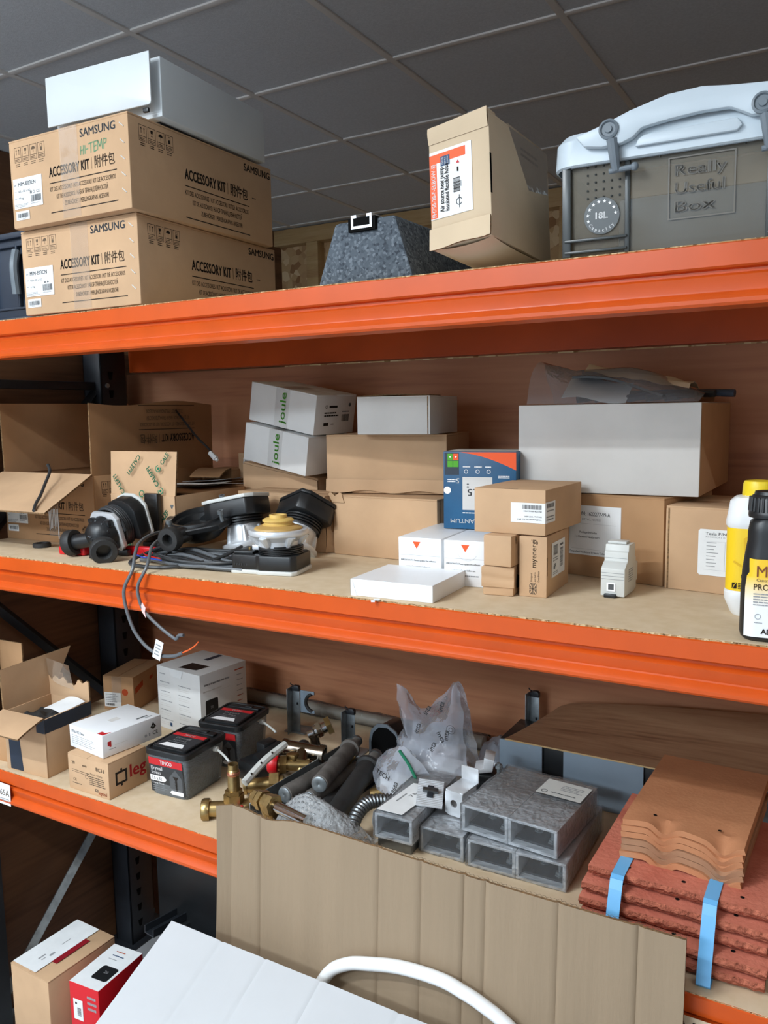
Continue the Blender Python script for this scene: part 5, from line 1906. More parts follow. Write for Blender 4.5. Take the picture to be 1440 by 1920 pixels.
mb = MB()
for k in range(4):
    mb.lathe((0.014, 0, 0.037 + 0.0035 * k), (0, 0, 1), [(0.030, 0), (0.043, 0.0004), (0.043, 0.0022), (0.030, 0.0026)], BLACKP, 28)
mb.cyl((0.014, 0, 0.036), (0.014, 0, 0.052), 0.037, None, BLACKP, 28)
mb.build('motor_can', t)
mb = MB()
mb.box(-0.030, -0.012, 0.0422, 0.016, 0.012, 0.010, ALU, 0.002)
mb.cyl((-0.046, -0.010, 0.0422), (-0.046, -0.010, 0.047), 0.003, None, BRASS, 10)
mb.build('terminal', t, 'metal terminals')
mb = MB()
mb.lathe((0.010, 0, 0.046), (0, 0, 1), [(0.0, 0), (0.037, 0.0), (0.038, 0.014), (0.044, 0.020), (0.055, 0.025), (0.057, 0.028), (0.057, 0.033), (0.055, 0.036), (0.0, 0.036)], ALU, 36)
for k in range(6):
    a = R(60 * k + 20)
    mb.cyl((0.010 + 0.036 * math.cos(a), 0.036 * math.sin(a), 0.050), (0.010 + 0.050 * math.cos(a), 0.050 * math.sin(a), 0.073), 0.005, 0.010, ALU, 8)
mb.build('motor_flange', t, 'bare aluminium flange')
mb = MB()
mb.lathe((0.010, 0, 0.082), (0, 0, 1), [(0.0, 0), (0.046, 0.0), (0.045, 0.003), (0.034, 0.007), (0.026, 0.008), (0.0, 0.008)], GOLDPLAST_D, 36)
mb.build('bearing_plate', t, 'brownish yellow plate')
mb = MB()
mb.lathe((0.010, 0, 0.088), (0, 0, 1), [(0.0, 0), (0.029, 0.0), (0.030, 0.002), (0.030, 0.003), (0.027, 0.004), (0.027, 0.008), (0.030, 0.009), (0.030, 0.011), (0.026, 0.014), (0.017, 0.015), (0.0165, 0.021),
                                        (0.013, 0.021), (0.012, 0.012), (0.0, 0.012)], GOLDPLAST, 36)
mb.build('impeller', t, 'yellow plastic impeller')

# ---- heap of cables under the casing, and the two ends that hang over the edge
t = thing('cable_heap', 'tangled heap of black cables between the pumps on the middle shelf', 'cables', (-1.13, 0.12, ZM))
rnd = random.Random(11)
mb = MB()
for k in range(7):
    rx, ry = 0.112 + 0.03 * rnd.random(), 0.040 + 0.030 * rnd.random()
    ox, oy = 0.03 * (rnd.random() - 0.5), 0.02 * (rnd.random() - 0.5)
    pts = []
    for i in range(14):
        a = 2 * math.pi * i / 14
        pts.append((ox + rx * math.cos(a) + 0.01 * (rnd.random() - 0.5), oy + ry * math.sin(a) + 0.01 * (rnd.random() - 0.5), 0.004 + 0.0016 * k + 0.003 * rnd.random()))
    mb.tube(pts, 0.0034, (CABLE, BLACKP, CABLE_G)[k % 3], 8, n=4, closed=True)
mb.build('cable_loops', t)
mb = MB()
for k in range(5):
    y = -0.045 + 0.016 * k
    mb.tube([(-0.13 + 0.01 * k, y, 0.006), (-0.05, y + 0.01 * rnd.random(), 0.012 + 0.002 * k), (0.05, y - 0.008, 0.008), (0.135 - 0.004 * k, y + 0.004, 0.006)], 0.0042, (CABLE_G, BLACKP)[k % 2], 8)
mb.build('cable_run', t)
mb = MB()
mb.tube([(0.05, 0.06, 0.03), (0.03, 0.0, 0.012), (-0.02, -0.075, 0.005), (-0.095, -0.092, 0.005), (-0.140, -0.06, 0.006), (-0.125, -0.01, 0.022), (-0.09, 0.04, 0.040)], 0.0036, CABLE, 10)
mb.build('front_loop', t)
mb = MB()
mb.tube([(-0.15, -0.02, 0.02), (-0.11, -0.05, 0.018), (-0.06, -0.06, 0.016)], 0.0012, REDP, 6)
mb.tube([(-0.16, -0.03, 0.012), (-0.11, -0.058, 0.015), (-0.05, -0.066, 0.014)], 0.0012, mat('blue_core', (40, 70, 190), 0.5), 6)
mb.build('cores', t, 'red and blue inner wires')

mb_pts = [(-1.290, 0.200, ZM + 0.046), (-1.285, 0.140, ZM + 0.050), (-1.250, 0.065, ZM + 0.044), (-1.216, 0.020, ZM + 0.030), (-1.200, -0.004, 1.304), (-1.2135, -0.016, 1.261), (-1.196, -0.017, 1.200), (-1.166, -0.016, 1.165),
          (-1.130, -0.013, 1.148), (-1.095, -0.012, 1.150), (-1.070, -0.012, 1.160)]
t = thing('hanging_cable', 'longer grey cable hanging over the shelf edge with white tag and bare orange end', 'cable', (-1.2, 0.0, 1.30))
q0 = Vector((-1.2, 0.0, 1.30))
mb = MB()
mb.tube([Vector(p) - q0 for p in mb_pts], 0.0034, CABLE_G, 10)
mb.build('sheath', t)
mb = MB()
mb.tube([Vector(p) - q0 for p in ((-1.072, -0.012, 1.159), (-1.053, -0.012, 1.168), (-1.038, -0.012, 1.178), (-1.030, -0.012, 1.186))], [0.0016, 0.0012], mat('orange_core', (226, 96, 40), 0.5), 8)
mb.build('core', t, 'orange bare wire end')
mb = MB()
f = Face(Vector((-1.1430, -0.0175, 1.1440)) - q0, (0.60, 0, -0.18), (0.32, 0, 0.95))
mb.prism([(0, 0), (0.020, 0), (0.020, 0.038), (0, 0.038)], f.o, f.u, f.v, f.n, 0.0008, PAPER)
f.sub(0, 0, 1, 1, lift=0.0012).bars(mb, 0.003, 0.006, 0.017, 0.032, 4, INK_GREY, seed=3)
mb.build('tag', t, 'white paper tag')
t = thing('hanging_cable', 'shorter grey cable hanging over the shelf edge with a pink tag', 'cable', (-1.17, 0.0, 1.30))
q0 = Vector((-1.17, 0.0, 1.30))
mb = MB()
mb.tube([Vector(p) - q0 for p in ((-1.270, 0.195, ZM + 0.038), (-1.255, 0.130, ZM + 0.042), (-1.210, 0.060, ZM + 0.040), (-1.178, 0.022, ZM + 0.032), (-1.160, -0.006, 1.312), (-1.1735, -0.016, 1.280), (-1.171, -0.018, 1.255), (-1.160, -0.016, 1.230),
                                  (-1.125, -0.013, 1.203), (-1.092, -0.012, 1.186), (-1.084, -0.012, 1.185), (-1.078, -0.012, 1.192), (-1.066, -0.012, 1.194))], 0.0032, CABLE_G, 10)
mb.build('sheath', t)
mb = MB()
f = Face(Vector((-1.1655, -0.0185, 1.2300)) - q0, (1, 0, 0), (0, 0, 1))
mb.prism([(0, 0.008), (0.004, 0.018), (0.012, 0.008), (0.010, 0.0), (0.012, -0.012), (0.002, 0.0)], f.o, f.u, f.v, f.n, 0.0008, mat('pink_tag', (226, 190, 186), 0.7))
mb.build('tag', t, 'pale pink tag')

# ---- rail-mount module
t = thing('rail_module', 'small pale grey DIN rail module standing in front of the labelled tan carton', 'electrical module', (-0.3270, 0.1820, ZM), (0, 0, -1.5))
mb = MB()
w = 0.038
prof = [(0, 0.002), (0, 0.046), (0.012, 0.054), (0.018, 0.056), (0.018, 0.070), (0.022, 0.072), (0.024, 0.082), (0.056, 0.082), (0.060, 0.080), (0.060, 0.060), (0.066, 0.058), (0.066, 0.050),
        (0.078, 0.048), (0.078, 0.018), (0.070, 0.016), (0.070, 0.006), (0.056, 0.002)]
mb.prism(prof, (w / 2, 0, 0), (0, 1, 0), (0, 0, 1), (-1, 0, 0), w, LIGHTGREYP, bev=0.0012)
f = Face((-w / 2, 0, 0), (1, 0, 0), (0, 0, 1))
for k in range(3):
    f.rect(mb, 0.001, 0.029 + 0.005 * k, w - 0.001, 0.0297 + 0.005 * k, INK_GREY, 0.0001)
f.frame(mb, 0.010, 0.010, 0.024, 0.024, 0.0025, INK_WHITE, 0.001)
f.rect(mb, 0.0125, 0.0125, 0.0215, 0.0215, INK_DARKGREY, 0.0008)
f2 = Face((-w / 2, 0.018, 0), (1, 0, 0), (0, 0, 1))
f2.rect(mb, 0.001, 0.0605, w - 0.001, 0.061, INK_GREY, 0.0001)
r = Face((w / 2, 0, 0), (0, 1, 0), (0, 0, 1))
r.bars(mb, 0.022, 0.022, 0.050, 0.044, 6, INK_GREY, seed=4)
mb.build('module_body', t)
mb = MB()
mb.box(-0.003, -0.0005, 0.0, 0.019, 0.01, 0.006, BLACKP, 0.001)
mb.build('release_clip', t, 'black clip at the foot')
mb = MB()
mb.box(-0.002, 0.040, 0.0822, 0.030, 0.022, 0.004, LIGHTGREYP, 0.001)
mb.build('terminal_cover', t)

# ---- bottles at the right
t = thing('white_bottle', 'white plastic bottle with a yellow cap and bright yellow label', 'bottle', (-0.1180, 0.168, ZM), (0, 0, 3))
mb = MB()
rs = []
for z, w_, d_ in ((0.0, 0.060, 0.044), (0.004, 0.066, 0.050), (0.024, 0.083, 0.060), (0.034, 0.084, 0.061), (0.037, 0.080, 0.058), (0.128, 0.080, 0.058), (0.131, 0.084, 0.061), (0.136, 0.084, 0.061),
                  (0.165, 0.075, 0.054), (0.171, 0.062, 0.050), (0.173, 0.040, 0.040), (0.178, 0.038, 0.038)):
    rs.append((rrect(w_, d_, min(w_, d_) * 0.36, 6), z))
rings(mb, rs, WHITEP, True, True)
mb.build('bottle_body', t)
mb = MB()
rings(mb, [(rrect(0.0808, 0.0588, 0.0212, 6), 0.0375), (rrect(0.0808, 0.0588, 0.0212, 6), 0.1275)], YELLOWL, False, False)
f = Face((-0.0404, -0.0296, 0.0375), (1, 0, 0), (0, 0, 1), 0.08, 0.09, 0.0003)
# shield, arc and print
sh = lambda s, cx, cy: [(cx - 0.62 * s, cy + 0.62 * s), (cx, cy + s), (cx + 0.62 * s, cy + 0.62 * s), (cx + 0.58 * s, cy - 0.2 * s), (cx, cy - s), (cx - 0.58 * s, cy - 0.2 * s)]
f.poly(mb, sh(0.023, 0.038, 0.062), YELLOWL_D)
f.poly(mb, sh(0.017, 0.038, 0.062), YELLOWL, 0.0002)
f.poly(mb, sh(0.0125, 0.038, 0.062), YELLOWL_D, 0.0004)
f.disc(mb, 0.038, 0.075, 0.043, YELLOWL_D, r_in=0.040, a0=230, a1=310, lift=0.0001)
f.poly(mb, [(0.040, 0.046), (0.047, 0.053), (0.054, 0.046), (0.047, 0.039)], INK_WHITE, 0.0005)
f.text(mb, 'PREVENT', 0.022, 0.0195, 0.0050, INK, bold=1.6, width=0.036)
f.rect(mb, 0.0105, 0.004, 0.0165, 0.0125, INK, 0.0001)
f.strokes(mb, [(0.012, 0.005), (0.0135, 0.009), (0.0155, 0.0115)], 0.0010, YELLOWL, 0.0004)
for k in range(4):
    f.bars(mb, 0.0185, 0.0105 - 0.0024 * k, 0.038, 0.0125 - 0.0024 * k, 1, INK, seed=k, fill=0.6)
mb.build('label', t, 'yellow label')
mb = MB()
N = 40
rr = lambda r, z: ([((r + (0.0006 if k % 2 else 0)) * math.cos(2 * math.pi * k / N), (r + (0.0006 if k % 2 else 0)) * math.sin(2 * math.pi * k / N)) for k in range(N)], z)
rings(mb, [rr(0.0215, 0.172), rr(0.0222, 0.174), rr(0.0210, 0.190), rr(0.0195, 0.1935), rr(0.010, 0.1945)], YELLOWP, True, True)
mb.build('cap', t, 'yellow screw cap')

t = thing('black_bottle', 'black plastic bottle with black cap and yellow to white label at right edge', 'bottle', (-0.0795, 0.044, ZM), (0, 0, 4))
mb = MB()
rs = []
for z, w_, d_ in ((0.0, 0.078, 0.050), (0.004, 0.086, 0.058), (0.010, 0.089, 0.060), (0.060, 0.089, 0.060), (0.090, 0.087, 0.059), (0.115, 0.081, 0.056), (0.128, 0.077, 0.054), (0.140, 0.077, 0.054),
                  (0.152, 0.073, 0.052), (0.158, 0.060, 0.048), (0.161, 0.044, 0.042), (0.166, 0.042, 0.042)):
    rs.append((rrect(w_, d_, min(w_, d_) * 0.34, 6), z))
rings(mb, rs, BLACKP, True, True)
mb.build('bottle_body', t)
mb = MB()
f = Face((-0.036, -0.0308, 0.006), (1, 0, 0), (0, 0, 1), 0.072, 0.11, 0.0006)
pts_ = []
for j in range(25):
    v = j / 24
    y = -0.0
    pts_.append(v)
grad = bpy.data.materials.new('yellow_to_white_label')
grad.use_nodes = True
nt = grad.node_tree
bs = nt.nodes['Principled BSDF']
bs.inputs['Roughness'].default_value = 0.4
tc = nt.nodes.new('ShaderNodeTexCoord')
sp = nt.nodes.new('ShaderNodeSeparateXYZ')
mr = nt.nodes.new('ShaderNodeMapRange')
mr.inputs['From Min'].default_value = 0.045
mr.inputs['From Max'].default_value = 0.085
cr = nt.nodes.new('ShaderNodeValToRGB')
cr.color_ramp.elements[0].color = lin((236, 238, 240))
cr.color_ramp.elements[1].color = lin((240, 194, 40))
nt.links.new(tc.outputs['Object'], sp.inputs[0])
nt.links.new(sp.outputs['Z'], mr.inputs['Value'])
nt.links.new(mr.outputs[0], cr.inputs[0])
nt.links.new(cr.outputs[0], bs.inputs['Base Color'])


def lab(a, b):
    z = 0.007 + 0.100 * b
    half = 0.0385 if z < 0.07 else 0.0385 - 0.004 * (z - 0.07) / 0.037
    dep = 0.0310 if z < 0.06 else 0.0310 - 0.0012 * (z - 0.06) / 0.047
    x = (2 * a - 1) * half
    bend = 0.006 * max(0, (abs(2 * a - 1) - 0.72) / 0.28) ** 2
    return (x, -dep + bend, z)


mb.sheet(lab, 16, 16, grad)
f = Face((-0.0385, -0.0318, 0.0), (1, 0, 0), (0, 0.012, 1), 1, 1, 0.0004)
f.text(mb, 'MC1+', 0.013, 0.085, 0.0140, mat('brown_ink', (120, 62, 30), 0.6), width=0.046)
f.text(mb, 'Central Heating', 0.013, 0.0790, 0.0038, INK_SOFT, bold=0.0)
f.text(mb, 'PROTECTOR', 0.010, 0.068, 0.0078, INK_SOFT, bold=0.2, width=0.056)
for k in range(5):
    f.bars(mb, 0.010, 0.0620 - 0.0035 * k, 0.060, 0.0640 - 0.0035 * k, 1, INK_GREY, seed=k, fill=0.7)
f.disc(mb, 0.016, 0.034, 0.0036, INK_GREY, r_in=0.003)
f.bars(mb, 0.012, 0.025, 0.022, 0.027, 1, INK_GREY, seed=8)
f.text(mb, 'ADEY', 0.020, 0.012, 0.0065, INK, bold=1.2)
mb.build('label', t, 'label shading from yellow to white')
mb = MB()
for k in range(26):
    a = 2 * math.pi * k / 26
    mb.cyl((-0.012 + 0.0262 * math.cos(a), 0.0262 * math.sin(a), 0.166), (-0.012 + 0.0250 * math.cos(a), 0.0250 * math.sin(a), 0.184), 0.0018, None, BLACKP, 6)
mb.lathe((-0.012, 0, 0.158), (0, 0, 1), [(0.0, 0), (0.0265, 0.0), (0.027, 0.002), (0.027, 0.006), (0.026, 0.008), (0.0255, 0.024), (0.023, 0.028), (0.021, 0.029), (0.020, 0.033), (0.0, 0.034)], BLACKP, 32)
mb.build('cap', t, 'ribbed black cap')

# ================================================================== lowest shelf in view
ZL = LOW + 0.0022

# ---- open carton at the left end
w, d, h = 0.132, 0.134, 0.136
t = thing('open_carton', 'open tan carton with a dark navy band and raised flaps, leftmost on the lowest shelf', 'cardboard box', (-1.5962, 0.0830, ZL), (0, 0, 2.8))
mb = MB()
open_carton_shape(mb, w, d, h, KRAFT)
F = faces_of(w, d, h)
r = F['right']
r.rect(mb, 0.0, h * 0.76, d, h * 0.998, NAVY)
f = F['front']
f.rect(mb, w * 0.80, h * 0.76, w, h * 0.998, NAVY)
f.poly(mb, [(w * 0.10, h * 0.02), (w * 0.42, h * 0.02), (w * 0.36, h * 0.60), (w * 0.08, h * 0.66)], NAVY)
mb.build('carton_body', t)
mb = MB()
mb.sheet(lambda a, b: (-w / 2 + 0.002 - 0.004 * b, -d / 2 + (d + 0.068 * b) * a, h - 0.001 + (0.100 - 0.004 * (1 - a)) * b), 10, 6, KRAFT, 0.004, KRAFT_EDGE)
mb.build('flap', t, 'tall left flap standing up')
rnd = random.Random(4)
jag = [0.045 + 0.004 * math.sin(k * 1.7) - (0.012 if 5 < k < 12 else 0) * math.sin((k - 5) / 6 * math.pi) for k in range(20)]
mb = MB()
pts_ = [(0.0, 0.0), (w, 0.0)] + [(w * (1 - k / 19), jag[k]) for k in range(20)]
mb.prism(pts_, (-w / 2, d / 2 - 0.004, h - 0.001), (1, 0, 0), (0, 0, 1), (0, 1, 0), 0.004, KRAFT, KRAFT_EDGE)
mb.build('flap', t, 'torn back flap standing up')
mb = MB()
mb.sheet(lambda a, b: (-w / 2 + 0.004 + 0.075 * a + 0.004 * b, d / 2 - 0.012 - 0.010 * math.sin(a * 4) * b, h + 0.092 - 0.010 * a - 0.062 * b * (0.6 + 0.4 * a)), 8, 6, TAPE)
mb.build('torn_tape', t, 'brown tape hanging from the flap')
mb = MB()
mb.sheet(lambda a, b: (-w / 2 + w * a + 0.012 * b, -d / 2 - 0.078 * b, h + 0.001 - 0.012 * b - 0.006 * b * b), 8, 8, KRAFT, 0.004, KRAFT_EDGE)
mb.build('flap', t, 'front flap folded outwards')
mb = MB()
mb.box(0, 0.006, 0, w - 0.012, d - 0.024, 0.002, BLACKP)
mb.sheet(lambda a, b: (-0.055 + 0.105 * a, -0.045 + 0.10 * b, 0.030 + 0.018 * noise.noise(Vector((a * 5, b * 5, 2.0)))), 16, 16, BLACKM, 0.028)
o = mb.build('black_bag', None, None, loc=(-1.5962, 0.0830, ZL + 0.082), rot=(0, 0, 2.8))
tag(o, 'crumpled black plastic inside the open carton with the navy band', 'plastic bag')
mb = MB()
mb.sheet(lambda a, b: (-0.020 + 0.065 * a, -0.018 + 0.065 * b, 0.004 + 0.005 * math.sin(a * 3) + 0.008 * b), 6, 6, PAPER, 0.001)
tag(mb.build('instruction_leaflet', loc=(-1.580, 0.092, ZL + 0.128), rot=(0, 0, -5)), 'white leaflet lying in the open carton with the navy band', 'paper')

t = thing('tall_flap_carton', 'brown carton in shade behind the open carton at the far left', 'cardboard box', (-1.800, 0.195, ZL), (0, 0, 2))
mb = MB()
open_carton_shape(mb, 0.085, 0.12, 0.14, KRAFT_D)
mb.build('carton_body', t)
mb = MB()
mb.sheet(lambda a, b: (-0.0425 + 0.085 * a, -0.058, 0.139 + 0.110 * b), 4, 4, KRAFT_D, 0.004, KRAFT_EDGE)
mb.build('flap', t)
t = thing('carton', 'tan carton edge at the extreme left of the lowest shelf', 'cardboard box', (-1.735, 0.105, ZL), (0, 0, 2))
mb = MB()
carton_shape(mb, 0.11, 0.15, 0.085, KRAFT_D, 0.002)
mb.build('carton_body', t)

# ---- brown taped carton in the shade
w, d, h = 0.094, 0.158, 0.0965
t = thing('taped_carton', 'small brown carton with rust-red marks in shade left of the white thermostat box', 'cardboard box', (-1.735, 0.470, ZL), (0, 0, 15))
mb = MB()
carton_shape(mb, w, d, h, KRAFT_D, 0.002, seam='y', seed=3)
F = faces_of(w, d, h)
F['right'].poly(mb, [(d * 0.05, h * 0.48), (d * 0.30, h * 0.62), (d * 0.30, h * 0.78), (d * 0.05, h * 0.66)], INK_RUST)
F['right'].poly(mb, [(d * 0.52, h * 0.66), (d * 0.62, h * 0.70), (d * 0.62, h * 0.80), (d * 0.52, h * 0.76)], INK_RUST)
F['front'].disc(mb, w * 0.72, h * 0.55, w * 0.10, INK_RUST)
mb.build('carton_body', t)
f = F['front'].sub(w * 0.04, h * 0.10, w * 0.54, h * 0.42)
mb = MB()
W, H = f.W, f.H
mb.prism([(0, 0), (W, 0), (W, H), (0, H)], f.at(0, 0, 0.0001), f.u, f.v, f.n, 0.0003, PAPER)
g = f.sub(0, 0, W, H, lift=0.0006)
g.bars(mb, W * 0.06, H * 0.30, W * 0.9, H * 0.92, 5, INK_GREY, seed=2)
g.barcode(mb, W * 0.1, H * 0.08, W * 0.6, H * 0.24, INK, seed=5)
mb.build('label', t, 'white stock label')
mb = MB()
F['front'].rect(mb, w * 0.30, h * 0.25, w * 0.62, h * 0.998, TAPE, 0.0008)
mb.build('clear_tape', t)

# ---- white thermostat box
w, d, h = 0.1640, 0.1560, 0.1640
t = thing('white_thermostat_box', 'tall white box with a small black thermostat picture, behind the screw tubs', 'cardboard box', (-1.4440, 0.4330, ZL), (0, 0, -6.2))
mb = MB()
carton_shape(mb, w, d, h, WHITECARD, 0.001, flap=False)
F = faces_of(w, d, h)
tp = F['top']
tp.poly(mb, [(w * 0.40, d * 0.10), (w * 0.75, d * 0.16), (w * 0.78, d * 0.42), (w * 0.40, d * 0.40)], BLACKP)
tp.rect(mb, w * 0.42, d * 0.62, w * 0.52, d * 0.96, NAVY)
f = F['front']
for k in range(5):
    for q in (0, 1):
        f.bars(mb, w * (0.07 + 0.43 * q), h * (0.74 - 0.15 * k), w * (0.36 + 0.43 * q), h * (0.77 - 0.15 * k), 1, INK_GREY, seed=k * 2 + q, fill=0.4)
        f.bars(mb, w * (0.07 + 0.43 * q), h * (0.66 - 0.15 * k), w * (0.33 + 0.43 * q), h * (0.72 - 0.15 * k), 2, GREYCARD, seed=k * 3 + q, fill=0.3)
f.bars(mb, w * 0.07, h * 0.87, w * 0.2, h * 0.90, 1, INK_GREY, seed=31)
f.rect(mb, w * 0.27, h * 0.06, w * 0.32, h * 0.12, INK_BLUE)
f.poly(mb, [(w * 0.30, h * 0.995), (w * 0.62, h * 0.995), (w * 0.58, h * 0.88), (w * 0.33, h * 0.88)], PAPER, 0.0006)
r = F['right']
r.bars(mb, d * 0.08, h * 0.79, d * 0.62, h * 0.85, 1, INK_GREY, seed=2, ragged=0)
r.bars(mb, d * 0.06, h * 0.70, d * 0.48, h * 0.74, 1, GREYCARD, seed=3)
a0, b0, s = d * 0.10, h * 0.33, h * 0.25
r.poly(mb, [(a0 + s * 0.06 * 0, b0 + s * 0.08), (a0 + s * 0.08, b0), (a0 + s * 0.92, b0), (a0 + s, b0 + s * 0.08), (a0 + s, b0 + s * 0.92), (a0 + s * 0.92, b0 + s), (a0 + s * 0.08, b0 + s), (a0, b0 + s * 0.92)], BLACKP)
g = r.sub(a0, b0, s, s, lift=0.0002)
g.text(mb, '20', s * 0.5, s * 0.42, s * 0.16, INK_GREY, align='C')
r.frame(mb, d * 0.40, h * 0.40, d * 0.64, h * 0.68, 0.0006, GREYCARD)
r.bars(mb, d * 0.74, h * 0.88, d * 0.94, h * 0.92, 1, INK_RUST, seed=1, words=False, ragged=0)
for k in range(7):
    r.bars(mb, d * 0.78, h * (0.80 - 0.085 * k), d * 0.92, h * (0.83 - 0.085 * k), 1, INK_GREY if k < 4 else INK_RUST, seed=k)
r.rect(mb, d * 0.80, h * 0.235, d * 0.88, h * 0.26, INK)
r.rect(mb, d * 0.80, h * 0.275, d * 0.88, h * 0.30, INK)
r.rect(mb, d * 0.24, h * 0.25, d * 0.33, h * 0.275, INK)
mb.build('carton_body', t)

# ---- timer box on the clip carton
w, d, h = 0.1269, 0.1048, 0.0805
t = thing('clips_carton', 'tan carton with a square black mark and red letters, under the white timer box', 'cardboard box', (-1.3853, 0.0664, ZL), (0, 0, -0.6))
mb = MB()
carton_shape(mb, w, d, h, KRAFT, 0.0015, seam='y', seed=4)
F = faces_of(w, d, h)
f = F['front']
f.text(mb, '20', w * 0.10, h * 0.72, h * 0.085, INK_SOFT, bold=1.2)
f.text(mb, 'qualy', w * 0.36, h * 0.72, h * 0.06, INK_SOFT, bold=1.0)
f.text(mb, 'EC16', w * 0.70, h * 0.70, h * 0.10, INK_SOFT, bold=1.4, width=w * 0.21)
f.text(mb, 'Plastic Clamp', w * 0.55, h * 0.55, h * 0.055, INK_SOFT, width=w * 0.30)
f.bars(mb, w * 0.52, h * 0.26, w * 0.94, h * 0.52, 5, INK_SOFT, seed=5, fill=0.5)
f.strokes(mb, [(w * 0.10, h * 0.57), (w * 0.52, h * 0.55)], 0.0012, INK_SOFT)
f.strokes(mb, [(w * 0.10, h * 0.52), (w * 0.48, h * 0.50)], 0.0010, INK_SOFT)
f.disc(mb, w * 0.50, h * 0.52, 0.004, INK_SOFT, r_in=0.0028)
f.disc(mb, w * 0.46, h * 0.46, 0.005, INK_SOFT, r_in=0.0042)
f.text(mb, 'CE', w * 0.12, h * 0.26, h * 0.075, INK_SOFT, bold=0.6)
f.bars(mb, w * 0.10, h * 0.17, w * 0.34, h * 0.22, 1, INK_SOFT, seed=3)
f.frame(mb, w * 0.66, h * 0.12, w * 0.73, h * 0.20, 0.0022, INK_SOFT)
f.text(mb, 'legrand', w * 0.74, h * 0.075, h * 0.095, INK_RUST, width=w * 0.20, bold=0.6)
r = F['right']
r.frame(mb, d * 0.17, h * 0.30, d * 0.47, h * 0.66, 0.0050, INK)
r.rect(mb, d * 0.30, h * 0.24, d * 0.345, h * 0.32, INK, 0.0001)
r.rect(mb, d * 0.30, h * 0.64, d * 0.345, h * 0.72, INK, 0.0001)
r.text(mb, 'leg', d * 0.54, h * 0.36, h * 0.34, INK_RED, width=d * 0.44, bold=1.2)
mb.build('carton_body', t)
w, d, h = 0.1218, 0.1513, 0.0496
t = thing('timer_box', 'white timer box with a red square, lying on the EC16 carton', 'cardboard box', (-1.3998, 0.1072, ZL + 0.0815), (0, 0, -7.0))
mb = MB()
carton_shape(mb, w, d, h, GLOSSWHITE, 0.0012, flap=False)
F = faces_of(w, d, h)
f = F['front']
f.text(mb, 'STILLOSC Timer', w * 0.07, h * 0.70, h * 0.11, INK_DARKGREY, width=w * 0.40, bold=0.8)
f.bars(mb, w * 0.07, h * 0.18, w * 0.78, h * 0.62, 5, INK_GREY, seed=4, fill=0.25)
tp = F['top']
tp.poly(mb, [(w * 0.82, d * 0.02), (w * 0.98, d * 0.02), (w * 0.98, d * 0.17), (w * 0.92, d * 0.10), (w * 0.82, d * 0.10)], INK_RED)
tp.rect(mb, w * 0.42, d * 0.40, w * 0.56, d * 0.56, GREYCARD)
tp.bars(mb, w * 0.80, d * 0.56, w * 0.86, d * 0.98, 1, INK_DARKGREY, seed=2)
tp.bars(mb, w * 0.88, d * 0.70, w * 0.92, d * 0.98, 1, INK_GREY, seed=3)
r = F['right']
r.rect(mb, d * 0.08, h * 0.46, d * 0.14, h * 0.66, INK_RED)
r.rect(mb, d * 0.11, h * 0.40, d * 0.14, h * 0.46, INK_RED)
r.bars(mb, d * 0.10, h * 0.27, d * 0.22, h * 0.33, 1, INK_GREY, seed=4)
r.bars(mb, d * 0.20, h * 0.40, d * 0.42, h * 0.44, 1, GREYCARD, seed=4)
c = (d * 0.855, h * 0.66)
r.poly(mb, [(c[0] - 0.008, c[1] - 0.004), (c[0], c[1] - 0.009), (c[0] + 0.008, c[1] - 0.004), (c[0], c[1] + 0.007)], INK)
r.disc(mb, c[0], c[1] - 0.002, 0.002, INK_GREY, lift=0.0002)
r.text(mb, 'CE', d * 0.84, h * 0.22, h * 0.17, INK_DARKGREY, bold=0.5)
r.disc(mb, d * 0.72, h * 0.28, 0.0035, INK_GREY)
r.rect(mb, d * 0.77, h * 0.22, d * 0.795, h * 0.36, INK_GREY)
mb.build('carton_body', t)

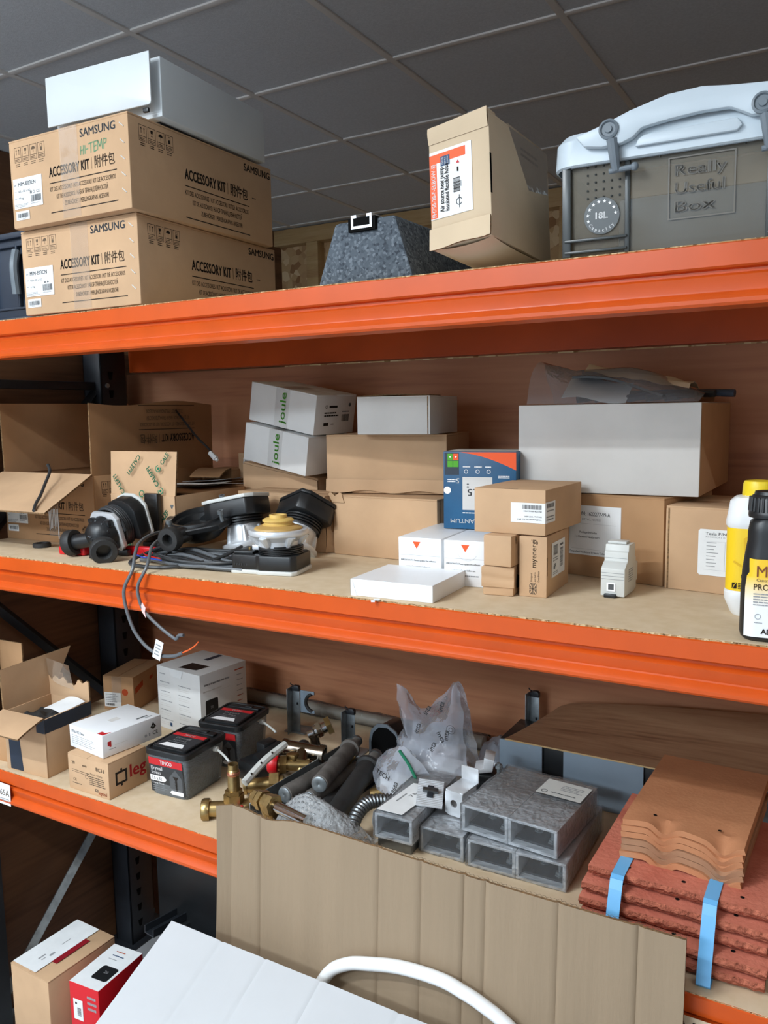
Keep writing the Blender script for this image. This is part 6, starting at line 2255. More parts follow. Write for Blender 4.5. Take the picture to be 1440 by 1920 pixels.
# ---- two clear screw tubs with black lids
def tub(lbl, loc, rot):
    w, d, h = 0.1120, 0.1400, 0.1030
    t = thing('screw_tub', lbl, 'plastic tub', loc, rot, group='drywall screw tubs')
    mb = MB()
    rings(mb, [(rrect(w - 0.022, d - 0.022, 0.012), 0.0), (rrect(w - 0.016, d - 0.016, 0.014), 0.004), (rrect(w - 0.004, d - 0.006, 0.014), h - 0.010)], TUB)
    mb.build('tub_body', t, 'clear plastic body')
    rnd = random.Random(3)
    mb = MB()
    rings(mb, [(rrect(w - 0.026, d - 0.026, 0.012), 0.003), (rrect(w - 0.014, d - 0.018, 0.014), h * 0.62)], mat('black_screws', (74, 80, 88), 0.4, metal=0.3, rgb2=(30, 32, 36), noise_scale=160, bump=1.0, bump_scale=170), True, True)
    o = mb.build('screws', t, 'heap of black screws seen through the body')
    o['kind'] = 'stuff'
    mb = MB()
    rings(mb, [(rrect(w - 0.004, d - 0.006, 0.014), h - 0.014), (rrect(w + 0.004, d + 0.002, 0.016), h - 0.012), (rrect(w + 0.005, d + 0.003, 0.016), h - 0.002), (rrect(w + 0.001, d - 0.001, 0.016), h),
               (rrect(w - 0.008, d - 0.010, 0.014), h), (rrect(w - 0.010, d - 0.012, 0.012), h - 0.003)], BLACKP, False, True)
    lab = [(x, y - 0.014) for x, y in rrect(w - 0.022, d - 0.052, 0.008)]
    rings(mb, [(lab, h - 0.004), (lab, h + 0.002), ([(x * 0.97, y * 0.98) for x, y in lab], h + 0.003)], BLACKP, False, True)
    mb.box(0.0, d / 2 - 0.022, h - 0.003, w - 0.03, 0.018, 0.005, BLACKP, 0.0015)
    mb.box(0.012, d / 2 - 0.022, h + 0.001, 0.02, 0.012, 0.004, BLACKP, 0.0015)
    for x in (-0.02, 0.008):
        pass
    mb.build('lid', t, 'black clip-on lid')
    f = Face((-w / 2 + 0.014, -d / 2 + 0.015, h + 0.003), (1, 0, 0), (0, 1, 0), w - 0.028, d - 0.064)
    W, H = f.W, f.H
    mb = MB()
    f.rect(mb, 0, 0, W, H, mat('black_label', (46, 50, 54), 0.35))
    g = f.sub(0, 0, W, H, lift=0.0003)
    g.poly(mb, [(0, H * 0.80), (W, H * 0.80), (W, H * 0.985), (0, H * 0.985)], INK_RED)
    g.text(mb, 'Drywall', W * 0.46, H * 0.62, H * 0.10, INK_WHITE, align='C', width=W * 0.46, bold=0.6)
    g.text(mb, 'Screws', W * 0.46, H * 0.47, H * 0.10, INK_WHITE, align='C', width=W * 0.42, bold=0.6)
    g.bars(mb, W * 0.18, H * 0.37, W * 0.80, H * 0.42, 1, INK_GREY, seed=4, fill=0.3)
    g.poly(mb, [(W * 0.10, H * 0.08), (W * 0.86, H * 0.08), (W * 0.76, H * 0.30), (W * 0.20, H * 0.30)], INK_WHITE)
    g2 = f.sub(0, 0, W, H, lift=0.0006)
    g2.text(mb, 'TIMCO', W * 0.50, H * 0.85, H * 0.085, INK_WHITE, align='C', width=W * 0.34, bold=1.3)
    mb.build('lid_label', t, 'black and red lid label')
    # front label follows the slightly leaning face
    f = Face((-w / 2 + 0.010, -d / 2 + 0.0100, 0.006), (1, 0, 0), (0, -0.09, 1), w - 0.022, h - 0.024)
    W, H = f.W, f.H
    mb = MB()
    mb.prism([(0, 0), (W, 0), (W, H), (0, H)], f.at(0, 0, 0.0008), f.u, f.v, f.n, 0.0003, MATS['black_label'])
    g = f.sub(0, 0, W, H, lift=0.0013)
    g.rect(mb, 0, H * 0.80, W, H, INK_RED)
    g2 = f.sub(0, 0, W, H, lift=0.0016)
    g2.text(mb, 'TIMCO', W * 0.52, H * 0.845, H * 0.11, INK_WHITE, align='C', width=W * 0.36, bold=1.3)
    g.text(mb, 'Drywall', W * 0.05, H * 0.66, H * 0.10, INK_WHITE, width=W * 0.34, bold=0.8)
    g.text(mb, 'Screws', W * 0.05, H * 0.53, H * 0.10, INK_WHITE, width=W * 0.28, bold=0.8)
    g.poly(mb, [(0, H * 0.33), (W * 0.42, H * 0.33), (W * 0.49, H * 0.41), (W * 0.42, H * 0.49), (0, H * 0.49)], INK_WHITE)
    g2.text(mb, '3.5 x 32', W * 0.05, H * 0.365, H * 0.09, INK_DARKGREY, width=W * 0.30, bold=0.8)
    g.text(mb, 'Coarse Thread', W * 0.05, H * 0.25, H * 0.045, INK_WHITE, width=W * 0.34)
    for k in range(3):
        g.bars(mb, W * 0.05, H * (0.17 - 0.055 * k), W * 0.50, H * (0.20 - 0.055 * k), 1, INK_GREY, seed=k)
    g.poly(mb, [(W * 0.58, H * 0.10), (W * 0.95, H * 0.10), (W * 0.96, H * 0.52), (W * 0.78, H * 0.76), (W * 0.58, H * 0.52)], INK_DARKGREY)
    g2.poly(mb, [(W * 0.69, H * 0.56), (W * 0.86, H * 0.56), (W * 0.80, H * 0.46), (W * 0.785, H * 0.14), (W * 0.765, H * 0.14), (W * 0.75, H * 0.46)], INK)
    for k in range(6):
        g2.strokes(mb, [(W * 0.735, H * (0.20 + 0.04 * k)), (W * 0.815, H * (0.23 + 0.04 * k))], 0.001, INK)
    g2.poly(mb, [(W * 0.56, H * 0.08), (W * 0.62, H * 0.03), (W * 0.96, H * 0.03), (W * 0.96, H * 0.14), (W * 0.62, H * 0.14)], INK_WHITE, 0.0002)
    mb.build('label', t, 'black and red front label with a screw picture')
    mb = MB()
    mb.cyl((w / 2 - 0.004, d * 0.20, h - 0.022), (w / 2 + 0.006, d * 0.20, h - 0.022), 0.006, None, LIGHTGREYP, 12)
    mb.tube([(w / 2 + 0.004, d * 0.20, h - 0.022), (w / 2 + 0.025, d * 0.17, h - 0.030), (w / 2 + 0.046, d * 0.10, h - 0.036)], 0.0026, LIGHTGREYP, 8)
    mb.build('handle', t, 'pale plastic carrying handle')
    return t


tub('nearer clear screw tub with black lid, at the shelf front beside the EC16 carton', (-1.2272, 0.1460, ZL), (0, 0, 3.5))
tub('farther clear tub of drywall screws with black lid, before the white thermostat box', (-1.2349, 0.3131, ZL), (0, 0, 8.0))

# ---- brass and nickel fittings
def nut(mb, c, ax_, r, L_, m):
    c, ax_ = Vector(c), Vector(ax_).normalized()
    mb.cyl(c - ax_ * L_ / 2, c + ax_ * L_ / 2, r, None, m, 6)


t = thing('tee_fitting', 'brass fitting with an upright copper-banded tube beside the nearer screw tub', 'pipe fitting', (-1.045, 0.085, ZL))
mb = MB()
mb.ball((0, 0, 0.020), 0.018, BRASS, 16)
mb.cyl((0, 0, 0.018), (-0.048, -0.030, 0.017), 0.015, 0.016, BRASS, 18)
mb.lathe((-0.040, -0.025, 0.017), (-0.85, -0.53, -0.02), [(0.012, 0.0), (0.021, 0.001), (0.022, 0.004), (0.022, 0.014), (0.020, 0.017), (0.014, 0.017), (0.013, 0.004), (0.0, 0.004)], BRASS, 28)
mb.cyl((0, 0, 0.018), (0.030, 0.035, 0.020), 0.014, 0.015, BRASS, 18)
mb.build('fitting_body', t)
mb = MB()
nut(mb, (0, 0, 0.040), (0, 0, 1), 0.0205, 0.018, BRASS)
nut(mb, (0, 0, 0.0535), (0, 0, 1), 0.0175, 0.008, BRASS)
mb.build('nut', t, 'brass compression nut')
mb = MB()
mb.lathe((0.001, 0, 0.050), (0, 0, 1), [(0.0120, 0.0), (0.0120, 0.048), (0.0105, 0.050), (0.0105, 0.061), (0.0090, 0.061), (0.0090, 0.02), (0.0, 0.02)], BRASS, 24)
mb.build('tube_end', t)
mb = MB()
mb.lathe((0.001, 0, 0.0885), (0, 0, 1), [(0.0122, 0.0), (0.0134, 0.002), (0.0134, 0.006), (0.0122, 0.008)], COPPER, 24)
mb.build('band', t, 'pink copper band')
mb = MB()
mb.ball((0.028, -0.012, 0.030), 0.006, REDP, 10)
mb.box(-0.006, -0.021, 0.020, 0.008, 0.002, 0.012, YELLOWP, 0.0005)
mb.build('paint_mark', t, 'red and yellow paint dabs')
t = thing('brass_coupling', 'squat brass coupling with a big hexagon behind the upright brass tube', 'pipe fitting', (-1.050, 0.180, ZL))
mb = MB()
mb.cyl((-0.030, -0.012, 0.022), (0.035, 0.03, 0.026), 0.015, 0.016, BRASS, 20)
nut(mb, (0.018, 0.02, 0.026), (0.065, 0.042, 0.004), 0.024, 0.020, BRASS)
mb.lathe((-0.030, -0.012, 0.022), (-0.065, -0.042, -0.004), [(0.0, 0), (0.018, 0.0), (0.018, 0.006), (0.012, 0.008), (0.011, 0.002), (0.0, 0.002)], BRASS, 20)
mb.build('fitting_body', t)
t = thing('strip_thermometer', 'pale grey measuring strip standing slantwise behind the brass tube', 'gauge', (-1.050, 0.190, ZL))
mb = MB()
P_ = [(-0.005, -0.06, 0.050), (0.000, 0.0, 0.074), (0.002, 0.07, 0.085)]
mb.tube(P_, 0.0085, LIGHTGREYP, 8)
mb.build('strip', t)
mb = MB()
for q in ((0.000, -0.045, 0.0655), (0.002, -0.015, 0.0775), (0.004, 0.02, 0.0865)):
    mb.ball((q[0] + 0.002, q[1], q[2]), 0.0022, INK, 8)
mb.build('mark', t, 'black graduations')
t = thing('safety_valve', 'brass safety valve with a bright red cap', 'valve', (-1.048, 0.240, ZL))
mb = MB()
mb.cyl((-0.012, 0.008, 0.042), (0.045, 0.045, 0.038), 0.013, None, BRASS, 18)
nut(mb, (-0.002, 0.014, 0.042), (0.057, 0.037, -0.004), 0.021, 0.014, BRASS)
mb.cyl((0.030, 0.035, 0.040), (0.040, 0.02, 0.0), 0.011, 0.013, BRASS, 16)
mb.box(0.012, 0.03, 0.048, 0.024, 0.02, 0.016, BRASS, 0.003)
mb.build('valve_body', t)
mb = MB()
mb.lathe((-0.012, 0.008, 0.043), (-0.88, -0.46, 0.06), [(0.0, 0), (0.0195, 0.0), (0.0205, 0.003), (0.0205, 0.016), (0.0175, 0.021), (0.0145, 0.022)], REDP, 24)
mb.build('cap', t, 'red cap')
mb = MB()
mb.lathe((-0.0302, -0.0015, 0.0442), (-0.88, -0.46, 0.06), [(0.0145, 0.0), (0.0145, 0.0016), (0.0, 0.0016)], LIGHTGREYP, 24)
mb.build('cap_disc', t, 'white disc on the red cap')
t = thing('nickel_tee', 'dull nickel tee with open ends, behind the red-capped valve', 'pipe fitting', (-1.030, 0.312, ZL))
mb = MB()
a, b = Vector((-0.050, -0.012, 0.058)), Vector((0.036, 0.012, 0.050))
mb.cyl(a, b, 0.017, None, NICKEL, 22)
mb.lathe(a, a - b, [(0.015, -0.006), (0.019, -0.006), (0.019, 0.004), (0.014, 0.005), (0.012, -0.006), (0.0, -0.006)], NICKEL, 22)
mb.lathe(b, b - a, [(0.015, -0.006), (0.020, -0.006), (0.020, 0.004), (0.014, 0.005), (0.012, -0.006), (0.0, -0.006)], NICKEL, 22)
c = (a + b) / 2
mb.cyl(c, c + Vector((0.012, -0.030, -0.014)), 0.016, None, NICKEL, 20)
mb.lathe(c + Vector((0.012, -0.030, -0.014)), Vector((0.35, -0.87, -0.4)), [(0.014, -0.004), (0.0205, -0.004), (0.0205, 0.006), (0.016, 0.007), (0.0145, -0.012), (0.0, -0.012)], NICKEL, 24)
mb.cyl(c - Vector((0, 0, 0.02)), (c.x, c.y + 0.01, 0.0), 0.012, 0.016, NICKEL, 16)
mb.build('fitting_body', t)
t = thing('check_valve', 'nickel valve with a brass hexagon end, topmost of the loose fittings', 'valve', (-1.022, 0.365, ZL))
mb = MB()
a, d_ = Vector((-0.030, -0.014, 0.072)), Vector((0.70, 0.60, 0.36)).normalized()
mb.lathe(a, d_, [(0.0, 0), (0.010, 0), (0.010, 0.014), (0.015, 0.018), (0.0155, 0.034), (0.013, 0.036), (0.013, 0.05), (0.0, 0.05)], CHROME, 20)
nut(mb, a + d_ * 0.028, d_, 0.0195, 0.010, CHROME)
mb.cyl((-0.02, -0.006, 0.075), (-0.01, 0.0, 0.0), 0.010, 0.014, NICKEL, 14)
mb.build('valve_body', t)
mb = MB()
nut(mb, a + d_ * 0.052, d_, 0.022, 0.012, BRASS)
mb.build('nut', t, 'brass hexagon')
t = thing('drain_cock', 'small brass drain cock with a red dab, right of the nickel tee', 'valve', (-0.940, 0.345, ZL))
mb = MB()
mb.cyl((-0.012, -0.008, 0.040), (0.012, 0.01, 0.046), 0.011, None, BRASS, 14)
nut(mb, (0, 0, 0.043), (0.024, 0.018, 0.006), 0.016, 0.010, BRASS)
mb.cyl((0, 0, 0.04), (0.004, 0, 0.0), 0.009, 0.011, BRASS, 12)
mb.build('valve_body', t)
mb = MB()
mb.ball((0.010, -0.004, 0.058), 0.006, REDP, 10)
mb.build('knob', t, 'red knob')
mb = MB()
for k in range(6):
    a = Vector((-1.125 + 0.012 * k, 0.300 + 0.024 * (k % 3), ZL))
    mb.box(a.x, a.y, a.z, 0.040, 0.036, 0.030 + 0.010 * (k % 3), BLACKP, 0.005, None)
t = tag(MB().box(0, 0, 0, 0.062, 0.10, 0.045, BLACKP, 0.006).merge(MB().cyl((0.01, -0.03, 0.045), (0.01, 0.04, 0.056), 0.014, None, BLACKP, 14)).merge(
    MB().box(-0.012, 0.02, 0.04, 0.03, 0.04, 0.03, BLACKP, 0.004)).build('black_connector', loc=(-1.112, 0.265, ZL), rot=(0, 0, -12)), 'black plastic connector block between the nearer tub and the red-capped valve', 'connector')
t = tag(MB().cyl((0, -0.03, 0.016), (0, 0.03, 0.016), 0.016, None, BLACKP, 18).merge(MB().cyl((0, -0.012, 0.016), (0, 0.012, 0.016), 0.020, None, BLACKM, 18)).build('black_coupling', loc=(-1.090, 0.380, ZL), rot=(0, 0, 30)),
        'round black coupling behind the black connector block', 'pipe fitting')

# ---- steel tray channel and what lies in it
t = thing('steel_channel', 'thin grey steel channel running back between the brass fittings and the rubber grips', 'metal channel', (-0.985, 0.265, ZL))
mb = MB()
prof = [(-0.180, 0.0), (0.180, 0.0), (0.180, 0.036), (0.172, 0.046), (-0.168, 0.046), (-0.180, 0.036)]
mb.prism(prof, (-0.012, 0, 0), (0.05, 0.998, 0), (0, 0, 1), (1, -0.05, 0), 0.0018, GALV)
mb.build('side_wall', t)
mb = MB()
mb.prism([(-0.020, -0.18), (0.110, -0.18), (0.118, 0.18), (-0.003, 0.18)], (0, 0, 0), (1, 0, 0), (0, 1, 0), (0, 0, 1), 0.0016, STEEL)
mb.build('channel_base', t)
zz = ZL + 0.0018
t = thing('brass_union', 'brass union with two big nuts on a bright pipe, just inside the cardboard sheet', 'pipe fitting', (-0.930, 0.055, ZL))
mb = MB()
a, d_ = Vector((-0.048, 0.018, 0.062)), Vector((0.965, -0.23, 0.02)).normalized()
for k, (p, rr_, L_) in enumerate(((0.004, 0.0165, 0.010), (0.020, 0.020, 0.012), (0.036, 0.0185, 0.010), (0.050, 0.0205, 0.014))):
    nut(mb, a + d_ * p, d_, rr_, L_, BRASS)
mb.cyl(a - d_ * 0.006, a + d_ * 0.058, 0.0135, None, BRASS, 18)
mb.cyl(a + d_ * 0.02 + Vector((0, 0.004, -0.005)), a + d_ * 0.02 + Vector((0.0, 0.03, -0.061)), 0.012, 0.014, BRASS, 16)
mb.build('fitting_body', t)
mb = MB()
mb.cyl(a + d_ * 0.055, a + d_ * 0.150, 0.0105, None, CHROME, 18)
mb.build('pipe', t, 'bright steel pipe')
t = thing('brass_elbow', 'brass elbow behind the brass union, below the first rubber grip', 'pipe fitting', (-0.890, 0.115, zz))
mb = MB()
mb.ball((0, 0, 0.026), 0.015, BRASS, 14)
mb.cyl((0, 0, 0.026), (0.028, -0.014, 0.030), 0.013, 0.014, BRASS, 16)
nut(mb, (0.024, -0.012, 0.030), (2, -1, 0.2), 0.019, 0.012, BRASS)
mb.cyl((0, 0, 0.026), (0, 0.004, 0.0), 0.013, 0.015, BRASS, 16)
mb.build('fitting_body', t)


def grip(lbl, a, b, r, m, loc, capm=GALV, flange=True, pin=0.0):
    a, b = Vector(a), Vector(b)
    t = thing('rubber_grip', lbl, 'handle', loc, (0, 0, 0), group='rubber-sleeved handles')
    q = Vector(loc)
    a, b = a - q, b - q
    ax_ = (b - a).normalized()
    L_ = (b - a).length
    mb = MB()
    prof = [(r * 0.86, 0.0), (r * 0.98, 0.002), (r, 0.006), (r * 0.97, L_ * 0.3), (r * 1.02, L_ * 0.6), (r * 0.98, L_ - 0.012)]
    if flange:
        prof += [(r * 1.25, L_ - 0.010), (r * 1.25, L_ - 0.002), (r * 0.9, L_)]
    else:
        prof += [(r * 0.9, L_)]
    prof += [(0.0, L_)]
    mb.lathe(a, ax_, prof, m, 28)
    mb.build('sleeve', t)
    mb = MB()
    mb.lathe(a, -ax_, [(r * 0.88, -0.001), (r * 0.88, 0.0015), (r * 0.74, 0.003), (r * 0.15, 0.003), (0.0, 0.0012)], capm, 28)
    mb.build('end_cap', t, 'grey metal end cap')
    if pin:
        mb = MB()
        mb.cyl(b - ax_ * 0.002, b + ax_ * pin, r * 0.62, None, GREYGRIP, 18)
        mb.cyl(b + ax_ * (pin - 0.012), b + ax_ * (pin - 0.004), r * 0.72, None, STEEL, 18)
        mb.build('shaft', t, 'grey shaft')
    return t


grip('leftmost grey rubber grip pointing forward, with a bluish metal end cap', (-0.964, 0.145, 0.838), (-0.950, 0.320, 0.836), 0.0180, GREYGRIP, (-0.957, 0.23, zz))
grip('dusty grey rubber grip lying on top of the other grips', (-0.893, 0.165, 0.868), (-0.940, 0.355, 0.862), 0.0180, GREYGRIP, (-0.915, 0.26, zz), pin=0.05)
grip('grey rubber grip underneath the topmost one, its end cap just showing', (-0.918, 0.165, 0.832), (-0.905, 0.345, 0.832), 0.0165, GREYGRIP, (-0.91, 0.25, zz))
grip('black rubber grip lying lowest at right, sloping down towards the bubble wrap', (-0.830, 0.090, 0.826), (-0.872, 0.320, 0.850), 0.0210, BLACKM, (-0.85, 0.2, zz), BLACKP, pin=0.05)
grip('black rubber grip in shadow between the grey ones and the lowest black one', (-0.880, 0.150, 0.820), (-0.878, 0.350, 0.826), 0.0185, BLACKM, (-0.88, 0.25, zz), BLACKP)
mb = MB()
mb.cyl((0, 0, 0.018), (0.03, 0.012, 0.02), 0.009, None, GALV, 6)
mb.cyl((0.03, 0.012, 0.02), (0.06, 0.024, 0.022), 0.006, None, GALV, 12)
mb.box(0.0, 0, 0.0, 0.03, 0.03, 0.014, STEEL, 0.002)
tag(mb.build('wing_bolt', loc=(-0.900, 0.395, ZL), rot=(0, 0, 10)), 'shiny bolt beside the tip of the topmost rubber grip', 'bolt')
t = thing('brass_connector', 'brass connector with a yellow ring in the shadow behind the corrugated hose', 'pipe fitting', (-0.800, 0.285, ZL))
mb = MB()
mb.cyl((-0.035, -0.02, 0.018), (0.03, 0.02, 0.030), 0.013, 0.012, BRASS, 16)
nut(mb, (-0.01, -0.005, 0.022), (65, 40, 12), 0.019, 0.012, BRASS)
mb.build('fitting_body', t)
mb = MB()
mb.tube([(0.045 + 0.014 * math.cos(2 * math.pi * k / 10), 0.01, 0.040 + 0.014 * math.sin(2 * math.pi * k / 10)) for k in range(10)], 0.003, YELLOWP, 8, n=3, closed=True)
mb.build('ring', t, 'yellow ring')
# corrugated hose
path = catmull([(-0.775, 0.090, 0.826), (-0.782, 0.125, 0.848), (-0.778, 0.160, 0.858), (-0.755, 0.190, 0.856), (-0.725, 0.205, 0.852), (-0.690, 0.215, 0.846)], 26)
mb = MB()
vs, fs = [], []
sg = 18
q0 = Vector((-0.75, 0.16, ZL))
for i, p in enumerate(path):
    tt = (path[min(i + 1, len(path) - 1)] - path[max(i - 1, 0)]).normalized()
    a = tt.cross(Vector((0, 0, 1))).normalized()
    b = tt.cross(a)
    rr_ = 0.0125 + 0.0016 * math.cos(i * math.pi / 2.5)
    for k in range(sg):
        th = 2 * math.pi * k / sg
        vs.append(p - q0 + (a * math.cos(th) + b * math.sin(th)) * rr_)
for i in range(len(path) - 1):
    for k in range(sg):
        fs.append([i * sg + k, i * sg + (k + 1) % sg, (i + 1) * sg + (k + 1) % sg, (i + 1) * sg + k])
mb.add(vs, fs, STEEL)
tag(mb.build('corrugated_hose', loc=q0, angle=80), 'bent corrugated steel hose left of the wrapped brackets', 'hose')

# ---- bubble wrap parcel
t = thing('bubble_wrap_parcel', 'bubble wrap parcel with something red inside, behind the cardboard sheet', 'packaging', (-0.835, 0.075, ZL))
mb = MB()


def bub(a, b):
    x = -0.075 + 0.175 * a
    y = -0.045 + 0.10 * b
    z = 0.012 + 0.092 * math.sin(math.pi * b) ** 0.6 * (math.sin(math.pi * min(1, 0.12 + a * 0.88)) ** 0.6) * (1 - 0.45 * a) + 0.006 * noise.noise(Vector((a * 5, b * 5, 7)))
    return (x, y, z)


mb.sheet(bub, 26, 18, FILM_B)
rnd = random.Random(8)
for i in range(9):
    for j in range(7):
        a, b = 0.06 + i * 0.05 + (j % 2) * 0.025, 0.12 + j * 0.075
        mb.ball(Vector(bub(a, b)), 0.0034, FILM, 8, (1, 1, 0.4))
mb.build('bubble_film', t)
mb = MB()
mb.box(-0.01, 0.0, 0.0, 0.08, 0.04, 0.026, GALV, 0.004)
mb.cyl((-0.02, -0.01, 0.034), (0.0, -0.014, 0.034), 0.010, None, REDP, 14)
mb.tube([(-0.03, 0.0, 0.044), (0.03, -0.006, 0.040)], 0.0022, CHROME, 8)
mb.build('wrapped_part', t, 'metal part with a red cap seen through the film')
mb = MB()
mb.sheet(lambda a, b: (-0.03 + 0.06 * a, -0.025 + 0.05 * b, 0.004 + 0.034 * math.sin(math.pi * a) ** 0.7 * math.sin(math.pi * b) ** 0.7 + 0.010 * noise.noise(Vector((a * 9, b * 9, 3)))), 14, 14, FILM)
tag(mb.build('film_ball', loc=(-0.735, 0.055, ZL + 0.02)), 'scrunched clear film between the bubble wrap and the brackets', 'plastic film')

# ---- black back box and steel uprights
t = thing('black_back_box', 'black electrical back box with a pale rim, behind the rubber grips', 'electrical box', (-0.895, 0.475, ZL), (0, 0, -8))
mb = MB()
shp = [(-0.038, 0.0), (0.038, 0.0), (0.046, 0.016), (0.046, 0.055), (0.030, 0.080), (0.006, 0.092), (-0.02, 0.088), (-0.038, 0.070), (-0.044, 0.045), (-0.044, 0.012)]
mb.prism(shp, (0, -0.03, 0), (1, 0, 0), (0, 0, 1), (0, 1, 0), 0.055, BLACKP, bev=0.003)
mb.build('box_body', t)
mb = MB()
mb.prism([(p[0] * 1.06 - 0.002, p[1] * 1.04) for p in shp], (0, -0.036, 0), (1, 0, 0), (0, 0, 1), (0, 1, 0), 0.005, LATCHGREY, bev=0.001)
mb.prism([(p[0] * 0.92, p[1] * 0.92 + 0.003) for p in shp], (0, -0.0372, 0), (1, 0, 0), (0, 0, 1), (0, 1, 0), 0.003, DARKHOLE)
mb.build('rim', t, 'grey rim')
mb = MB()
mb.cyl((0.02, -0.05, 0.040), (0.045, -0.05, 0.052), 0.008, None, BLACKP, 12)
mb.cyl((0.045, -0.05, 0.052), (0.052, -0.05, 0.055), 0.006, None, LIGHTGREYP, 12)
mb.build('cable_gland', t)


def pipe_bracket(lbl, x, y, h, yw, clip=False):
    t = thing('steel_upright', lbl, 'metal bracket', (x, y, ZL), (0, 0, yw), group='steel angle uprights')
    mb = MB()
    mb.box(0, 0, 0, 0.024, 0.0022, h, GALV, 0.0006)
    mb.box(-0.011, -0.012, 0, 0.0022, 0.024, h, GALV, 0.0006)
    mb.box(0.0, 0.014, 0.0, 0.06, 0.05, 0.003, GALV, 0.0006)
    mb.box(0.006, -0.002, h * 0.62, 0.003, 0.004, 0.006, BLACKP)
    mb.build('angle', t)
    mb = MB()
    mb.prism([(-0.012, h), (-0.004, h), (-0.004, h + 0.004), (0.008, h + 0.004), (0.012, h), (0.012, h - 0.010), (-0.012, h - 0.010)], (0, -0.004, 0), (1, 0, 0), (0, 0, 1), (0, 1, 0), 0.010, STEEL_D, bev=0.001)
    mb.tube([(-0.004, 0, h + 0.002), (-0.010, -0.002, h + 0.005), (-0.013, -0.002, h + 0.009)], 0.0014, STEEL_D, 6)
    mb.build('hook', t, 'dark hooked tip')
    if clip:
        mb = MB()
        pts_ = [(0.012, h * 0.45), (0.052, h * 0.45), (0.052, h * 0.52)]
        pts_ += [(0.050 - 0.024 * math.cos(R(a)), h * 0.68 + 0.024 * math.sin(R(a))) for a in range(-70, 71, 14)][::1]
        pts_ += [(0.052, h * 0.86), (0.052, h * 0.93), (0.012, h * 0.93)]
        mb.prism(pts_, (0, 0.002, 0), (1, 0, 0), (0, 0, 1), (0, 1, 0), 0.003, BLUEGREY, bev=0.0006)
        mb.build('clip_plate', t, 'blue-grey plate with a round notch')
        mb = MB()
        mb.tube([(0.050 - 0.023 * math.cos(R(a)), 0.0035, h * 0.68 + 0.023 * math.sin(R(a))) for a in range(-75, 76, 15)], 0.0045, BLACKM, 8, smooth=False)
        mb.build('rubber_lining', t, 'black rubber lining of the notch')
    return t


pipe_bracket('tall steel upright with a notched pipe clip, left of the other two uprights', -1.195, 0.500, 0.118, 6, True)
pipe_bracket('tall steel upright without a clip, behind the rubber grips', -1.000, 0.450, 0.108, 2)
pipe_bracket('tall steel upright standing behind the blue-grey cased unit', -0.607, 0.610, 0.165, -4)
t = thing('wrapped_tube', 'long pipe in shiny clear film lying along the back of the lowest shelf', 'pipe', (-1.15, 0.610, ZL))
mb = MB()
mb.cyl((-0.36, 0, 0.022), (0.42, 0, 0.022), 0.0155, None, mat('grey_pipe', (150, 140, 124), 0.5), 20)
mb.build('pipe', t)
mb = MB()
rnd = random.Random(2)
mb.lathe((-0.37, 0, 0.0225), (1, 0, 0), [(0.017 + 0.0045 * rnd.random(), 0.02 * k) for k in range(41)], FILM, 20)
mb.build('film', t, 'wrinkled clear film')

# ---- blue-grey cased unit with a ply offcut on it
t = thing('cased_unit', 'long blue-grey cased unit with black slots standing behind the wrapped brackets', 'equipment casing', (-0.350, 0.520, ZL))
mb = MB()
w, d, h = 0.560, 0.130, 0.108
mb.box(0, 0.004, 0, w, d - 0.008, h, BLACKP, 0.002)
mb.build('core', t, 'black core')
for x0, x1 in ((-0.279, -0.185), (-0.140, 0.020), (0.056, 0.278)):
    mb = MB()
    mb.box((x0 + x1) / 2, -d / 2 + 0.003, 0.0, x1 - x0, 0.004, h, BLUEGREY, 0.0008)
    mb.build('face_panel', t, 'blue-grey face panel')
t = thing('plywood_offcut', 'warped plywood offcut lying on the blue-grey cased unit and against the back', 'plywood sheet', (-0.330, 0.52, ZL + 0.110))
mb = MB()


def offcut(a, b):
    x = -0.285 + 0.62 * a + 0.06 * b * (1 - a)
    y = -0.070 + 0.185 * b
    z = 0.0035 + (0.020 + 0.065 * a ** 0.6) * b ** 1.6
    return (x, y, z)


mb.sheet(offcut, 24, 14, PLY_P, 0.0032, PINE)
mb.build('sheet', t)

# ---- clear bags
def crumple(mb, pts, m, seed, amp=0.012, n=10):
    """film stretched over a quad strip of outline rows, crumpled by noise"""
    rows = [catmull(r_, 5) for r_ in pts]

    def fn(a, b):
        i = min(int(b * (len(rows) - 1)), len(rows) - 2)
        tt = b * (len(rows) - 1) - i
        f0 = lambda rr: rr[min(int(a * (len(rr) - 1)), len(rr) - 1)]
        p = f0(rows[i]).lerp(f0(rows[i + 1]), tt)
        nn = Vector((noise.noise(p * 30 + Vector((seed, 0, 0))), noise.noise(p * 30 + Vector((0, seed, 5))), noise.noise(p * 34 + Vector((2, 0, seed)))))
        return p + nn * amp
    mb.sheet(fn, 26, n * (len(rows) - 1), m)


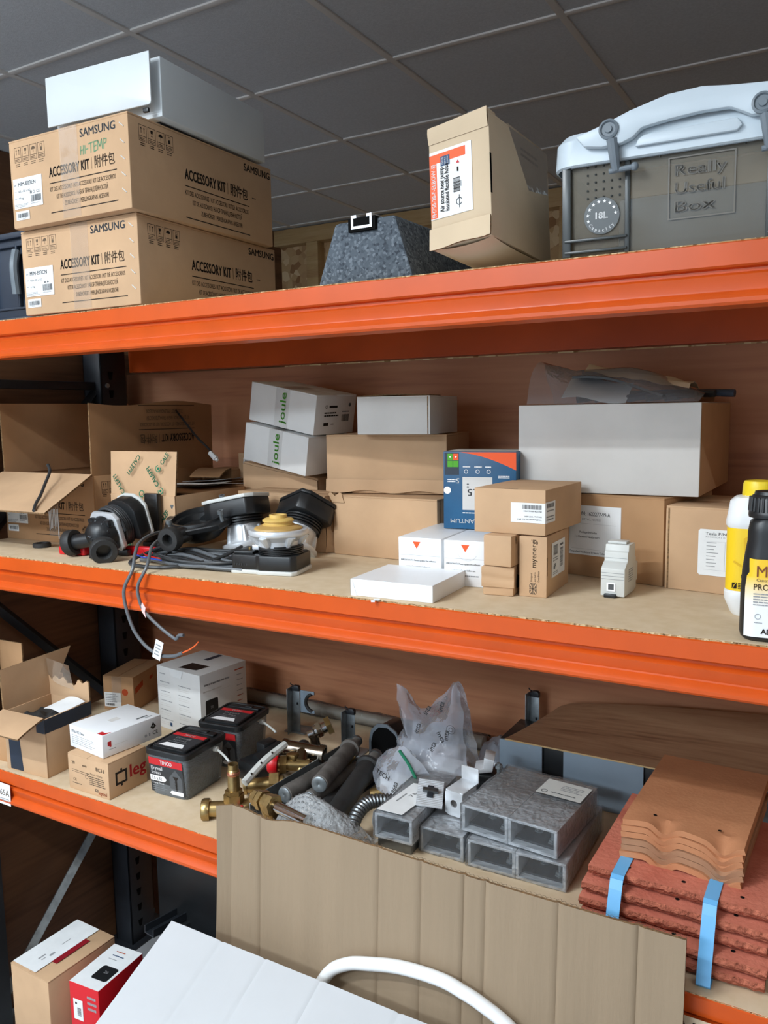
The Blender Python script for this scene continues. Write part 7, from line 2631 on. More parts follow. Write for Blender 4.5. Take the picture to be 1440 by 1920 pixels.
t = thing('printed_bag', 'tall crumpled clear bag with grey lettering, standing behind the brackets', 'plastic bag', (-0.770, 0.395, ZL))
q0 = Vector((-0.770, 0.395, ZL))
V_ = lambda *p: Vector(p) - q0
mb = MB()
crumple(mb, [[V_(-0.844, 0.40, 1.008), V_(-0.825, 0.40, 1.004), V_(-0.790, 0.41, 0.958), V_(-0.745, 0.41, 0.985), V_(-0.711, 0.40, 1.034), V_(-0.690, 0.40, 1.012)],
             [V_(-0.835, 0.38, 0.985), V_(-0.805, 0.37, 0.955), V_(-0.775, 0.37, 0.940), V_(-0.735, 0.37, 0.955), V_(-0.705, 0.37, 0.975), V_(-0.682, 0.39, 0.975)],
             [V_(-0.815, 0.37, 0.925), V_(-0.790, 0.35, 0.905), V_(-0.760, 0.345, 0.900), V_(-0.725, 0.35, 0.905), V_(-0.695, 0.36, 0.915), V_(-0.672, 0.38, 0.915)],
             [V_(-0.850, 0.37, 0.850), V_(-0.800, 0.33, 0.845), V_(-0.760, 0.32, 0.840), V_(-0.720, 0.33, 0.845), V_(-0.690, 0.35, 0.850), V_(-0.655, 0.37, 0.850)]], FILM_M, 1.0, 0.010, 9)
crumple(mb, [[V_(-0.842, 0.41, 1.006), V_(-0.790, 0.425, 0.955), V_(-0.709, 0.41, 1.032), V_(-0.690, 0.41, 1.010)],
             [V_(-0.820, 0.43, 0.930), V_(-0.770, 0.44, 0.910), V_(-0.720, 0.44, 0.930), V_(-0.672, 0.42, 0.920)],
             [V_(-0.850, 0.44, 0.805), V_(-0.780, 0.46, 0.803), V_(-0.720, 0.46, 0.803), V_(-0.655, 0.44, 0.805)]], FILM_M, 4.0, 0.008, 9)
mb.build('bag_film', t)
for (x, y, z, ang) in ((-0.745, 0.352, 0.975, 60), (-0.712, 0.358, 0.985, 75), (-0.762, 0.345, 0.935, 70), (-0.720, 0.345, 0.945, -60), (-0.725, 0.338, 0.905, 65), (-0.696, 0.350, 0.930, 80)):
    mb = MB()
    g = Face(V_(x, y - 0.006, z), (1, 0, 0), (0, -0.1, 1))
    g.text(mb, 'inta', 0, 0, 0.0115, INK_DARKGREY, ang=ang, bold=0.8)
    mb.build('print', t, 'grey lettering on the bag')
mb = MB()
g = Face(V_(-0.690, 0.345, 0.955), (1, 0, 0), (0, -0.1, 1))
g.disc(mb, 0, 0, 0.010, INK_DARKGREY, r_in=0.0088)
g.disc(mb, 0, 0, 0.005, INK_DARKGREY, r_in=0.0036)
mb.build('round_mark', t, 'grey ring mark on the bag')
mb = MB()
mb.box(0.02, 0.0, 0.0, 0.12, 0.06, 0.06, WHITEP, 0.008)
mb.box(-0.02, -0.012, 0.0605, 0.05, 0.04, 0.03, LATCHGREY, 0.008)
mb.build('bag_contents', t, 'pale parts inside')
t = thing('labelled_bag', 'low clear bag with green edge and black print, in front of the tall bag', 'plastic bag', (-0.785, 0.300, ZL))
q0 = Vector((-0.785, 0.300, ZL))
mb = MB()
crumple(mb, [[V_(-0.840, 0.30, 0.876), V_(-0.815, 0.31, 0.905), V_(-0.780, 0.31, 0.912), V_(-0.745, 0.31, 0.890), V_(-0.715, 0.30, 0.868)],
             [V_(-0.835, 0.275, 0.862), V_(-0.805, 0.270, 0.875), V_(-0.775, 0.265, 0.880), V_(-0.745, 0.27, 0.868), V_(-0.712, 0.28, 0.850)],
             [V_(-0.815, 0.255, 0.835), V_(-0.795, 0.245, 0.838), V_(-0.770, 0.240, 0.838), V_(-0.745, 0.245, 0.835), V_(-0.715, 0.26, 0.825)]], FILM_M, 2.0, 0.006, 9)
crumple(mb, [[V_(-0.840, 0.302, 0.876), V_(-0.780, 0.314, 0.912), V_(-0.715, 0.302, 0.868)], [V_(-0.83, 0.33, 0.80), V_(-0.78, 0.34, 0.80), V_(-0.715, 0.33, 0.80)]], FILM_M, 3.0, 0.004, 8)
mb.build('bag_film', t)
mb = MB()
mb.tube([V_(-0.785, 0.300, 0.908), V_(-0.755, 0.285, 0.890), V_(-0.728, 0.272, 0.862)], 0.0032, INK_GREEN, 8)
mb.build('green_edge', t, 'green edge strip')
for s_, p_, ang, hh in (('TECH', (-0.818, 0.258, 0.872), -15, 0.009), ('9688', (-0.765, 0.240, 0.845), 75, 0.008)):
    mb = MB()
    g = Face(V_(*p_), (1, 0, -0.1), (0, 0.3, 0.9))
    g.text(mb, s_, 0, 0, hh, INK, ang=ang, bold=0.6)
    mb.build('print', t, 'black lettering on the bag')
mb = MB()
mb.box(0.0, 0.0, 0.0, 0.09, 0.05, 0.05, LIGHTGREYP, 0.008)
mb.build('bag_contents', t, 'pale part inside')
t = thing('clear_bag', 'small clear bag with dark reddish parts, left of the blue-grey cased unit', 'plastic bag', (-0.650, 0.500, ZL))
mb = MB()
mb.sheet(lambda a, b: (-0.05 + 0.10 * a, -0.05 + 0.10 * b, 0.006 + 0.085 * math.sin(math.pi * a) ** 0.6 * math.sin(math.pi * b) ** 0.6 + 0.014 * noise.noise(Vector((a * 7, b * 7, 11)))), 18, 18, FILM_M)
mb.build('bag_film', t)
mb = MB()
for k in range(4):
    mb.cyl((-0.03 + 0.018 * k, -0.025, 0.012 + 0.012 * (k % 2)), (-0.028 + 0.018 * k, 0.03, 0.03), 0.009, None, (TERRA_EDGE, BLACKP)[k % 2], 12)
mb.build('bag_contents', t, 'dark and rust-coloured parts inside')

# ---- shrink-wrapped aluminium roof brackets
def bracket(lbl, loc, rot, w, d, h):
    t = thing('roof_bracket', lbl, 'metal bracket', loc, rot, group='shrink-wrapped aluminium brackets')
    k = 0.0055
    mb = MB()
    mb.box(0, 0, 0, w, d, k, ALU, 0.0006)
    mb.box(0, 0, h - k * 0.8, w, d, k * 0.8, ALU, 0.0006)
    mb.box(-w / 2 + k / 2, 0, k, k, d, h - 1.8 * k, ALU, 0.0004)
    mb.box(w / 2 - k / 2, 0, k, k, d, h - 1.8 * k, ALU, 0.0004)
    r = Face((w / 2, -d / 2, 0), (0, 1, 0), (0, 0, 1))
    r.disc(mb, 0.03, h * 0.55, 0.004, PAPER)
    r.disc(mb, d - 0.04, h * 0.55, 0.004, PAPER)
    mb.box(0, -d / 2 + 0.075, k, w - 2 * k, 0.003, h - 1.8 * k, STEEL_D)  # dark plates added to stand in for the shade inside the bracket
    mb.box(0, -d / 2 + 0.045, k, w - 2.4 * k, 0.06, 0.004, STEEL_D)
    mb.build('frame', t)
    for x, y in ((w * 0.28, -d / 2 + 0.030), (-w * 0.12, -d / 2 + 0.055)):
        mb = MB()
        mb.cyl((x, y, k), (x, y, h * 0.72), 0.003, None, GALV, 10)
        mb.cyl((x, y, k), (x, y, k + 0.006), 0.0085, None, GALV, 6)
        mb.cyl((x, y, k + 0.0065), (x, y, k + 0.0105), 0.0065, None, GALV, 6)
        mb.build('bolt', t, 'hex bolt')
    return t


def wrap_film(lbl, loc, rot, w, d, h, seed, label=False):
    t = thing('shrink_film', lbl, 'plastic film', loc, rot, group='film round the brackets')
    mb = MB()
    e = 0.0016

    def sk(fn, nu, nv):
        def g(a, b):
            p = Vector(fn(a, b))
            n_ = Vector((p.x / w, p.y / d, (p.z - h / 2) / h))
            return p + n_ * 0.003 * (0.5 + noise.noise(p * 55 + Vector((seed, 0, 0))))
        mb.sheet(g, nu, nv, FILM)
    W2, D2 = w / 2 + e, d / 2 + e
    sk(lambda a, b: (-W2 + 2 * W2 * a, -D2 + 2 * D2 * b, h + e), 22, 22)
    sk(lambda a, b: (-W2 + 2 * W2 * a, -D2, e + (h) * b), 22, 8)
    sk(lambda a, b: (W2, -D2 + 2 * D2 * a, e + (h) * b), 22, 8)
    sk(lambda a, b: (-W2, D2 - 2 * D2 * a, e + (h) * b), 22, 8)
    mb.build('film', t)
    if label:
        f = Face((W2 - 0.088, D2 - 0.085, h + e), (1, 0, 0), (0, 1, 0), 0.085, 0.062, 0.004)
        m2 = MB()
        f.rect(m2, 0, 0, 0.085, 0.062, LIGHTGREYP)
        g = f.sub(0, 0, 1, 1, lift=0.0003)
        g.disc(m2, 0.012, 0.012, 0.006, INK_DARKGREY, r_in=0.0045)
        g.bars(m2, 0.024, 0.010, 0.075, 0.016, 1, INK_DARKGREY, seed=3)
        g.bars(m2, 0.035, 0.026, 0.078, 0.050, 4, INK_GREY, seed=4)
        m2.build('label', t, 'pale paper label on the film')
    return t


def row(lbls, cx, cy, cz, yw, n, w, d, h):
    c, s = math.cos(R(yw)), math.sin(R(yw))
    for k in range(n):
        o = (k - (n - 1) / 2) * w
        bracket(lbls[k], (cx + o * c, cy + o * s, cz), (0, 0, yw), w - 0.001, d, h)


row(('aluminium bracket at the foot of the wrapped stack, left one of its lower right pair', 'aluminium bracket at the foot of the wrapped stack, nearest the red tiles'), -0.4760, 0.2625, ZL, 0.5, 2, 0.089, 0.2300, 0.0485)
wrap_film('clear film round the lower right pair of brackets, under the labelled pair', (-0.4760, 0.2625, ZL), (0, 0, 0.5), 0.178, 0.230, 0.0485, 1)
row(('aluminium bracket on the upper level of the wrapped stack, left one', 'aluminium bracket on the upper level of the wrapped stack, right one'), -0.4860, 0.2540, ZL + 0.0520, -4.4, 2, 0.0905, 0.1900, 0.0485)
wrap_film('clear film with a pale label round the upper pair of brackets', (-0.4860, 0.2540, ZL + 0.0520), (0, 0, -4.4), 0.181, 0.190, 0.0485, 2, True)
bracket('single aluminium bracket between the lower pair and the leftmost wrapped one', (-0.6183, 0.2496, ZL), (0, 0, 1.0), 0.0850, 0.200, 0.0485)
wrap_film('torn clear film round the single middle bracket', (-0.6183, 0.2496, ZL), (0, 0, 1.0), 0.0850, 0.200, 0.0485, 3)
bracket('leftmost aluminium bracket, raised on packing with a white paper on its top', (-0.7020, 0.2200, ZL + 0.0235), (0, 0, 2.0), 0.0760, 0.205, 0.0470)
wrap_film('clear film round the leftmost bracket', (-0.7020, 0.2200, ZL + 0.0235), (0, 0, 2.0), 0.0760, 0.205, 0.0470, 4)
tag(MB().box(0, 0, 0, 0.07, 0.19, 0.0225, STEEL, 0.002).build('steel_bar', loc=(-0.702, 0.222, ZL)), 'flat steel packing under the leftmost bracket', 'metal bar')
mb = MB()
f = Face((-0.035, -0.095, 0.0), (1, 0, 0), (0.12, 1, 0), 0.055, 0.13, 0.0)
mb.prism([(0, 0), (0.052, 0), (0.052, 0.125), (0, 0.125)], f.at(0, 0), f.u, f.v, f.n, 0.0005, PAPER)
g = f.sub(0, 0, 1, 1, lift=0.0009)
g.text(mb, '7 hooks', 0.030, 0.070, 0.009, INK_DARKGREY, ang=80, bold=0.4)
g.bars(mb, 0.012, 0.02, 0.016, 0.10, 1, INK_GREY, seed=2)
tag(mb.build('note_slip', loc=(-0.703, 0.218, ZL + 0.0235 + 0.0515), rot=(0, 0, 2)), 'white paper slip on top of the leftmost wrapped bracket', 'paper')
# ribbed clamp plate and a drilled angle lying on top
t = thing('clamp_plate', 'ribbed aluminium clamp plate with a dark T-bolt through it', 'metal plate', (-0.6720, 0.215, ZL + 0.078), (10, 7, 24))
mb = MB()
mb.box(0, 0, 0, 0.050, 0.080, 0.0035, ALU, 0.0006)
for k in range(16):
    mb.box(0, -0.0375 + 0.005 * k, 0.0034, 0.049, 0.002, 0.0008, ALU)
mb.build('plate', t)
mb = MB()
mb.box(0, 0, 0.004, 0.012, 0.034, 0.004, STEEL_D, 0.0015)
mb.box(0, 0, 0.006, 0.030, 0.011, 0.006, STEEL, 0.0015)
mb.build('t_bolt', t, 'dark steel T-bolt')
t = thing('drilled_angle', 'short aluminium angle with a round hole, leaning left of the upper brackets', 'metal angle', (-0.6180, 0.205, ZL + 0.0515), (0, 0, -8))
mb = MB()
N = 18
hole = [(0.0 + 0.0075 * math.cos(2 * math.pi * k / N), 0.024 + 0.0075 * math.sin(2 * math.pi * k / N)) for k in range(N)]
sq = []
for k in range(N):
    a = 2 * math.pi * k / N
    s_ = 1 / max(abs(math.cos(a)), abs(math.sin(a)))
    sq.append((0.019 * math.cos(a) * s_, 0.024 + 0.024 * math.sin(a) * s_))
vs = [(x, 0, z) for x, z in hole] + [(x, 0, z) for x, z in sq] + [(x, 0.003, z) for x, z in hole] + [(x, 0.003, z) for x, z in sq]
fs = []
for k in range(N):
    k2 = (k + 1) % N
    fs += [[k, k2, N + k2, N + k], [2 * N + k, 3 * N + k, 3 * N + k2, 2 * N + k2], [k, 2 * N + k, 2 * N + k2, k2], [N + k, N + k2, 3 * N + k2, 3 * N + k]]
mb.add(vs, fs, ALU)
mb.box(0, 0.030, 0.0452, 0.038, 0.056, 0.003, ALU, 0.0005)
mb.box(0.0, 0.058, 0.045, 0.038, 0.003, 0.030, ALU, 0.0005)
mb.build('angle', t)
t = thing('rail_clamp', 'small aluminium and black clamp standing behind the drilled angle', 'metal clamp', (-0.600, 0.335, ZL + 0.0515), (0, 0, 18))
mb = MB()
mb.box(0, 0, 0, 0.05, 0.05, 0.040, BLACKP, 0.003)
mb.build('clamp_block', t, 'black block')
mb = MB()
mb.prism([(-0.028, 0.040), (0.006, 0.046), (0.010, 0.070), (-0.010, 0.074), (-0.012, 0.052), (-0.030, 0.048)], (0, -0.02, 0), (1, 0, 0), (0, 0, 1), (0, 1, 0), 0.045, ALU, bev=0.001)
mb.cyl((0.018, -0.01, 0.038), (0.018, -0.01, 0.062), 0.004, None, GALV, 10)
mb.cyl((0.018, -0.01, 0.052), (0.018, -0.01, 0.058), 0.008, None, GALV, 6)
mb.build('jaw', t, 'bright jaw and bolt')

# ---- red concrete tiles, strapped, and brown clay tiles on top
rnd = random.Random(21)


def red_tile(k):
    w, d, th = 0.262, 0.270, 0.0150
    mb = MB()
    n = 40
    prof = []
    # front broken edge: rough row of vertices
    top = [(-w / 2 + w * i / n, -d / 2 - 0.0012 * rnd.random(), th) for i in range(n + 1)]
    midr = [(p[0], p[1] - 0.0015 - 0.002 * rnd.random(), th * (0.45 + 0.25 * rnd.random())) for p in top]
    bot = [(p[0], p[1] + 0.002 + 0.003 * rnd.random(), 0.0) for p in top]
    vs = top + midr + bot
    fs = []
    for i in range(n):
        fs += [[i, n + 1 + i, n + 2 + i, i + 1], [n + 1 + i, 2 * n + 2 + i, 2 * n + 3 + i, n + 2 + i]]
    mb.add(vs, fs, TERRA_EDGE)
    b = len(mb.v)
    mb.add(top + [(w / 2, d / 2, th), (-w / 2, d / 2, th)], [list(range(n + 1)) + [n + 1, n + 2]], TERRA)
    mb.add(bot + [(w / 2, d / 2, 0), (-w / 2, d / 2, 0)], [(list(range(n + 1)) + [n + 1, n + 2])[::-1]], TERRA)
    for s_ in (-1, 1):
        ff = [(s_ * w / 2, top[0 if s_ < 0 else n][1], th), (s_ * w / 2, d / 2, th), (s_ * w / 2, d / 2, 0), (s_ * w / 2, bot[0 if s_ < 0 else n][1], 0)]
        mb.add(ff, [[0, 1, 2, 3]], TERRA_EDGE)
    mb.add([(w / 2, d / 2, th), (-w / 2, d / 2, th), (-w / 2, d / 2, 0), (w / 2, d / 2, 0)], [[0, 1, 2, 3]], TERRA)
    # nibs that space the tiles apart
    for x in (-w * 0.42, -w * 0.05, w * 0.36):
        mb.box(x, 0.04, -0.0056, 0.030, d * 0.55, 0.0056, TERRA, 0.001)
    for x in (-0.075, 0.005, 0.085):
        f = Face((x, -d / 2 + 0.022, th), (1, 0, 0), (0, 1, 0))
        f.disc(mb, 0, 0, 0.0032, DARKHOLE, seg=14)
    return mb


names = ('lowest red concrete roof tile in the strapped stack', 'red concrete roof tile second from the bottom of the strapped stack', 'middle red concrete roof tile of the strapped stack',
         'red concrete roof tile second from the top of the strapped stack', 'topmost red concrete roof tile, carrying the brown tiles')
for k in range(5):
    fy = 0.030 + 0.044 * k / 4 + (0.004, -0.004, 0.003, -0.004, 0)[k]
    fx = (-0.209, -0.203, -0.207, -0.202, -0.196)[k]
    o = red_tile(k).build('roof_tile', loc=(fx, fy + 0.135, ZL + 0.0057 + 0.0208 * k), rot=(0, 0, (1.6, 0.2, 0.8, -0.4, -0.5)[k]))
    tag(o, names[k], 'roof tile', 'red concrete roof tiles')
ztop = ZL + 0.0057 + 0.0208 * 4 + 0.0150


def brown_tile(m, th, top=False):
    w, d = 0.1760, 0.272

    def prof(a):
        # two troughs across the width
        x = a
        z = 0.0
        for c in (0.36, 0.84):
            z -= 0.0125 * math.exp(-((x - c) / 0.085) ** 2)
        return z + 0.0035 * math.sin((x - 0.1) * 6.2)
    mb = MB()

    def fn(a, b):
        k = 1.25 * math.exp(-(b * 11) ** 1.3)      # the waves fade into a flat back
        lug = sum(0.0035 * math.exp(-((a - c) / 0.06) ** 2 - ((b - 0.095) / 0.018) ** 2) for c in (0.36, 0.84)) if top else 0.0
        return (-w / 2 + w * a, -d / 2 + d * b, th + prof(a) * k + lug)
    mb.sheet(fn, 48, 40, m, th)
    f = Face((-w / 2, -d / 2, th), (1, 0, 0), (0, 1, 0), w, d, 0.0009)
    for a in (0.24, 0.78):
        f.disc(mb, w * a, d * 0.115, 0.0028, DARKHOLE, seg=14)
    return mb


lbs = ('lowest brown wavy-edged clay tile, lying on the red tiles', 'brown wavy-edged clay tile second from the bottom', 'greyer brown wavy-edged clay tile third from the bottom',
       'brown wavy-edged clay tile fourth from the bottom', 'brown wavy-edged clay tile just under the top one', 'topmost brown wavy-edged clay tile with two nail holes')
for k in range(6):
    o = brown_tile(CLAY_B if k in (1, 2) else CLAY, 0.0088, k == 5).build('clay_tile', loc=(-0.2000 + 0.0012 * (k % 3), 0.2573 + (0.006, 0.003, 0.004, 0.001, 0.002, 0.0)[k] * -1 + 0.002, ztop + 0.0128 + 0.0102 * k - 0.0100), rot=(0, 0, -2.3 + 0.3 * (k % 2)))
    tag(o, lbs[k], 'roof tile', 'brown clay tiles')
for x, lb in ((-0.281, 'left light-blue strap over the front of the red tiles'), (-0.150, 'right light-blue strap over the front of the red tiles')):
    mb = MB()
    P_ = [(0.001, 0.140, ztop + 0.0012), (0.0, 0.066, ztop + 0.0014), (0.0, 0.059, ztop - 0.002), (0.0, 0.052, ztop - 0.015), (0.0, 0.016, ZL + 0.006), (0.0, 0.020, ZL + 0.0012), (0.0, 0.06, ZL + 0.001)]
    for (p, q) in zip(P_[:-1], P_[1:]):
        pa, pb = Vector((0, p[1], p[2])), Vector((0, q[1], q[2]))
        dd = (pb - pa).normalized()
        nn = Vector((0, dd.z, -dd.y)) * 0.0006
        if nn.y > 0 and abs(dd.z) > 0.5:
            nn = -nn
        hw = 0.0095
        mb.hexa([pa + Vector((-hw, 0, 0)) - nn, pa + Vector((hw, 0, 0)) - nn, pb + Vector((hw, 0, 0)) - nn, pb + Vector((-hw, 0, 0)) - nn,
                 pa + Vector((-hw, 0, 0)) + nn, pa + Vector((hw, 0, 0)) + nn, pb + Vector((hw, 0, 0)) + nn, pb + Vector((-hw, 0, 0)) + nn], BLUESTRAP)
    tag(mb.build('strap', loc=(x, 0, 0)), lb, 'strap', 'blue straps')

# ================================================================== in front of the rack and on the floor
# ---- tall cardboard sheet leaning on the lowest beam
t = thing('cardboard_sheet', 'large creased sheet of corrugated cardboard leaning on the front of the lowest shelf', 'cardboard sheet', (-0.556, -0.045, 0.0))
XW0, XW1 = -0.946, -0.166
creases = [-0.885, -0.638, -0.560, -0.487, -0.452, -0.341, -0.229]


def topz(x):
    a = (x - XW0) / (XW1 - XW0)
    z = 0.899 - 0.011 * math.exp(-((a - 0.10) / 0.05) ** 2) + 0.004 * math.sin(a * 5)
    return z


mb = MB()


def cs(a, b):
    x = XW0 + (XW1 - XW0) * a
    z = topz(x) * b
    y = -0.030 - 0.055 * (1 - b) + 0.004 * math.sin(a * 7 + 1)
    for c in creases:
        y += 0.0035 * math.exp(-((x - c) / 0.004) ** 2)
    xb = x - 0.018 * (1 - b) * (a < 0.05)
    return (xb + 0.556, y + 0.045, z)


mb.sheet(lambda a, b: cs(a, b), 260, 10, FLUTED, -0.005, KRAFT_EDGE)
# the open flutes along the top edge
vs, fs = [], []
for i in range(420):
    a = i / 419
    p = Vector(cs(a, 1.0))
    vs += [p + Vector((0, -0.0002 + 0.0022 + 0.0022 * math.sin(i * 1.57), 0.0004)), p + Vector((0, 0.0030 + 0.0018 * math.sin(i * 1.57), 0.0004))]
for i in range(419):
    fs.append([2 * i, 2 * i + 2, 2 * i + 3, 2 * i + 1])
mb.add(vs, fs, INK_SOFT)
mb.build('panel', t)
mb = MB()
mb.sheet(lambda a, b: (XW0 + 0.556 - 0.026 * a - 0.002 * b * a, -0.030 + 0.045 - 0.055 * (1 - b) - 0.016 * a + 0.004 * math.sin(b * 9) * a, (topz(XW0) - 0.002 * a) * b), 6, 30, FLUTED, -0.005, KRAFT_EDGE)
mb.build('side_flap', t, 'narrow side flap folded towards the aisle')
mb = MB()
mb.sheet(lambda a, b: (lambda p: (p[0], p[1] - 0.0012, p[2]))(cs(0.012 + 0.066 * a, b * 0.995)), 30, 8, TAPE)
mb.build('clear_tape', t, 'clear tape strip down the left of the panel')

# ---- big white carton standing in the aisle, its top sloping to the front
t = thing('white_carton', 'big creased white carton in the aisle at the bottom of the picture', 'cardboard box', (-0.585, -0.42, 0.0))
x0, x1, y0, y1 = -1.038 + 0.585, -0.130 + 0.585, -0.66 + 0.42, -0.104 + 0.42
zb, zf = 0.688, 0.688 - 0.442 * 0.556
mb = MB()
mb.hexa([(x0 + 0.004, y0 + 0.004, 0), (x1 - 0.004, y0 + 0.004, 0), (x1 - 0.004, y1 - 0.002, 0), (x0 + 0.004, y1 - 0.002, 0),
         (x0 + 0.004, y0 + 0.004, zf - 0.006), (x1 - 0.004, y0 + 0.004, zf - 0.006), (x1 - 0.004, y1 - 0.002, zb - 0.006), (x0 + 0.004, y1 - 0.002, zb - 0.006)], WHITECARD, 0.002)
mb.build('carton_body', t)
mb = MB()
cr = [0.13, 0.235, 0.36, 0.52, 0.70, 0.86]


def lid_(a, b):
    x = x0 + (x1 - x0) * a
    y = y1 + (y0 - y1) * b
    z = zb + (zf - zb) * b
    for k, c in enumerate(cr):
        z -= 0.0022 * math.exp(-((a - c - 0.02 * b * (k % 2)) / 0.0035) ** 2)
    z += 0.0010 * noise.noise(Vector((a * 9, b * 9, 0)))
    return (x, y, z)


mb.sheet(lambda a, b: lid_(a, 1 - b), 220, 30, mat('white_liner', (188, 190, 192), 0.75, noise_amt=0.02, noise_scale=8, spec=0.3), 0.006, KRAFT_P)
mb.build('top_panel', t)

# ---- white plastic pipe bent into a hoop
mb = MB()
hp = [(-0.800, -0.062, 0.30), (-0.792, -0.064, 0.46), (-0.768, -0.066, 0.58), (-0.726, -0.066, 0.667), (-0.685, -0.066, 0.702), (-0.637, -0.066, 0.719), (-0.590, -0.066, 0.731), (-0.545, -0.066, 0.736), (-0.505, -0.066, 0.736),
      (-0.477, -0.066, 0.730), (-0.448, -0.066, 0.722), (-0.400, -0.066, 0.700), (-0.350, -0.066, 0.655), (-0.315, -0.064, 0.58), (-0.300, -0.062, 0.44), (-0.298, -0.062, 0.011)]
mb.tube([Vector(p) - Vector((-0.55, -0.064, 0.0)) for p in [(-0.800, -0.062, 0.011)] + hp], 0.0105, WHITEP, 18, n=8)
tag(mb.build('pipe_hoop', loc=(-0.55, -0.064, 0.0)), 'white plastic pipe bent in a hoop between the cardboard sheet and the white carton', 'pipe')

# ---- cartons on the floor at the left
w, d, h = 0.141, 0.196, 0.292
t = thing('delivery_carton', 'brown carton with a big white label and dark red strip, on the floor at left', 'cardboard box', (-1.642, 0.1155, 0.0), (0, 0, -1.1))
mb = MB()
carton_shape(mb, w, d, h, KRAFT, 0.003, seam='y', seed=3)
F = faces_of(w, d, h)
r = F['right']
r.bars(mb, d * 0.35, h * 0.70, d * 0.75, h * 0.86, 4, KRAFT_EDGE, seed=3)
r.strokes(mb, [(d * 0.30, h * 0.60), (d * 0.75, h * 0.72)], 0.003, KRAFT_EDGE)
mb.build('carton_body', t)
f = F['top'].sub(w * 0.02, d * 0.03, w * 0.60, d * 0.95)
mb = MB()
W, H = f.W, f.H
mb.prism([(0, 0), (W, 0), (W, H), (0, H)], f.at(0, 0, 0.0015), f.u, f.v, f.n, 0.0003, PAPER)
g = f.sub(0, 0, W, H, lift=0.0021)
g.bars(mb, W * 0.55, H * 0.12, W * 0.62, H * 0.36, 1, INK_GREY, seed=2)
g.bars(mb, W * 0.68, H * 0.15, W * 0.72, H * 0.30, 1, INK_GREY, seed=3)
g.bars(mb, W * 0.60, H * 0.45, W * 0.63, H * 0.75, 1, INK_GREY, seed=4)
g.rect(mb, W * 0.70, H * 0.30, W * 0.78, H * 0.38, INK_GREY)
mb.build('label', t, 'large white address label')
f = F['top'].sub(w * 0.62, d * 0.26, w * 0.12, d * 0.50)
mb = MB()
mb.prism([(0, 0), (f.W, 0), (f.W, f.H), (0, f.H)], f.at(0, 0, 0.0018), f.u, f.v, f.n, 0.0003, mat('dark_red_strip', (140, 22, 34), 0.5))
mb.build('red_strip', t, 'dark red strip')
w, d, h = 0.090, 0.146, 0.300
t = thing('red_white_box', 'red and white box with a black thermostat picture on top, on the floor', 'cardboard box', (-1.487, 0.114, 0.0), (0, 0, 4.6))
mb = MB()
carton_shape(mb, w, d, h, REDP, 0.0012, flap=False)
F = faces_of(w, d, h)
tp = F['top']
tp.rect(mb, 0.0005, 0.0005, w - 0.0005, d - 0.0005, PAPER)
g = tp.sub(0, 0, w, d, lift=0.0003)
g.bars(mb, w * 0.30, d * 0.84, w * 0.62, d * 0.88, 1, INK_RUST, seed=4, words=False)
g.bars(mb, w * 0.30, d * 0.74, w * 0.80, d * 0.79, 1, INK_BLUE, seed=2)
g.bars(mb, w * 0.30, d * 0.66, w * 0.60, d * 0.69, 1, INK_GREY, seed=3)
s = w * 0.52
g.poly(mb, [(w * 0.40 + s * a, d * 0.20 + s * b) for a, b in ((0.1, 0), (0.9, 0), (1, 0.1), (1, 0.9), (0.9, 1), (0.1, 1), (0, 0.9), (0, 0.1))], BLACKP)
g.sub(0, 0, w, d, lift=0.0003).text(mb, '20', w * 0.66, d * 0.36, w * 0.09, INK_GREY, align='C')
F['front'].bars(mb, w * 0.60, h * 0.80, w * 0.95, h * 0.94, 3, INK_GREY, seed=5)
mb.build('carton_body', t)
f = F['front'].sub(w * 0.12, h * 0.70, w * 0.32, h * 0.17)
mb = MB()
mb.prism([(0, 0), (f.W, 0), (f.W, f.H), (0, f.H)], f.at(0, 0, 0.0001), f.u, f.v, f.n, 0.0003, PAPER)
g = f.sub(0, 0, f.W, f.H, lift=0.0006)
g.barcode(mb, f.W * 0.4, f.H * 0.2, f.W * 0.8, f.H * 0.6, INK, seed=2, vert=True)
g.rect(mb, f.W * 0.2, f.H * 0.75, f.W * 0.4, f.H * 0.85, INK)
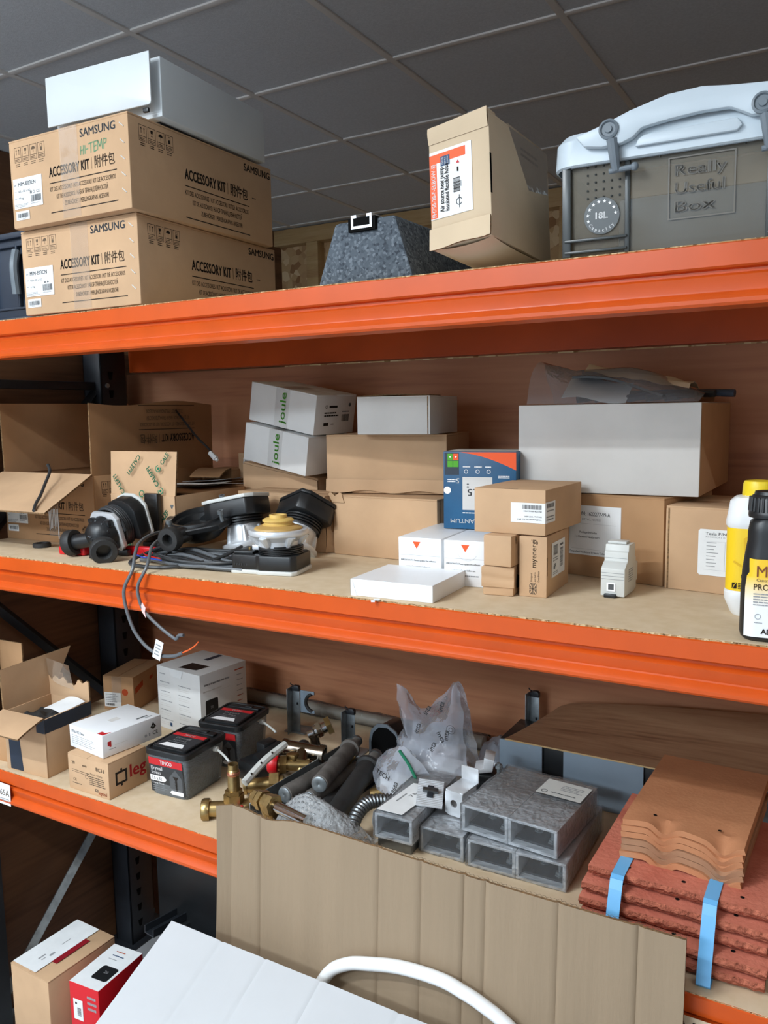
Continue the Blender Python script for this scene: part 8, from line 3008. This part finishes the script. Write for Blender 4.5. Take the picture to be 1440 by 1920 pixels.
mb.build('label', t, 'white barcode sticker')
# black tool case leaning beside it
t = thing('black_case', 'black plastic tool case leaning between the red box and the white carton', 'case', (-1.330, 0.075, 0.0), (0, 12, -8))
mb = MB()
mb.box(0, 0, 0, 0.055, 0.24, 0.285, BLACKP, 0.012)
mb.box(-0.004, 0, 0.286, 0.030, 0.10, 0.016, BLACKM, 0.005)
mb.build('case_shell', t)
mb = MB()
mb.box(-0.032, -0.07, 0.22, 0.008, 0.03, 0.035, STEEL_D, 0.002)
mb.build('catch', t, 'grey catch')
t = thing('shade_filler_crate', 'large black crate added to stand in for deep shade on the floor under the lowest shelf', 'crate', (-1.150, 0.420, 0.0), (0, 0, 2))  # made-up crate that keeps the shaded floor area black
mb = MB()
open_carton_shape(mb, 0.52, 0.36, 0.30, BLACKP, 0.006)
mb.build('crate_body', t)
mb = MB()
mb.box(0, -0.18, 0.288, 0.54, 0.02, 0.014, BLACKM, 0.003)
mb.build('rim', t)
t = thing('strut_channel', 'dark slotted strut lying across the black crate in the shade', 'metal channel', (-1.440, 0.260, 0.302), (-3, 0, -8))
mb = MB()
mb.prism([(-0.018, 0), (0.018, 0), (0.018, 0.02), (0.015, 0.02), (0.015, 0.003), (-0.015, 0.003), (-0.015, 0.02), (-0.018, 0.02)], (0, -0.05, 0.03), (1, 0, 0), (0, 0, 1), (0, 1, 0), 0.30, STEEL_D)
mb.build('strut', t)
mb = MB()
mb.box(0, 0.10, -0.302, 0.06, 0.18, 0.330, BLACKP, 0.004)
mb.build('stand', t, 'black stand beneath')
t = thing('shade_filler_crate', 'second black crate added on the large one to deepen the shade under the lowest shelf', 'crate', (-1.200, 0.455, 0.3025), (0, 0, -1))  # made-up crate covering the lining so the shaded gap stays black
mb = MB()
open_carton_shape(mb, 0.62, 0.30, 0.34, BLACKP, 0.006)
mb.build('crate_body', t)
mb = MB()
mb.box(0, -0.152, 0.326, 0.64, 0.016, 0.014, BLACKM, 0.003)
mb.build('rim', t)

bpy.context.view_layer.update()
